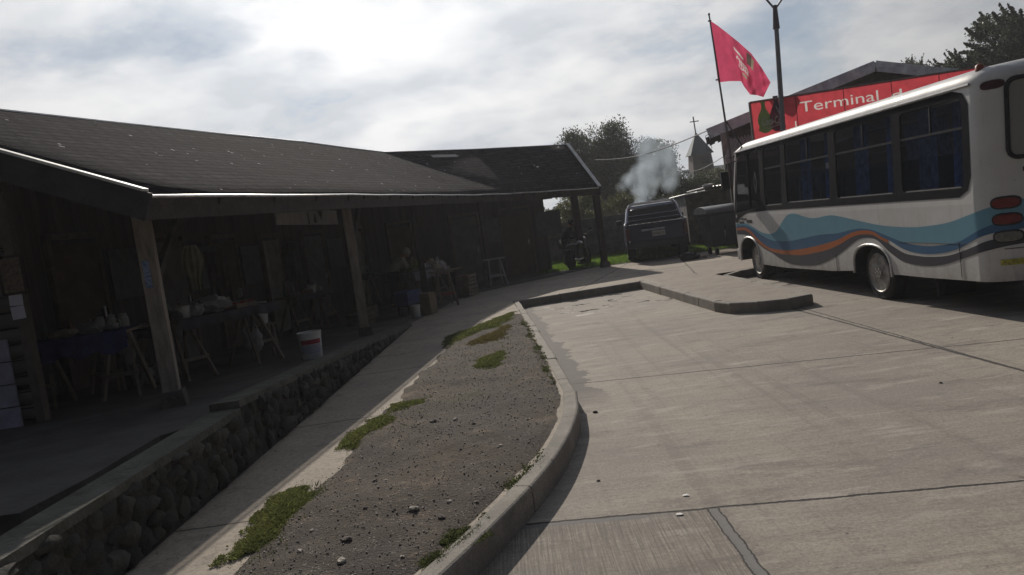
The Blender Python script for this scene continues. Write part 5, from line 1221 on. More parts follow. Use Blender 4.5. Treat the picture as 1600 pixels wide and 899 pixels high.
for x in xs_[1:-1]: MB().beam((x, YS-.008, zbot+sgz(x)), (x, YS-.008, ztop+sgz(x)), .012, .022).build('seam', mat('sign_seam', (.14, .02, .03), .7), sg, world=True)
for px_s in (0, 2, 4): MB().box((xs_[px_s]+.15, YS+.12, (zbot+.1+.16)/2), (.09, .09, zbot+.1-.16)).build('support_post', DARKMETAL, sg, world=True)
fr_ = MB()
for z_ in (ztop, zbot): fr_.beam((sx0, YS+.02, z_), (xs_[-1], YS+.02, z_+sgz(xs_[-1])), .06, .03)
fr_.beam((sx0-.015, YS+.02, zbot), (sx0-.015, YS+.02, ztop), .05, .03); fr_.build('frame', mat('sign_frame', (.25, .2, .2), .5), sg, world=True)
def sign_text(body, px, py, cap, width, m_, name, offset=.0, shear=0, Yo=-.008, align='LEFT'):
    size = cap/.69; cu = bpy.data.curves.new('t', 'FONT'); cu.body = body; cu.size = size; cu.offset = offset; t = bpy.data.objects.new('t', cu); C.objects.link(t)
    bpy.context.view_layer.update(); w0 = t.dimensions.x; bpy.data.objects.remove(t); bpy.data.curves.remove(cu)
    p = gy(px, py, YS+Yo); k = width/w0
    Mx = Matrix(((k, 0, 0, p.x), (0, 0, -1, p.y), (slope*k, 1, 0, p.z), (0, 0, 0, 1)))
    return text_mesh(name, body, size, m_, sg, Mx, .003, offset, shear, world=True)
# bottles on the left panel
def silhouette(name, cx_px, cy_px, h_, wd, m_, yo):
    p = gy(cx_px, cy_px, YS); pr = [(0, .18), (.1, .5), (.22, .42), (.36, .5), (.5, .46), (.62, .36), (.74, .19), (.85, .14), (.95, .14), (.96, .17), (1, .17)]
    pts = [(-w_*wd, z*h_) for z, w_ in pr]+[(w_*wd, z*h_) for z, w_ in reversed(pr)]; tri = tessellate_polygon([[Vector((*q_, 0)) for q_ in pts]])
    return MB().add([(p.x+x, YS+yo, p.z+z) for x, z in pts], [tuple(t) for t in tri]).build(name, m_, sg, world=True, fix=False)
silhouette('green_bottle_print', 1197, 208, .80, .36, mat('print_green', (.30, .42, .12), .6, .3), -.004)
silhouette('dark_bottle_print', 1217, 205, .90, .40, mat('print_dark', (.10, .05, .09), .6, .3, trans=.4), -.004)
lw = MB(); p = gy(1222, 203, YS); lw.tube([(p.x, YS-.006, p.z), (p.x+.03, YS-.006, p.z+.2), (p.x-.02, YS-.006, p.z+.42), (p.x-.1, YS-.006, p.z+.62)], [.02, .03, .02, .012], 5); lw.build('bottle_highlight', mat('print_grey', (.6, .58, .6), .6, trans=.4), sg, world=True)
sign_text('Coca-Cola', 1190, 197, .19, gy(1218, 190, YS).x-gy(1190, 197, YS).x+.12, SW, 'logo_lettering', .005, .35, -.014)
lw = MB(); p = gy(1191, 200, YS); lw.tube([(p.x+.02, YS-.012, p.z), (p.x+.2, YS-.012, p.z-.035), (p.x+.42, YS-.012, p.z+.02), (p.x+.6, YS-.012, p.z+.015)], [.004, .014, .012, .003], 5); lw.build('logo_swash', SW, sg, world=True)
# ------------------------------------------------------------------ flag and pole
YF = 21.6
fb_, ft_ = gy(1136, 207, YF), gy(1108, 24, YF)
fp_ = thing('flagpole', 'thin leaning dark flagpole rising from the corner of the terminal roof', 'flagpole', fb_)
MB().tube([gy(1150, 300, YF), fb_, ft_], [.035, .03, .02], 8).build('pole', mat('dull_pole', (.10, .10, .105), .6, .2), fp_, smooth=True, world=True)
MB().lathe(tuple(ft_), [(.03, 0), (.03, .04), (.005, .07)], 8).build('finial', DARKMETAL, fp_, world=True)
for (px, py) in ((1109, 33), (1121, 125)): q_ = gy(px, py, YF); MB().tube([q_+Vector((-.05, 0, 0)), q_+Vector((.04, -.01, 0))], .02, 6).build('bracket', DARKMETAL, fp_, world=True)
topc = [(1109, 32), (1121, 40), (1134, 50), (1154, 66), (1174, 84), (1190, 106), (1204, 129)]
botc = [(1122, 129), (1141, 127), (1158, 127), (1163, 136), (1172, 148), (1183, 149), (1193, 152)]
def curve_at(cv, t):
    x = t*(len(cv)-1); i = min(int(x), len(cv)-2); f = x-i; return (cv[i][0]*(1-f)+cv[i+1][0]*f, cv[i][1]*(1-f)+cv[i+1][1]*f)
NFX, NFY = 130, 80
def flag_pt(s_, t, off=0):
    a_, b_ = curve_at(topc, s_), curve_at(botc, s_); x = a_[0]*(1-t)+b_[0]*t; y = a_[1]*(1-t)+b_[1]*t
    dy = .13*s_**.7*math.sin(9*s_-3.2*t+.4)+.07*math.sin(20*s_-6*t)*s_+.04*math.sin(34*s_+9*t)*s_*.6
    return gy(x, y, YF+dy+off)
def flag_strip(name, m_, region, off):
    vs = []; fs = []; id_ = {}
    for j in range(NFY+1):
        for i in range(NFX+1): id_[(i, j)] = len(vs); vs.append(flag_pt(i/NFX, j/NFY, off))
    for j in range(NFY):
        for i in range(NFX):
            if region((i+.5)/NFX, (j+.5)/NFY): fs.append((id_[(i, j)], id_[(i+1, j)], id_[(i+1, j+1)], id_[(i, j+1)]))
    return vs, fs
fg = thing('flag', 'bright red flag with white script logo blowing from the leaning flagpole', 'flag', flag_pt(0, .5))
strokes = []
for k in range(5):
    c0_ = .43+.036*k; strokes.append([(c0_+.018*math.sin(q_*PI*1.3)+.045*q_, .40+.17*q_+.01*k) for q_ in np.linspace(0, 1, 9)])
strokes.append([(.42+.2*q_, .60+.03*math.sin(q_*PI*2)) for q_ in np.linspace(0, 1, 9)]); strokes.append([(.41+.03*q_, .46-.08*q_) for q_ in np.linspace(0, 1, 4)])
def is_white(a, b):
    if .40 < a < .55 and .22+.5*(a-.40) < b < .285+.5*(a-.40): return True
    if not (.38 < a < .68 and .33 < b < .70): return False
    for st_ in strokes:
        for p0, p1 in zip(st_[:-1], st_[1:]):
            ex, ey = p1[0]-p0[0], p1[1]-p0[1]; t = max(0, min(1, ((a-p0[0])*ex+(b-p0[1])*ey)/(ex*ex+ey*ey))); 
            if math.hypot(a-p0[0]-t*ex, b-p0[1]-t*ey) < .0105: return True
    return False
def is_dark(a, b): return .60 < a < .67 and .06 < b < .34 and not is_white(a, b)
def is_olive(a, b): return ((.67 <= a < .71 and .10 < b < .36) or (.50 < a < .60 and .66 < b < .74)) and not is_white(a, b)
for nm_, m_, fn in (('cloth', mat('flag_red', (.64, .08, .17), .8, .12, 3, trans=.5), lambda a, b: not (is_white(a, b) or is_dark(a, b) or is_olive(a, b))), ('logo', mat('flag_white', (.75, .73, .70), .8, trans=.5), is_white), ('dark_bottle_print', mat('flag_dark', (.16, .12, .10), .8, trans=.4), is_dark), ('olive_bottle_print', mat('flag_olive', (.38, .36, .24), .8, trans=.5), is_olive)):
    vs, fs = flag_strip(nm_, None, fn, 0); used = sorted({i for f in fs for i in f}); ix = {v: k for k, v in enumerate(used)}
    mb = MB(); mb.add([vs[i] for i in used], [tuple(ix[i] for i in f) for f in fs]); mb.build(nm_, m_, fg, smooth=True, world=True, fix=False)
# ------------------------------------------------------------------ lamp post
YL = 19.7
lp0 = gy(1222, 180, YL); lp1 = gy(1213, 44, YL); dirl = (lp1-lp0).normalized(); basel = lp0+dirl*((.16-lp0.z)/dirl.z)
lpn = thing('street_lamp', 'tall grey lamp post with forked top arms standing in front of the red sign', 'street lamp', basel)
GP = mat('grey_lamp_paint', (.17, .17, .20), .5, .2, 5)
MB().tube([basel, lp1], [.075, .055], 10).build('pole', GP, lpn, smooth=True, world=True)
MB().tube([lp1-dirl*.02, lp1+dirl*.55], [.085, .05], 10).build('collar', mat('lamp_collar', (.09, .07, .10), .6), lpn, smooth=True, world=True)
tp = gy(1211, 15, YL)
for (px, py) in ((1186, -14), (1232, -16)):
    e_ = gy(px, py, YL); e2 = e_+(e_-tp)*.6
    MB().tube([tp, e_, e2], .025, 6).build('arm', GP, lpn, smooth=True, world=True)
    MB().box(e2+(e_-tp).normalized()*.25, (.5, .2, .12)).build('lamp_head', GP, lpn, world=True, bevel=.03)
# ------------------------------------------------------------------ cables
def cable(pts, r, label, grp=None):
    P = [Vector(p) for p in pts]; mb = MB(); base = P[0]; mb.tube([p-base for p in P], r, 5); one('overhead_cable', DARKMETAL, label, 'cable', mb, base)
a_, b_ = gy(1106, 204, YB), gy(930, 250, 33); cable([a_.lerp(b_, t)+Vector((0, 0, -.25*math.sin(PI*t))) for t in np.linspace(0, 1, 14)], .018, 'thin dark overhead cable from the terminal roof corner to the tall tree')
lp_i = MB(); q_ = gy(1106, 212, YB-.1); lp_i.tube([q_+Vector((.08*math.sin(a)+.03*math.sin(3*a), 0, .22*math.cos(a)-.2)) for a in np.linspace(0, 2*PI, 16)], .008, 4).build('cable_loop', DARKMETAL, te, world=True)
a_, b_ = gy(1129, 246, YB), gy(1070, 268, 42); cable([a_.lerp(b_, t)+Vector((0, 0, -.15*math.sin(PI*t))) for t in np.linspace(0, 1, 8)], .012, 'thin lower cable running from the canopy end towards the church')
# ------------------------------------------------------------------ church
YC = 62; sc_ = YC/1220
chb = gy(1096, 262, YC)
ch = thing('church', 'distant church tower with pointed spire and thin cross on top', 'church', (chb.x, YC, .16))
apx = gy(1089, 206, YC); cl_, cr_ = gy(1075, 243, YC), gy(1111, 241, YC); cxm = (cl_.x+cr_.x)/2; zb_ = (cl_.z+cr_.z)/2; hw = (cr_.x-cl_.x)/2
sp_ = MB(); sp_.add([(cxm-hw, YC-hw, zb_), (cxm+hw, YC-hw, zb_), (cxm+hw, YC+hw, zb_), (cxm-hw, YC+hw, zb_), (cxm-.1, YC, apx.z)], [(0, 1, 4), (1, 2, 4), (2, 3, 4), (3, 0, 4), (3, 2, 1, 0)])
sp_.build('spire', mat('spire_sheet', (.05, .08, .10), .55, .2, 1), ch, world=True)
for z0_, z1_, w0_, w1_, nm in ((zb_-2.2, zb_, hw*.98, hw*.80, 'tower'),):
    tw_ = MB(); tw_.add([(cxm-w0_, YC-w0_, z0_), (cxm+w0_, YC-w0_, z0_), (cxm+w0_, YC+w0_, z0_), (cxm-w0_, YC+w0_, z0_), (cxm-w1_, YC-w1_, z1_), (cxm+w1_, YC-w1_, z1_), (cxm+w1_, YC+w1_, z1_), (cxm-w1_, YC+w1_, z1_)], [(0, 1, 5, 4), (1, 2, 6, 5), (2, 3, 7, 6), (3, 0, 4, 7)]); tw_.build(nm, mat('tower_boards', (.11, .08, .08), .8, .3, 1), ch, world=True)
MB().box((cxm+.17, YC-hw*.86, zb_-.52), (.65, .12, .55)).build('louvre', W_DARK, ch, world=True)
MB().box((cxm+.5, YC+1, (zb_-2.2+.16)/2), (hw*2.6, 6, zb_-2.2)).build('nave', MATS['tower_boards'], ch, world=True)
nr_ = MB(); nz = zb_-2.2; nr_.add([(cxm-1.4, YC-2.9, nz), (cxm+3.8, YC-2.9, nz), (cxm+3.8, YC+.8, nz+1.2), (cxm-1.4, YC+.8, nz+1.2)], [(0, 1, 2, 3)]); nr_.build('nave_roof', MATS['spire_sheet'], ch, world=True)
cr = MB(); ct = gy(1087, 182, YC); cr.tube([(cxm-.1, YC, apx.z-.1), (cxm-.15, YC, ct.z)], .05, 5); cz = apx.z+(ct.z-apx.z)*.68; cr.tube([(cxm-.45, YC, cz), (cxm+.25, YC, cz)], .04, 5); cr.build('cross', DARKMETAL, ch, world=True)
# ------------------------------------------------------------------ trees
leaf_mat('dark_foliage', (.045, .060, .025), (.085, .085, .045), .3); leaf_mat('grey_green_foliage', (.06, .075, .045), (.10, .11, .065), .3); leaf_mat('yellow_green_foliage', (.13, .13, .05), (.07, .08, .03), .4)
BARK = mat('tree_bark', (.07, .055, .045), .95, .4, 9, .6, 40)
lf_v = [(-.5, 0, 0), (0, -.28, .05), (.5, 0, 0), (0, .28, .05)]; lf_f = [(0, 1, 2, 3)]
def crown_points(cen, rad, nclump, nleaf, clr, seed, upright=0, lower=-.6):
    rg = np.random.default_rng(seed); cl = []
    while len(cl) < nclump:
        v = rg.normal(size=3); v /= np.linalg.norm(v); 
        if v[2] < lower: continue
        k = min(1.02, rg.random()**.4*(.78+.26*(noise.noise(Vector(v*1.7)+Vector((seed, 0, 0)))+.5))); cl.append(np.array(cen)+v*np.array(rad)*k)
    cl = np.array(cl); cs_ = clr*(.6+.8*rg.random(nclump)); pick = rg.integers(0, nclump, nleaf)
    off = rg.normal(size=(nleaf, 3)); off /= np.linalg.norm(off, axis=1)[:, None]; off *= (rg.random(nleaf)**.5)[:, None]
    off[:, 2] *= (.8+upright); P = cl[pick]+off*cs_[pick][:, None]
    return P, cl
def tree(name, label, cat, cen, rad, nclump, nleaf, clr, lsz, m_, seed, upright=0, trunk=.16, group=None, lower=-.6, shoots=0, shoot_dir=(0, 0, 1)):
    cen = Vector(cen); base = Vector((cen.x, cen.y, .16)); t = thing(name, label, cat, base, 0, group)
    P, cl = crown_points(cen, rad, nclump, nleaf, clr, seed, upright, lower); rg = np.random.default_rng(seed+50)
    if shoots:
        E_ = []
        for k in range(shoots):
            c0_ = cl[rg.integers(0, len(cl))]; out = (c0_-np.array(cen)); out /= np.linalg.norm(out); d_ = out*.6+np.array(shoot_dir)+rg.normal(size=3)*.25; d_ /= np.linalg.norm(d_); L_ = (.6+.8*rg.random())*clr*2.0
            n_ = int(nleaf*.012); tt = rg.random(n_); rr = rg.normal(size=(n_, 3))*(.16*clr*(1.15-tt))[:, None]; E_.append(c0_+d_*tt[:, None]*L_+rr)
        P = np.concatenate([P]+E_)
    sz_ = lsz*(.6+.8*rg.random(len(P)))
    o = scatter_mesh('crown', lf_v, lf_f, P-np.array(base), sz_, m_, seed); o.parent = t
    tb = MB(); top = Vector((cen.x, cen.y, cen.z+rad[2]*.2)); j = Vector((cen.x+.1, cen.y, max(.5, cen.z-rad[2]*.7)))
    tb.tube([base-base, j-base, top-base], [trunk, trunk*.8, trunk*.25], 8)
    for k in range(0, min(len(cl), 26)):
        e_ = Vector(cl[k]); m1 = j.lerp(e_, .5)+Vector((0, 0, -.12*(e_-j).length)); s_ = j.lerp(top, .1+.5*rg.random())
        tb.tube([s_-base, m1-base, e_-base], [trunk*.35, trunk*.2, trunk*.06], 5)
    tb.build('trunk', BARK, t)
    return t
def T(px, py, Y): return tuple(gy(px, py, Y))
k34 = 34/1220
tree('tree', 'tall dark feathery tree behind the right end of the market roof', 'tree', T(936, 274, 46), (2.75, 2.3, 3.2), 210, 60000, .70, .12, MATS['dark_foliage'], 33, .0, shoots=0, trunk=.22, lower=-.95)
tree('tree', 'rounded grey-green tree behind the smoke and the pickup truck', 'tree', T(1016, 274, 43), (1.95, 1.7, 2.0), 160, 46000, .52, .10, MATS['grey_green_foliage'], 12, .0, shoots=0, lower=-.9)
tree('bush', 'dark low bush behind the fence between the round tree and the shed', 'bush', T(1066, 308, 38), (2.1, 1.0, 1.25), 80, 18000, .38, .085, MATS['dark_foliage'], 13, 0, .06)
tree('bush', 'light yellowish bush seen between the end posts of the market', 'bush', T(897, 338, 34), (1.3, .9, 1.25), 55, 11000, .32, .08, MATS['yellow_green_foliage'], 14, 0, .06, lower=-1)
tree('bush', 'small sparse bush behind the fence just left of the pickup truck', 'bush', T(966, 325, 33), (.95, .7, .6), 30, 4500, .2, .06, MATS['yellow_green_foliage'], 15, .3, .05, shoots=14)
tree('bush', 'thin shrub tips rising behind the fence above the pickup cab', 'bush', T(1045, 318, 32.0), (.6, .5, .35), 20, 2500, .14, .05, MATS['dark_foliage'], 16, .6, .04, shoots=16)
tree('bush', 'leafy green shrub in front of the church base next to the bus mirror', 'bush', T(1130, 279, 45), (1.7, 1.0, .65), 40, 7000, .35, .09, MATS['yellow_green_foliage'], 17, 0, .08)
tree('bush', 'dark shrub covering the foot of the church tower', 'bush', T(1097, 288, 43), (1.5, 1.0, .75), 40, 7000, .35, .09, MATS['dark_foliage'], 18, 0, .08)
tree('tree', 'large leafy tree with upright shoots behind the terminal roof at the top right', 'tree', T(1618, 82, 36), (3.1, 2.6, 2.2), 130, 26000, .5, .13, MATS['grey_green_foliage'], 19, .5, trunk=.3, shoots=110, shoot_dir=(-.5, 0, .8), lower=-.8)
tree('tree', 'lower leafy tree whose tips show just above the right slope of the terminal roof', 'tree', T(1500, 122, 36), (1.7, 1.6, .9), 40, 9000, .36, .11, MATS['grey_green_foliage'], 20, .3, shoots=70, shoot_dir=(-.5, 0, .8), lower=-.5)
tree('bush', 'distant treetop barely visible above the terminal roof ridge', 'bush', T(1425, 106, 44), (1.2, 1.0, .35), 20, 2500, .25, .09, MATS['dark_foliage'], 21, .3, .08, shoots=20)
# far tree line behind everything
rg = np.random.default_rng(77); P = []
for k in range(70):
    cx_ = -60+2.6*k+rg.normal()*1.0; cy_ = 120+rg.normal()*8; h_ = 2.0+1.6*rg.random(); q_ = rg.normal(size=(520, 3)); q_ /= np.linalg.norm(q_, axis=1)[:, None]; P.append(np.array([cx_, cy_, h_*.6])+q_*np.array([2.6, 2.0, h_])*(rg.random(520)**.4)[:, None])
P = np.concatenate(P); tag(scatter_mesh('far_trees', lf_v, lf_f, P, .7*(.5+rg.random(len(P))), MATS['dark_foliage'], 5), 'low distant line of trees behind the fence and church', 'trees', kind='stuff')
# ------------------------------------------------------------------ smoke
YM = 27.6
sm_pts = [(1001, 319, 11), (1004, 300, 17), (1009, 280, 19), (1000, 268, 17), (985, 282, 14), (970, 296, 9), (1018, 258, 24), (1032, 246, 24), (1050, 262, 17), (1016, 234, 22), (1046, 282, 16), (1040, 232, 14)]
bl_ = [(gy(x, y, YM), r*YM/1220) for x, y, r in sm_pts]
mb = MB()
for i, (p, r) in enumerate(bl_): mb.blob(p, (r*1.5, r*1.3, r*1.5), 3, 0, i)
me = bpy.data.meshes.new('smoke'); cen = bl_[0][0]; me.from_pydata([tuple(Vector(v)-cen) for v in mb.v], [], mb.f); sm_o = bpy.data.objects.new('smoke', me); C.objects.link(sm_o)
md = sm_o.modifiers.new('r', 'REMESH'); md.mode = 'VOXEL'; md.voxel_size = .07
dg = bpy.context.evaluated_depsgraph_get(); me2 = bpy.data.meshes.new_from_object(sm_o.evaluated_get(dg)); sm_o.modifiers.clear(); sm_o.data = me2; sm_o.location = cen
M = bpy.data.materials.new('blue_smoke'); M.use_nodes = True; nt = M.node_tree; nt.nodes.clear(); out = nt.nodes.new('ShaderNodeOutputMaterial'); pvn = nt.nodes.new('ShaderNodeVolumePrincipled'); nt.links.new(pvn.outputs[0], out.inputs['Volume'])
pvn.inputs['Color'].default_value = (.74, .86, .98, 1); pvn.inputs['Anisotropy'].default_value = .45
tc = nd(nt, 'ShaderNodeTexCoord').outputs['Object']; wn = nd(nt, 'ShaderNodeTexNoise', i_Scale=1.1, i_Detail=2.0); nt.links.new(tc, wn.inputs['Vector']); wsub = nd(nt, 'ShaderNodeVectorMath', operation='SUBTRACT'); nt.links.new(wn.outputs['Color'], wsub.inputs[0]); wsub.inputs[1].default_value = (.5, .5, .5)
ws = nd(nt, 'ShaderNodeVectorMath', operation='SCALE'); ws.inputs['Scale'].default_value = .7; nt.links.new(wsub.outputs[0], ws.inputs[0]); wa = nd(nt, 'ShaderNodeVectorMath', operation='ADD'); nt.links.new(tc, wa.inputs[0]); nt.links.new(ws.outputs[0], wa.inputs[1]); pos = wa.outputs[0]
tot = None
for i, (p, r) in enumerate(bl_):
    dn = nd(nt, 'ShaderNodeVectorMath', operation='DISTANCE'); nt.links.new(pos, dn.inputs[0]); dn.inputs[1].default_value = tuple(p-cen)
    g_ = mth(nt, 'MULTIPLY', rng(nt, dn.outputs['Value'], r*1.35, r*.1, 0, 1), (3.4, 2.9, 2.2, 1.9, 1.8, 1.8, 1.5, 1.3, .8, .9, .7, .6)[i])
    tot = g_ if tot is None else mth(nt, 'MAXIMUM', tot, g_)
nz_ = noise_n(nt, mapped(nt, tc, (1.6, 1.6, 1)), 1.0, 2, .5, .5)
nt.links.new(mth(nt, 'MULTIPLY', tot, mth(nt, 'MULTIPLY', rng(nt, nz_, .30, .66, .05, 1), 1.7)), pvn.inputs['Density'])
me2.materials.clear(); me2.materials.append(M); tag(sm_o, 'pale blue smoke plume rising behind the cab of the pickup truck', 'smoke', kind='stuff')
# ------------------------------------------------------------------ stalls: tables, trestles, goods
def at_floor(px, py, z=None):
    p = gz(px, py, .35)
    for _ in range(6):
        p = gz(px, py, F(p.y) if z is None else z)
    return p
def trestle_legs(mb, x, w_, h_, spread=.28, t=.035):
    for sy in (-1, 1):
        mb.beam((x-.04, sy*w_/2*.15+sy*.02, h_), (x-.04-spread*.0, sy*w_/2, 0), t, t*1.4)
    mb.beam((x-.04, -w_/2*.72, h_*.33), (x-.04, w_/2*.72, h_*.33), t*.8, t*1.4)
def make_table(label, px, py, L, D, h_, rz, cloth=None, clothdrop=.25, z=None, cat='table', group=None, skew=.0, topm=None):
    p = at_floor(px, py, z); t = thing('trestle_table', label, cat, p, rz, group)
    MB().box((0, 0, h_-.015), (L, D, .03)).build('table_top', topm or W_PALE, t, bevel=.004)
    for sx in (-1, 1):
        for k in (-1, 1):
            lg_ = MB(); lg_.beam((sx*L*.36+k*.10, 0, h_-.04), (sx*L*.36+k*.20, -D/2+.03, 0), .035, .05); lg_.build('leg', W_PALE, t)
            lg_ = MB(); lg_.beam((sx*L*.36+k*.10, .02, h_-.04), (sx*L*.36+k*.20, D/2-.03, 0), .035, .05); lg_.build('leg', W_PALE, t)
        MB().box((sx*L*.36, -D/4-.05, h_*.36), (.40, .025, .04)).build('stretcher', W_PALE, t)
    if cloth:
        c_ = MB(); n = 34; vs = []; fs = []
        for i in range(n+1):
            x = -L/2-.01+(L+.02)*i/n; w_ = .012*math.sin(i*1.1); dr = clothdrop*(1+.12*math.sin(i*.7))
            vs += [(x, D/2+.02, h_+.004), (x, -D/2-.015, h_+.004), (x, -D/2-.03+w_, h_-dr*.5), (x, -D/2-.035+w_*1.8, h_-dr)]
        for i in range(n):
            for k in range(3): fs.append((4*i+k, 4*i+k+1, 4*i+4+k+1, 4*i+4+k))
        c_.add(vs, fs); c_.build('cloth', cloth, t, smooth=True)
    return t, p
def on_table(t, h_, x, y): return wm(t) @ Vector((x, y, h_))
FCL = mat('blue_cloth', (.05, .05, .20), .9, .3, 6); DCL = mat('dark_cloth', (.05, .045, .06), .9, .4, 6); PCL = mat('patterned_cloth', (.12, .11, .14), .9, .5, 25, col2=(.28, .25, .26))
BAGM = mat('white_plastic_bag', (.50, .47, .48), .45, .3, 9, .5, 25, trans=.25); CRUST = mat('bread_crust', (.42, .38, .30), .8, .3, 9, .3, 30)
t1, p1 = make_table('trestle table with dark blue cloth next to the log wall at the far left', 140, 628, 1.25, .62, .78, .15, FCL, .22)
for k, (x, y, r) in enumerate([(-.12, -.05, (.17, .1, .055)), (.14, .05, (.17, .11, .07)), (.36, .1, (.07, .06, .05))]):
    q_ = on_table(t1, .785, x, y); one('wrapped_bundle', BAGM if k else CRUST, ('low pale wrapped bundle at the left on the blue cloth table', 'taller white wrapped bundle in the middle of the blue cloth table', 'small pale wrapped bundle at the right end of the blue cloth table')[k], 'bundle', MB().blob((0, 0, r[2]*.8), r, 3, .15, k+2, 3), q_, smooth=True)
t2, p2 = make_table('narrow dark table standing just left of the first post', 215, 604, .8, .5, .72, .2, DCL, .1)
JW = mat('jar_white', (.52, .50, .46), .4, .15, 8)
for k, x in enumerate((-.27, -.15, -.02)):
    q_ = on_table(t2, .725, x, -.1+.04*k); j = thing('jar', ('leftmost white plastic jar on the table beside the first post', 'middle white plastic jar with a knobbed lid beside the first post', 'rightmost white plastic jar nearest the first post')[k], 'jar', q_, 0)
    MB().lathe((0, 0, 0), [(.05, 0), (.062, .02), (.064, .17), (.05, .2), (.045, .205)], 18).build('body', JW, j, smooth=True); MB().lathe((0, 0, .205), [(.047, 0), (.05, .025), (.02, .03), (.012, .05 if k == 1 else .032)], 14).build('lid', mat('jar_lid', (.44, .42, .40), .5), j, smooth=True)
q_ = on_table(t2, .725, .24, -.1); one('plate_of_food', mat('pale_food', (.36, .32, .28), .8, .5, 30), 'flat plate heaped with pale food touching the first post', 'plate', MB().lathe((0, 0, 0), [(.05, 0), (.13, .02), (.125, .025)], 20).blob((0, 0, .04), (.1, .09, .035), 3, .3, 8, 5), q_, smooth=True)
q_ = on_table(t2, .48, .03, -.29); one('plastic_bag', BAGM, 'white plastic bag hanging from the dark table edge left of the first post', 'bag', MB().blob((0, 0, 0), (.10, .05, .15), 3, .16, 21, 2).tube([(-.03, 0, .13), (0, 0, .24), (.03, 0, .13)], .008, 5), q_, smooth=True)
q_ = at_floor(228, 600); one('paper_sack', BAGM, 'crumpled white sack on the floor under the table left of the first post', 'sack', MB().blob((0, 0, .12), (.12, .10, .14), 3, .2, 31, 2).blob((.12, .02, .06), (.10, .07, .06), 3, .25, 32, 3), q_, smooth=True)
t3, p3 = make_table('cluttered market table with bags between the first and second posts', 350, 580, 1.5, .7, .8, 1.0, DCL, .12)
for k, (x, y, r, m_) in enumerate([(-.35, -.1, (.12, .11, .09), BAGM), (-.02, 0, (.26, .16, .12), BAGM), (.12, -.12, (.06, .05, .05), mat('red_goods', (.30, .05, .04), .7)), (.38, .02, (.20, .14, .05), mat('tray_goods', (.30, .28, .26), .6, .5, 40)), (.55, .08, (.12, .1, .06), mat('dark_goods', (.06, .055, .05), .8, .4, 30)), (-.6, -.05, (.10, .09, .06), mat('dark_goods', (.06, .055, .05)))]):
    q_ = on_table(t3, .80, x, y); one('goods_bundle', m_, ('crumpled white bag at the left of the cluttered table', 'large pale plastic bag heaped in the middle of the cluttered table', 'small red item in front of the large pale bag', 'low tray of wrapped goods on the right half of the cluttered table', 'dark bundle at the right end of the cluttered table', 'dark bundle at the left end of the cluttered table')[k], 'goods', MB().blob((0, 0, r[2]*.85), r, 3, .22, k+40, 3), q_, smooth=True)
# stool with two stacked tubs
q_ = at_floor(417, 560); stl = thing('stool', 'small wooden stool carrying two stacked white tubs', 'stool', q_, .6)
MB().box((0, 0, .50), (.34, .3, .03)).build('seat', W_PALE, stl, bevel=.005)
for sx in (-1, 1):
    for sy in (-1, 1): MB().beam((sx*.12, sy*.1, .49), (sx*.16, sy*.14, 0), .035).build('leg', W_PALE, stl)
def bucket(label, loc, r, h_, band=False, cat='bucket'):
    b_ = thing('bucket', label, cat, loc, .3)
    MB().lathe((0, 0, 0), [(r*.82, 0), (r*.86, .01), (r, h_*.93), (r*1.05, h_*.93), (r*1.05, h_*.98), (r*.97, h_*.985), (r*.95, h_*.9), (r*.8, .03)], 28).build('body', PLASTIC_W if band else mat('tub_white', (.56, .56, .54), .45, .15), b_, smooth=True)
    hd_ = MB(); hd_.tube([(-r*1.06*math.cos(a), -r*1.07*math.sin(a)*.6, h_*.9-.10*math.sin(a)) for a in np.linspace(0, PI, 14)], .003, 4); hd_.build('handle', GALV, b_)
    if band:
        for z0_, z1_, m_ in ((.55, .72, mat('bucket_red_label', (.35, .03, .05), .5)), (.22, .53, mat('bucket_blue_label', (.30, .33, .48), .5, .5, 30, col2=(.55, .52, .55)))):
            lb_ = MB(); vs = []; fs = []
            for i in range(21):
                a = -2.6+2.0*i/20+.0
                for z_ in (z0_*h_, z1_*h_): rr = r*(.86+.14*z_/(.93*h_))+.002; vs.append((rr*math.cos(a), rr*math.sin(a), z_))
            for i in range(20): fs.append((2*i, 2*i+2, 2*i+3, 2*i+1))
            lb_.add(vs, fs); lb_.build('label', m_, b_, fix=False)
    return b_
bucket('lower white tub standing on the small stool', Vector(q_)+Vector((0, 0, .517)), .115, .17); bucket('upper white tub stacked on top of the other tub', Vector(q_)+Vector((0, 0, .517+.165)), .12, .15)
bq = at_floor(489, 560); bucket('white plastic bucket with red and blue label near the wall edge', bq, .155, .37, True)
for k, (px, py) in enumerate(((387, 530), (402, 531))):
    q2_ = gz(px, py, F(9)+.28); one('plastic_bag', BAGM, ('left of two white bags hanging low beside the stool', 'right of two white bags hanging low beside the stool')[k], 'bag', MB().blob((0, 0, 0), (.075, .05, .15), 3, .18, 60+k, 3).tube([(-.03, 0, .13), (0, 0, .26), (.03, 0, .13)], .006, 5), q2_, smooth=True)
t4, p4 = make_table('long dim table with small goods just left of the second post', 487, 517, 1.3, .6, .78, 1.15, DCL, .1)
for k, (x, y, r) in enumerate([(-.35, 0, (.12, .1, .05)), (.05, -.05, (.10, .09, .07)), (.3, 0, (.07, .06, .14)), (.5, .05, (.09, .07, .06))]):
    q_ = on_table(t4, .78, x, y); one('goods_bundle', (mat('tray_goods', (.3, .28, .26)), BAGM, mat('jar_goods', (.22, .2, .2), .5), CRUST)[k], ('flat tray at the left of the dim table before the second post', 'pale bag in the middle of the dim table before the second post', 'upright grey bottle-like parcel on the dim table', 'small bread-coloured parcel at the right end of the dim table')[k], 'goods', MB().blob((0, 0, r[2]*.9), r, 3, .15, k+70, 3), q_, smooth=True)
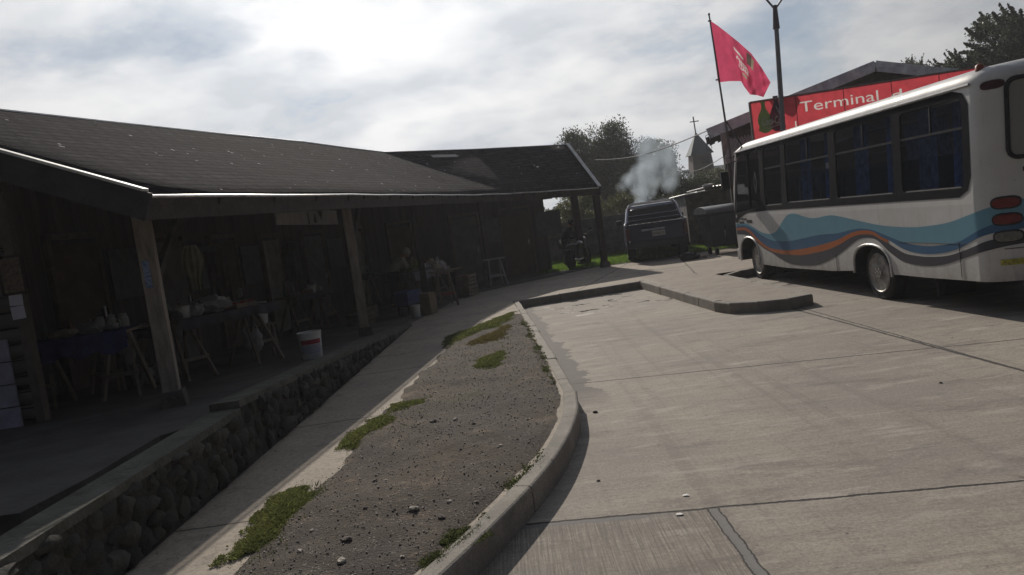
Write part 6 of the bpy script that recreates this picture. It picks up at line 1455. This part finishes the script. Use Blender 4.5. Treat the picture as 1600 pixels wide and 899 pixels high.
# round table with wrapped dish
q_ = at_floor(583, 478); rt2 = thing('round_table', 'small round table with a heap of wrapped pastries right of the second post', 'table', q_, 0)
MB().lathe((0, 0, .72), [(.30, 0), (.31, .015), (.30, .03)], 26).build('table_top', W_PALE, rt2)
for k in range(3):
    a = 2.1*k; MB().beam((.08*math.cos(a), .08*math.sin(a), .72), (.24*math.cos(a), .24*math.sin(a), 0), .035).build('leg', W_PALE, rt2)
one('pastry_heap', mat('wrapped_pastries', (.34, .33, .34), .4, .6, 30, .6, 30, col2=(.10, .09, .08)), 'heap of shiny wrapped pastries on the small round table', 'pastries', MB().blob((0, 0, .05), (.27, .25, .09), 4, .2, 81, 6), Vector(q_)+Vector((0, 0, .75)), smooth=True)
t5, p5 = make_table('long goods table with pale front in the middle of the gallery', 664, 473, 1.5, .7, .80, 1.05, PCL, .18)
for k, (x, y, r, m_) in enumerate([(-.5, 0, (.14, .12, .10), mat('greens', (.10, .14, .05), .8, .5, 30)), (-.15, .05, (.16, .13, .16), mat('yellow_flowers', (.25, .22, .08), .8, .6, 30, col2=(.06, .09, .03))), (.2, 0, (.15, .12, .09), mat('pastel_goods', (.34, .34, .38), .7, .4, 30)), (.5, 0, (.10, .10, .13), CRUST), (.65, -.1, (.05, .05, .14), BAGM)]):
    q_ = on_table(t5, .80, x, y); one('goods_bundle', m_, ('bunch of greens at the left of the long goods table', 'bunch of yellow flowers standing on the long goods table', 'pale packets in the middle of the long goods table', 'bread-coloured parcel towards the right of the long goods table', 'slim white bottle at the right end of the long goods table')[k], 'goods', MB().blob((0, 0, r[2]*.9), r, 3, .3, k+90, 4), q_, smooth=True)
q_ = at_floor(641, 491); cb2 = thing('cooler_crate', 'dark blue plastic crate stacked in front of the long goods table', 'crate', Vector(q_)+Vector((0, 0, .22)), 1.1)
cr_ = MB(); cr_.box((0, 0, .13), (.50, .34, .26)); cr_.build('body', mat('crate_blue', (.03, .06, .18), .5, .2), cb2, bevel=.02); MB().box((0, 0, .275), (.52, .36, .03)).build('lid', mat('crate_blue_lid', (.05, .09, .24), .5), cb2, bevel=.008)
st = thing('crate_stand', 'low timber stand under the dark blue crate', 'stand', q_, 1.1)
for sx in (-1, 1):
    for sy in (-1, 1): MB().box((sx*.2, sy*.13, .10), (.04, .04, .2)).build('leg', W_DARK, st)
MB().box((0, 0, .208), (.5, .34, .02)).build('top', W_DARK, st)
bucket('small white pail on the floor beside the blue crate', at_floor(651, 496), .10, .26)
q_ = at_floor(672, 490); one('cardboard_box', mat('cardboard', (.22, .18, .12), .85, .2), 'tall brown cardboard box under the right half of the goods table', 'box', MB().box((0, 0, .22), (.26, .24, .44)), q_, bevel=.006, rz=1.1)
for k, (px, py, w_) in enumerate(((656, 452, .42), (688, 449, .34))):
    pass
# wooden A-frame trestles
def trestle(label, px, py, w_, h_, rz, m_, redbar=False):
    q_ = at_floor(px, py); t = thing('trestle', label, 'trestle', q_, rz, 'wooden A-frame trestles')
    MB().box((0, 0, h_-.02), (w_*1.25, .08, .035)).build('top_board', m_, t, bevel=.004)
    for sx in (-1, 1):
        for sy in (-1, 1): MB().beam((sx*w_*.30, sy*.02, h_-.03), (sx*w_*.46, sy*.24, 0), .03, .045).build('leg', m_, t)
    for sy in (-1, 1): MB().beam((-w_*.40, sy*.155, h_*.36), (w_*.40, sy*.155, h_*.36), .022, .05).build('crossbar', mat('faded_red_wood', (.28, .07, .06), .8, .3) if redbar and sy < 0 else m_, t)
    return t, q_
trestle('whitewashed A-frame trestle standing alone near the bend of the hall', 777, 446, .52, .76, .3, mat('whitewash', (.40, .38, .40), .8, .3, 7))
tt, q_ = trestle('brown trestle with a faded red crossbar at the end of the goods table', 699, 478, .42, .78, .35, mat('brown_trestle_wood', (.22, .17, .13), .8, .3), True)
MB().box((.08, 0, .80), (.75, .24, .025)).build('loose_board', W_PALE, tt, bevel=.003)
for k in range(2): one('goods_bundle', (CRUST, BAGM)[k], ('brown paper parcel on the loose board of the red-barred trestle', 'white packet behind the parcel on the loose board')[k], 'goods', MB().blob((0, 0, .10), (.09, .07, .11), 3, .25, 120+k, 3), wm(tt) @ Vector((-.12+.14*k, .02*k, .81)), smooth=True)
t6, p6 = make_table('tarp covered table with a bundle near the right end of the hall', 812, 428, 1.3, .7, .72, .35, mat('lilac_tarp', (.16, .15, .22), .8, .3, 8), .35)
one('rolled_bundle', mat('lilac_roll', (.26, .25, .34), .8, .4, 10), 'long rolled lilac bundle lying on the tarp covered table', 'bundle', MB().blob((-.15, 0, .08), (.32, .10, .09), 3, .2, 130, 3).blob((.2, 0, .06), (.3, .12, .07), 3, .2, 131, 3), on_table(t6, .725, 0, 0), rz=.5, smooth=True)
# clothes and sheets hanging from the tie beam and the wall
def hanging(label, px, py, z, w_, h_, m_, name='hanging_cloth', shape=0):
    q_ = gz(px, py, z); t = thing(name, label, 'cloth', q_, random.uniform(-.3, .5)); n = 14; vs = []; fs = []; 
    for j in range(9):
        for i in range(n+1):
            v = j/8; ww = w_*(1 if not shape else (.55+.6*math.sin(PI*min(1, v*1.4))*.8)); vs.append(((i/n-.5)*ww, .025*math.sin(i*1.5+v*2)*(.3+v), -v*h_))
    for j in range(8):
        for i in range(n): a = j*(n+1)+i; fs.append((a, a+1, a+n+2, a+n+1))
    MB().add(vs, fs).build('fabric', m_, t, smooth=True, fix=False); MB().tube([(-w_*.5, 0, .0), (0, 0, .06), (w_*.5, 0, 0)], .006, 4).tube([(0, 0, .06), (0, 0, .12)], .004, 4).build('hanger', DARKMETAL, t)
hanging('pale yellowish garment hanging right of the first post', 297, 384, 2.12, .28, .62, mat('yellow_garment', (.30, .29, .20), .9, .3), shape=1)
hanging('dark brown cloth hanging beside the pale garment', 335, 392, 2.05, .35, .9, mat('brown_cloth', (.10, .08, .07), .9, .3))
hanging('grey cloth hanging between the first two posts', 450, 378, 2.1, .35, .85, mat('grey_cloth', (.15, .14, .14), .9, .3))
hanging('narrow grey scarf hanging left of the second post', 513, 372, 2.15, .18, .8, mat('grey_cloth', (.15, .14, .14)))
hanging('pale striped scarf hanging near the middle of the gallery', 698, 350, 2.15, .18, 1.1, mat('striped_scarf', (.28, .27, .24), .9, .5, 30))
hanging('light towel hanging above the white trestle', 765, 348, 2.15, .22, .95, mat('towel', (.30, .28, .25), .9, .3))
hanging('dark coat hanging towards the right end of the hall', 835, 340, 2.2, .5, 1.1, mat('dark_coat', (.05, .045, .06), .9, .3), shape=1)
# ------------------------------------------------------------------ people
def skin_mesh(joints, edges, root=0, sub=2):
    me = bpy.data.meshes.new('p'); me.from_pydata([j[0] for j in joints], edges, []); o = bpy.data.objects.new('p', me); C.objects.link(o)
    o.modifiers.new('s', 'SKIN'); sk = me.skin_vertices[0].data if len(me.skin_vertices) else None
    if sk is None:
        bm = bmesh.new(); bm.from_mesh(me); lay = bm.verts.layers.skin.verify(); bm.to_mesh(me); bm.free(); sk = me.skin_vertices[0].data
    for i, j in enumerate(joints):
        r = j[1]; sk[i].radius = (r, r) if not isinstance(r, tuple) else r; sk[i].use_root = (i == root)
    md = o.modifiers.new('u', 'SUBSURF'); md.levels = sub; md.render_levels = sub
    dg = bpy.context.evaluated_depsgraph_get(); dg.update(); m2 = bpy.data.meshes.new_from_object(o.evaluated_get(dg)); bpy.data.objects.remove(o); return m2
def person(label, loc, rz, J, cloth_m, leg_m, hair_m, hood=None, group=None):
    "J: dict of joint positions; body is one mesh, clothing/hair children"
    t = thing('person', label, 'person', loc, rz, group); SK = mat('skin_tone', (.30, .17, .11), .6, .1, 8)
    def chain(names, rads): return [(J[n_], r) for n_, r in zip(names, rads)]
    names = ['pelvis', 'waist', 'chest', 'neck', 'head0', 'headc', 'headt', 'shL', 'elL', 'wrL', 'palL', 'shR', 'elR', 'wrR', 'palR', 'hipL', 'knL', 'anL', 'toL', 'hipR', 'knR', 'anR', 'toR']
    rad = [.13, .12, .14, .055, .065, .095, .07, .07, .045, .03, .035, .07, .045, .03, .035, .09, .06, .042, .035, .09, .06, .042, .035]
    ed = [(0, 1), (1, 2), (2, 3), (3, 4), (4, 5), (5, 6), (2, 7), (7, 8), (8, 9), (9, 10), (2, 11), (11, 12), (12, 13), (13, 14), (0, 15), (15, 16), (16, 17), (17, 18), (0, 19), (19, 20), (20, 21), (21, 22)]
    js = [(J[n_], r) for n_, r in zip(names, rad)]
    for s_, pi in (('L', 10), ('R', 14)):      # fingers
        pal = Vector(J['pal'+s_]); wr = Vector(J['wr'+s_]); d = (pal-wr).normalized(); sd = d.cross(Vector((0, 0, 1))).normalized()
        for k, l in enumerate((.075, .085, .08, .06)):
            b0 = pal+sd*(.024-.016*k)+d*.02; b1 = b0+d*l*.55+Vector((0, 0, -.008)); b2 = b1+d*l*.4+Vector((0, 0, -.03)); i0 = len(js)
            js += [(tuple(b0), .010), (tuple(b1), .009), (tuple(b2), .007)]; ed += [(pi, i0), (i0, i0+1), (i0+1, i0+2)]
        i0 = len(js); js += [(tuple(wr.lerp(pal, .6)+sd*.035), .011), (tuple(wr.lerp(pal, 1.2)+sd*.055), .009)]; ed += [(pi, i0), (i0, i0+1)]
    me = skin_mesh(js, ed); body = link('body', me, SK, t, smooth=True)
    fwd = Vector(J['face']); hc = Vector(J['headc']); upv = (Vector(J['headt'])-Vector(J['head0'])).normalized(); rtv = fwd.cross(upv).normalized()
    nb_ = MB(); nb_.tube([hc+fwd*.085+upv*.02, hc+fwd*.115-upv*.02, hc+fwd*.09-upv*.03], [.010, .016, .010], 6); nb_.build('nose', SK, t, smooth=True)
    for s_ in (-1, 1): MB().blob(hc+fwd*.088+rtv*s_*.034+upv*.02, (.012, .012, .010), 1, 0).build('eye', mat('eye_dark', (.03, .02, .02), .3), t, smooth=True); MB().blob(hc+rtv*s_*.095, (.018, .02, .032), 2, 0).build('ear', SK, t, smooth=True)
    MB().tube([hc+fwd*.09-upv*.055-rtv*.025, hc+fwd*.098-upv*.058, hc+fwd*.09-upv*.055+rtv*.025], .006, 5).build('mouth', mat('lips', (.25, .09, .08), .5), t)
    def sub_mesh(nm, ids, edx, m_, grow, root=0):
        mp = {i: k for k, i in enumerate(ids)}; jj = [(js[i][0], js[i][1]*grow+.012) for i in ids]; me_ = skin_mesh(jj, [(mp[a], mp[b]) for a, b in edx]); return link(nm, me_, m_, t, smooth=True)
    sub_mesh('jacket', [1, 0, 2, 7, 8, 9, 11, 12, 13, 3], [(1, 0), (1, 2), (2, 7), (7, 8), (8, 9), (2, 11), (11, 12), (12, 13), (2, 3)], cloth_m, 1.08)
    sub_mesh('trousers', [0, 15, 16, 17, 19, 20, 21], [(0, 15), (15, 16), (16, 17), (0, 19), (19, 20), (20, 21)], leg_m, 1.05)
    for a_, b_ in ((17, 18), (21, 22)): p0, p1 = Vector(js[a_][0]), Vector(js[b_][0]); MB().blob(p0.lerp(p1, .55)+Vector((0, 0, -.0)), (.06, .06, .045), 2, 0).tube([p0, p1], [.05, .042], 8).build('shoe', BLACKP, t, smooth=True)
    hb_ = MB(); hb_.blob(hc-fwd*.022+upv*.032, (.108, .108, .115), 3, .05, 3); hb_.build('hood' if hood else 'hair', hood or hair_m, t, smooth=True)
    return t
# stooping vendor in a beige hooded jacket, bending over the goods table (local x = forward)
def bend_pose(lean_, reach, h=1.0, hw=.18):
    ca, sa = math.cos(lean_), math.sin(lean_); P0 = Vector((0, 0, .88*h)); U_ = Vector((sa, 0, ca)); J = {}
    J['pelvis'] = tuple(P0); J['waist'] = tuple(P0+U_*.18*h); ch = P0+U_*.40*h; J['chest'] = tuple(ch); nk = ch+U_*.14*h; J['neck'] = tuple(nk); hv = Vector((sa*.9+.15, 0, ca*.9)).normalized(); J['head0'] = tuple(nk+hv*.07); J['headc'] = tuple(nk+hv*.15+Vector((.02, 0, 0))); J['headt'] = tuple(nk+hv*.22)
    f = Vector((hv.z, 0, -hv.x)); J['face'] = tuple(f)
    for s_, y in (('L', 1), ('R', -1)):
        sh_ = ch+U_*.06+Vector((0, y*hw, 0)); J['sh'+s_] = tuple(sh_); el_ = sh_+Vector((.10, y*.05, -.26)); J['el'+s_] = tuple(el_); wr_ = el_+Vector((reach, -y*.04, -.04)); J['wr'+s_] = tuple(wr_); J['pal'+s_] = tuple(wr_+Vector((.07, 0, -.02)))
        J['hip'+s_] = (0, y*.095, .84*h); J['kn'+s_] = (.05, y*.10, .46*h); J['an'+s_] = (0, y*.10, .08); J['to'+s_] = (.16, y*.11, .04)
    return J
q_ = at_floor(618, 482)
person('stooping person in a beige hooded jacket working at the long goods table', q_, .5, bend_pose(.75, .24, .92), mat('beige_jacket', (.36, .34, .28), .9, .25, 6), mat('dark_trousers', (.03, .03, .04), .9), None, hood=MATS['beige_jacket'])
q_ = at_floor(590, 462)
person('dim figure in dark blue clothes and pale cap behind the stooping person', q_, -1.2, bend_pose(.35, .2, .95), mat('navy_jacket', (.03, .035, .08), .9), MATS['dark_trousers'], mat('pale_cap', (.20, .20, .26), .9))
# motorcycle with a person leaning over it at the end post
mq = gz(906, 418, .16); mc = thing('motorcycle', 'dark parked motorcycle beside the last posts of the market hall', 'motorcycle', mq, math.radians(62))
for x_, nm in ((-.62, 0), (.66, 1)):
    w_ = MB(); n = 30; w_.lathe((x_, 0, .30), [(.24, -.045), (.29, -.045), (.305, 0), (.29, .045), (.24, .045)], 30, 'Y'); o = w_.build('wheel', RUBBER, mc, smooth=True)
    h = MB(); h.lathe((x_, 0, .30), [(.235, -.02), (.245, -.02), (.245, .02), (.235, .02)], 26, 'Y')
    for k in range(10): a = 2*PI*k/10; h.tube([(x_, 0, .30), (x_+.235*math.cos(a), 0, .30+.235*math.sin(a))], .006, 4)
    h.build('rim', GALV, o)
MB().blob((.12, 0, .72), (.26, .13, .13), 3, .04).build('fuel_tank', mat('tank_black', (.02, .02, .03), .25, coat=.5), mc, smooth=True)
MB().blob((-.34, 0, .74), (.36, .12, .06), 3, .03).build('seat', BLACKP, mc, smooth=True)
MB().box((.02, 0, .40), (.36, .22, .30)).blob((.08, 0, .52), (.14, .13, .13), 2, .05).build('engine', mat('engine_metal', (.12, .12, .12), .5, metal=.6), mc, bevel=.02)
fk = MB()
for sy in (-.07, .07): fk.tube([(.66, sy, .30), (.46, sy, .92)], .02, 6)
fk.build('fork', GALV, mc); hbm = MB(); hbm.tube([(.36, -.36, .98), (.42, -.2, 1.02), (.46, 0, .95), (.42, .2, 1.02), (.36, .36, .98)], .013, 6); hbm.build('handlebar', CHROME, mc)
for sy in (-.34, .34): MB().tube([(.42, sy*.8, 1.0), (.46, sy, 1.14)], .006, 4).box((.46, sy, 1.16), (.02, .12, .07)).build('mirror', CHROME, mc)
MB().lathe((.56, 0, .86), [(.03, -.06), (.085, 0), (.08, .04), (.001, .05)], 16, 'X').build('headlight', CHROME, mc, smooth=True)
MB().tube([(.1, -.12, .28), (-.3, -.14, .26), (-.75, -.15, .32)], [.025, .035, .045], 8).build('exhaust_pipe', CHROME, mc, smooth=True)
MB().beam((-.55, 0, .62), (-.85, 0, .60), .16, .03).tube([(-.62, .09, .32), (-.4, .09, .68)], .02, 6).tube([(-.62, -.09, .32), (-.4, -.09, .68)], .02, 6).build('rear_frame', BLACKP, mc)
MB().tube([(-.05, .1, .3), (-.12, .32, .02)], .012, 5).build('side_stand', GALV, mc)
q_ = gz(886, 418, .17)
person('person in dark clothes leaning forward beside the parked motorcycle', q_, .3, bend_pose(.5, .25, .93), mat('black_jacket', (.02, .02, .025), .9), MATS['dark_trousers'], mat('dark_hair', (.015, .012, .01), .8))
# scattered litter on the road and pavement
for k, (px, py, z, s_) in enumerate([(930, 645, 0, .022), (1150, 565, 0, .008), (1072, 775, 0, .018), (935, 752, 0, .013), (1470, 599, 0, .014), (1062, 805, 0, .02), (1262, 430, .16, .02)]):
    q_ = gz(px, py, z); dark = k in (0, 3, 4)
    one('pebble' if dark else 'paper_scrap', MATS['bed_stone_dark'] if dark else WHITE_P, ('dark stone lying on the slab right of the curved kerb', 'tiny white scrap in the middle of the slab', 'white paper scrap on the near slab left of the joint', 'small dark stone near the curved kerb shadow', 'small dark stone at the right of the slab', 'white flake on the near transverse joint', 'tiny white scrap near the island edge')[k], 'stone' if dark else 'scrap', MB().blob((0, 0, s_*.3), (s_, s_*.8, s_*.5 if dark else s_*.15), 2, .3, k, 3), (q_.x, q_.y, z))

# ------------------------------------------------------------------ thin volume added to lift the darks like lens veil
hz = MB().box((10, 60, 5.0), (190, 170, 12.3)); ho = tag(hz.build('veil_haze', None), 'thin pale veil volume added over the whole terminal yard to lift the darks', 'veil_haze', kind='stuff')
M = bpy.data.materials.new('veil_haze_air'); M.use_nodes = True; nt = M.node_tree; nt.nodes.clear(); out = nt.nodes.new('ShaderNodeOutputMaterial'); pv_ = nt.nodes.new('ShaderNodeVolumePrincipled'); nt.links.new(pv_.outputs[0], out.inputs['Volume'])
pv_.inputs['Color'].default_value = (.86, .88, .95, 1); pv_.inputs['Density'].default_value = .0011; pv_.inputs['Anisotropy'].default_value = .35
ho.data.materials.append(M)

# small bottles, jars and produce on the stall tables
def bottle_mb(r, h_): return MB().lathe((0, 0, 0), [(r, 0), (r, h_*.6), (r*.4, h_*.78), (r*.38, h_*.95), (r*.45, h_), (.001, h_)], 14)
BG = [mat('bottle_green', (.05, .09, .05), .25), mat('bottle_amber', (.16, .08, .03), .25), mat('bottle_pale', (.35, .34, .30), .4)]
rb_ = random.Random(5)
for tb_, hh_, lab_, grp_, n_, xr in ((t3, .80, 'small bottle standing among the bags on the cluttered table', 'bottles on the cluttered table', 7, .62), (t4, .78, 'small bottle standing on the dim table before the second post', 'bottles on the dim table', 6, .5), (t5, .80, 'small bottle or jar standing at the back of the long goods table', 'jars on the long goods table', 8, .65), (t1, .78, 'small dark bottle at the back of the blue cloth table', 'bottles on the blue cloth table', 4, .5)):
    for k in range(n_):
        q_ = on_table(tb_, hh_, -xr+2*xr*(k+.5)/n_+rb_.uniform(-.04, .04), .17+rb_.uniform(-.04, .06)); tag(one('bottle', BG[k % 3], lab_, 'bottle', bottle_mb(rb_.uniform(.025, .04), rb_.uniform(.14, .26)), q_, grp_, smooth=True))
for k, (tb_, hh_, x, y, lab_) in enumerate(((t3, .80, .30, -.2, 'open tray of round fruit at the right front of the cluttered table'), (t5, .80, -.32, -.2, 'open tray of round fruit at the front of the long goods table'), (t4, .78, -.15, -.12, 'open tray of round fruit on the dim table before the second post'))):
    tr_t = thing('fruit_tray', lab_, 'tray', on_table(tb_, hh_+.002, x, y), rb_.uniform(0, 1)); MB().box((0, 0, .008), (.32, .22, .012)).box((-.155, 0, .035), (.01, .22, .06)).box((.155, 0, .035), (.01, .22, .06)).box((0, -.105, .035), (.30, .01, .06)).box((0, .105, .035), (.30, .01, .06)).build('tray', W_PALE, tr_t)
    fm = MB()
    for i in range(5):
        for j in range(3): fm.blob((-.12+.06*i+rb_.uniform(-.005, .005), -.06+.06*j, .045+rb_.uniform(0, .02)), (.028, .028, .027), 2, .05, i)
    fm.build('fruit', mat(('tomato_red', 'apple_green', 'orange_fruit')[k], ((.35, .05, .03), (.16, .22, .05), (.38, .17, .03))[k], .4, .3, 20), tr_t, smooth=True)

grass('grass', [([(350, 880), (420, 770), (520, 740), (560, 770), (470, 860), (400, 895)], .5), ([(520, 705), (600, 630), (700, 610), (690, 650), (600, 710)], .3), ([(700, 560), (800, 500), (830, 560), (780, 600), (720, 600)], .2)], 1500, .03, MATS['weed_green'], 40, label='thin scattered weeds on the bare dirt around the green patches', zf=bedz, w=.004)
# more hanging goods and stacked crates further down the gallery
hanging('striped shirt hanging right of the second post', 592, 366, 2.15, .4, .75, mat('striped_shirt', (.22, .20, .20), .9, .6, 30), shape=1)
hanging('long olive cloth hanging above the stooping person', 632, 360, 2.15, .3, .8, mat('olive_cloth', (.14, .14, .08), .9, .3))
hanging('dull red cloth hanging above the goods table', 662, 354, 2.15, .26, .7, mat('dull_red_cloth', (.18, .05, .045), .9, .3))
hanging('blue jacket hanging in the shade right of the goods table', 728, 350, 2.15, .42, .8, mat('blue_jacket', (.05, .07, .16), .9, .3), shape=1)
hanging('pale sheet hanging against the wall near the right end of the hall', 868, 338, 2.2, .35, .9, mat('pale_sheet_cloth', (.26, .25, .24), .9, .3))
def crate(label, loc, rz, m_):
    t = thing('slatted_crate', label, 'crate', loc, rz)
    for k in range(3):
        for sy in (-1, 1): MB().box((0, sy*.17, .04+.085*k), (.48, .015, .065)).build('slat', m_, t)
        for sx in (-1, 1): MB().box((sx*.235, 0, .04+.085*k), (.015, .33, .065)).build('slat', m_, t)
    for sx in (-1, 1):
        for sy in (-1, 1): MB().box((sx*.215, sy*.15, .13), (.03, .03, .26)).build('corner_post', m_, t)
    MB().box((0, 0, .012), (.46, .32, .012)).build('bottom', m_, t); fm = MB()
    for i in range(6):
        for j in range(4): fm.blob((-.18+.072*i, -.11+.073*j, .20+rb_.uniform(-.01, .02)), (.038, .038, .036), 2, .08, i+j)
    fm.build('produce', (mat('potato', (.20, .15, .09), .9, .3), mat('lettuce', (.10, .16, .04), .8, .4), mat('onion', (.26, .12, .08), .6, .3))[int(abs(loc[0])*10) % 3], t, smooth=True)
for k, (px, py, dz, lab_) in enumerate(((566, 508, 0, 'slatted crate of produce on the floor just right of the second post'), (572, 497, 0, 'slatted crate of produce behind the crate at the second post'), (732, 462, 0, 'slatted crate on the floor between the red-barred trestle and the white trestle'), (728, 462, .28, 'upper slatted crate stacked between the two trestles'))):
    q_ = at_floor(px if dz == 0 else 732, py); crate(lab_, q_+Vector((0, 0, dz)), .9+.1*k, W_PALE)
for k, (tb_, hh_, x, lab_) in enumerate(((t4, .78, .12, 'white lidded tub on the dim table before the second post'), (t5, .80, .02, 'white lidded tub near the middle of the long goods table'), (t3, .80, -.50, 'white lidded tub at the left end of the cluttered table'))):
    tb2 = thing('lidded_tub', lab_, 'tub', on_table(tb_, hh_, x, -.08), .2); MB().lathe((0, 0, 0), [(.07, 0), (.085, .14), (.085, .145)], 20).build('body', MATS['tub_white'], tb2, smooth=True); MB().lathe((0, 0, .145), [(.09, 0), (.09, .015), (.07, .02)], 20).build('lid', MATS['jar_lid'], tb2, smooth=True)
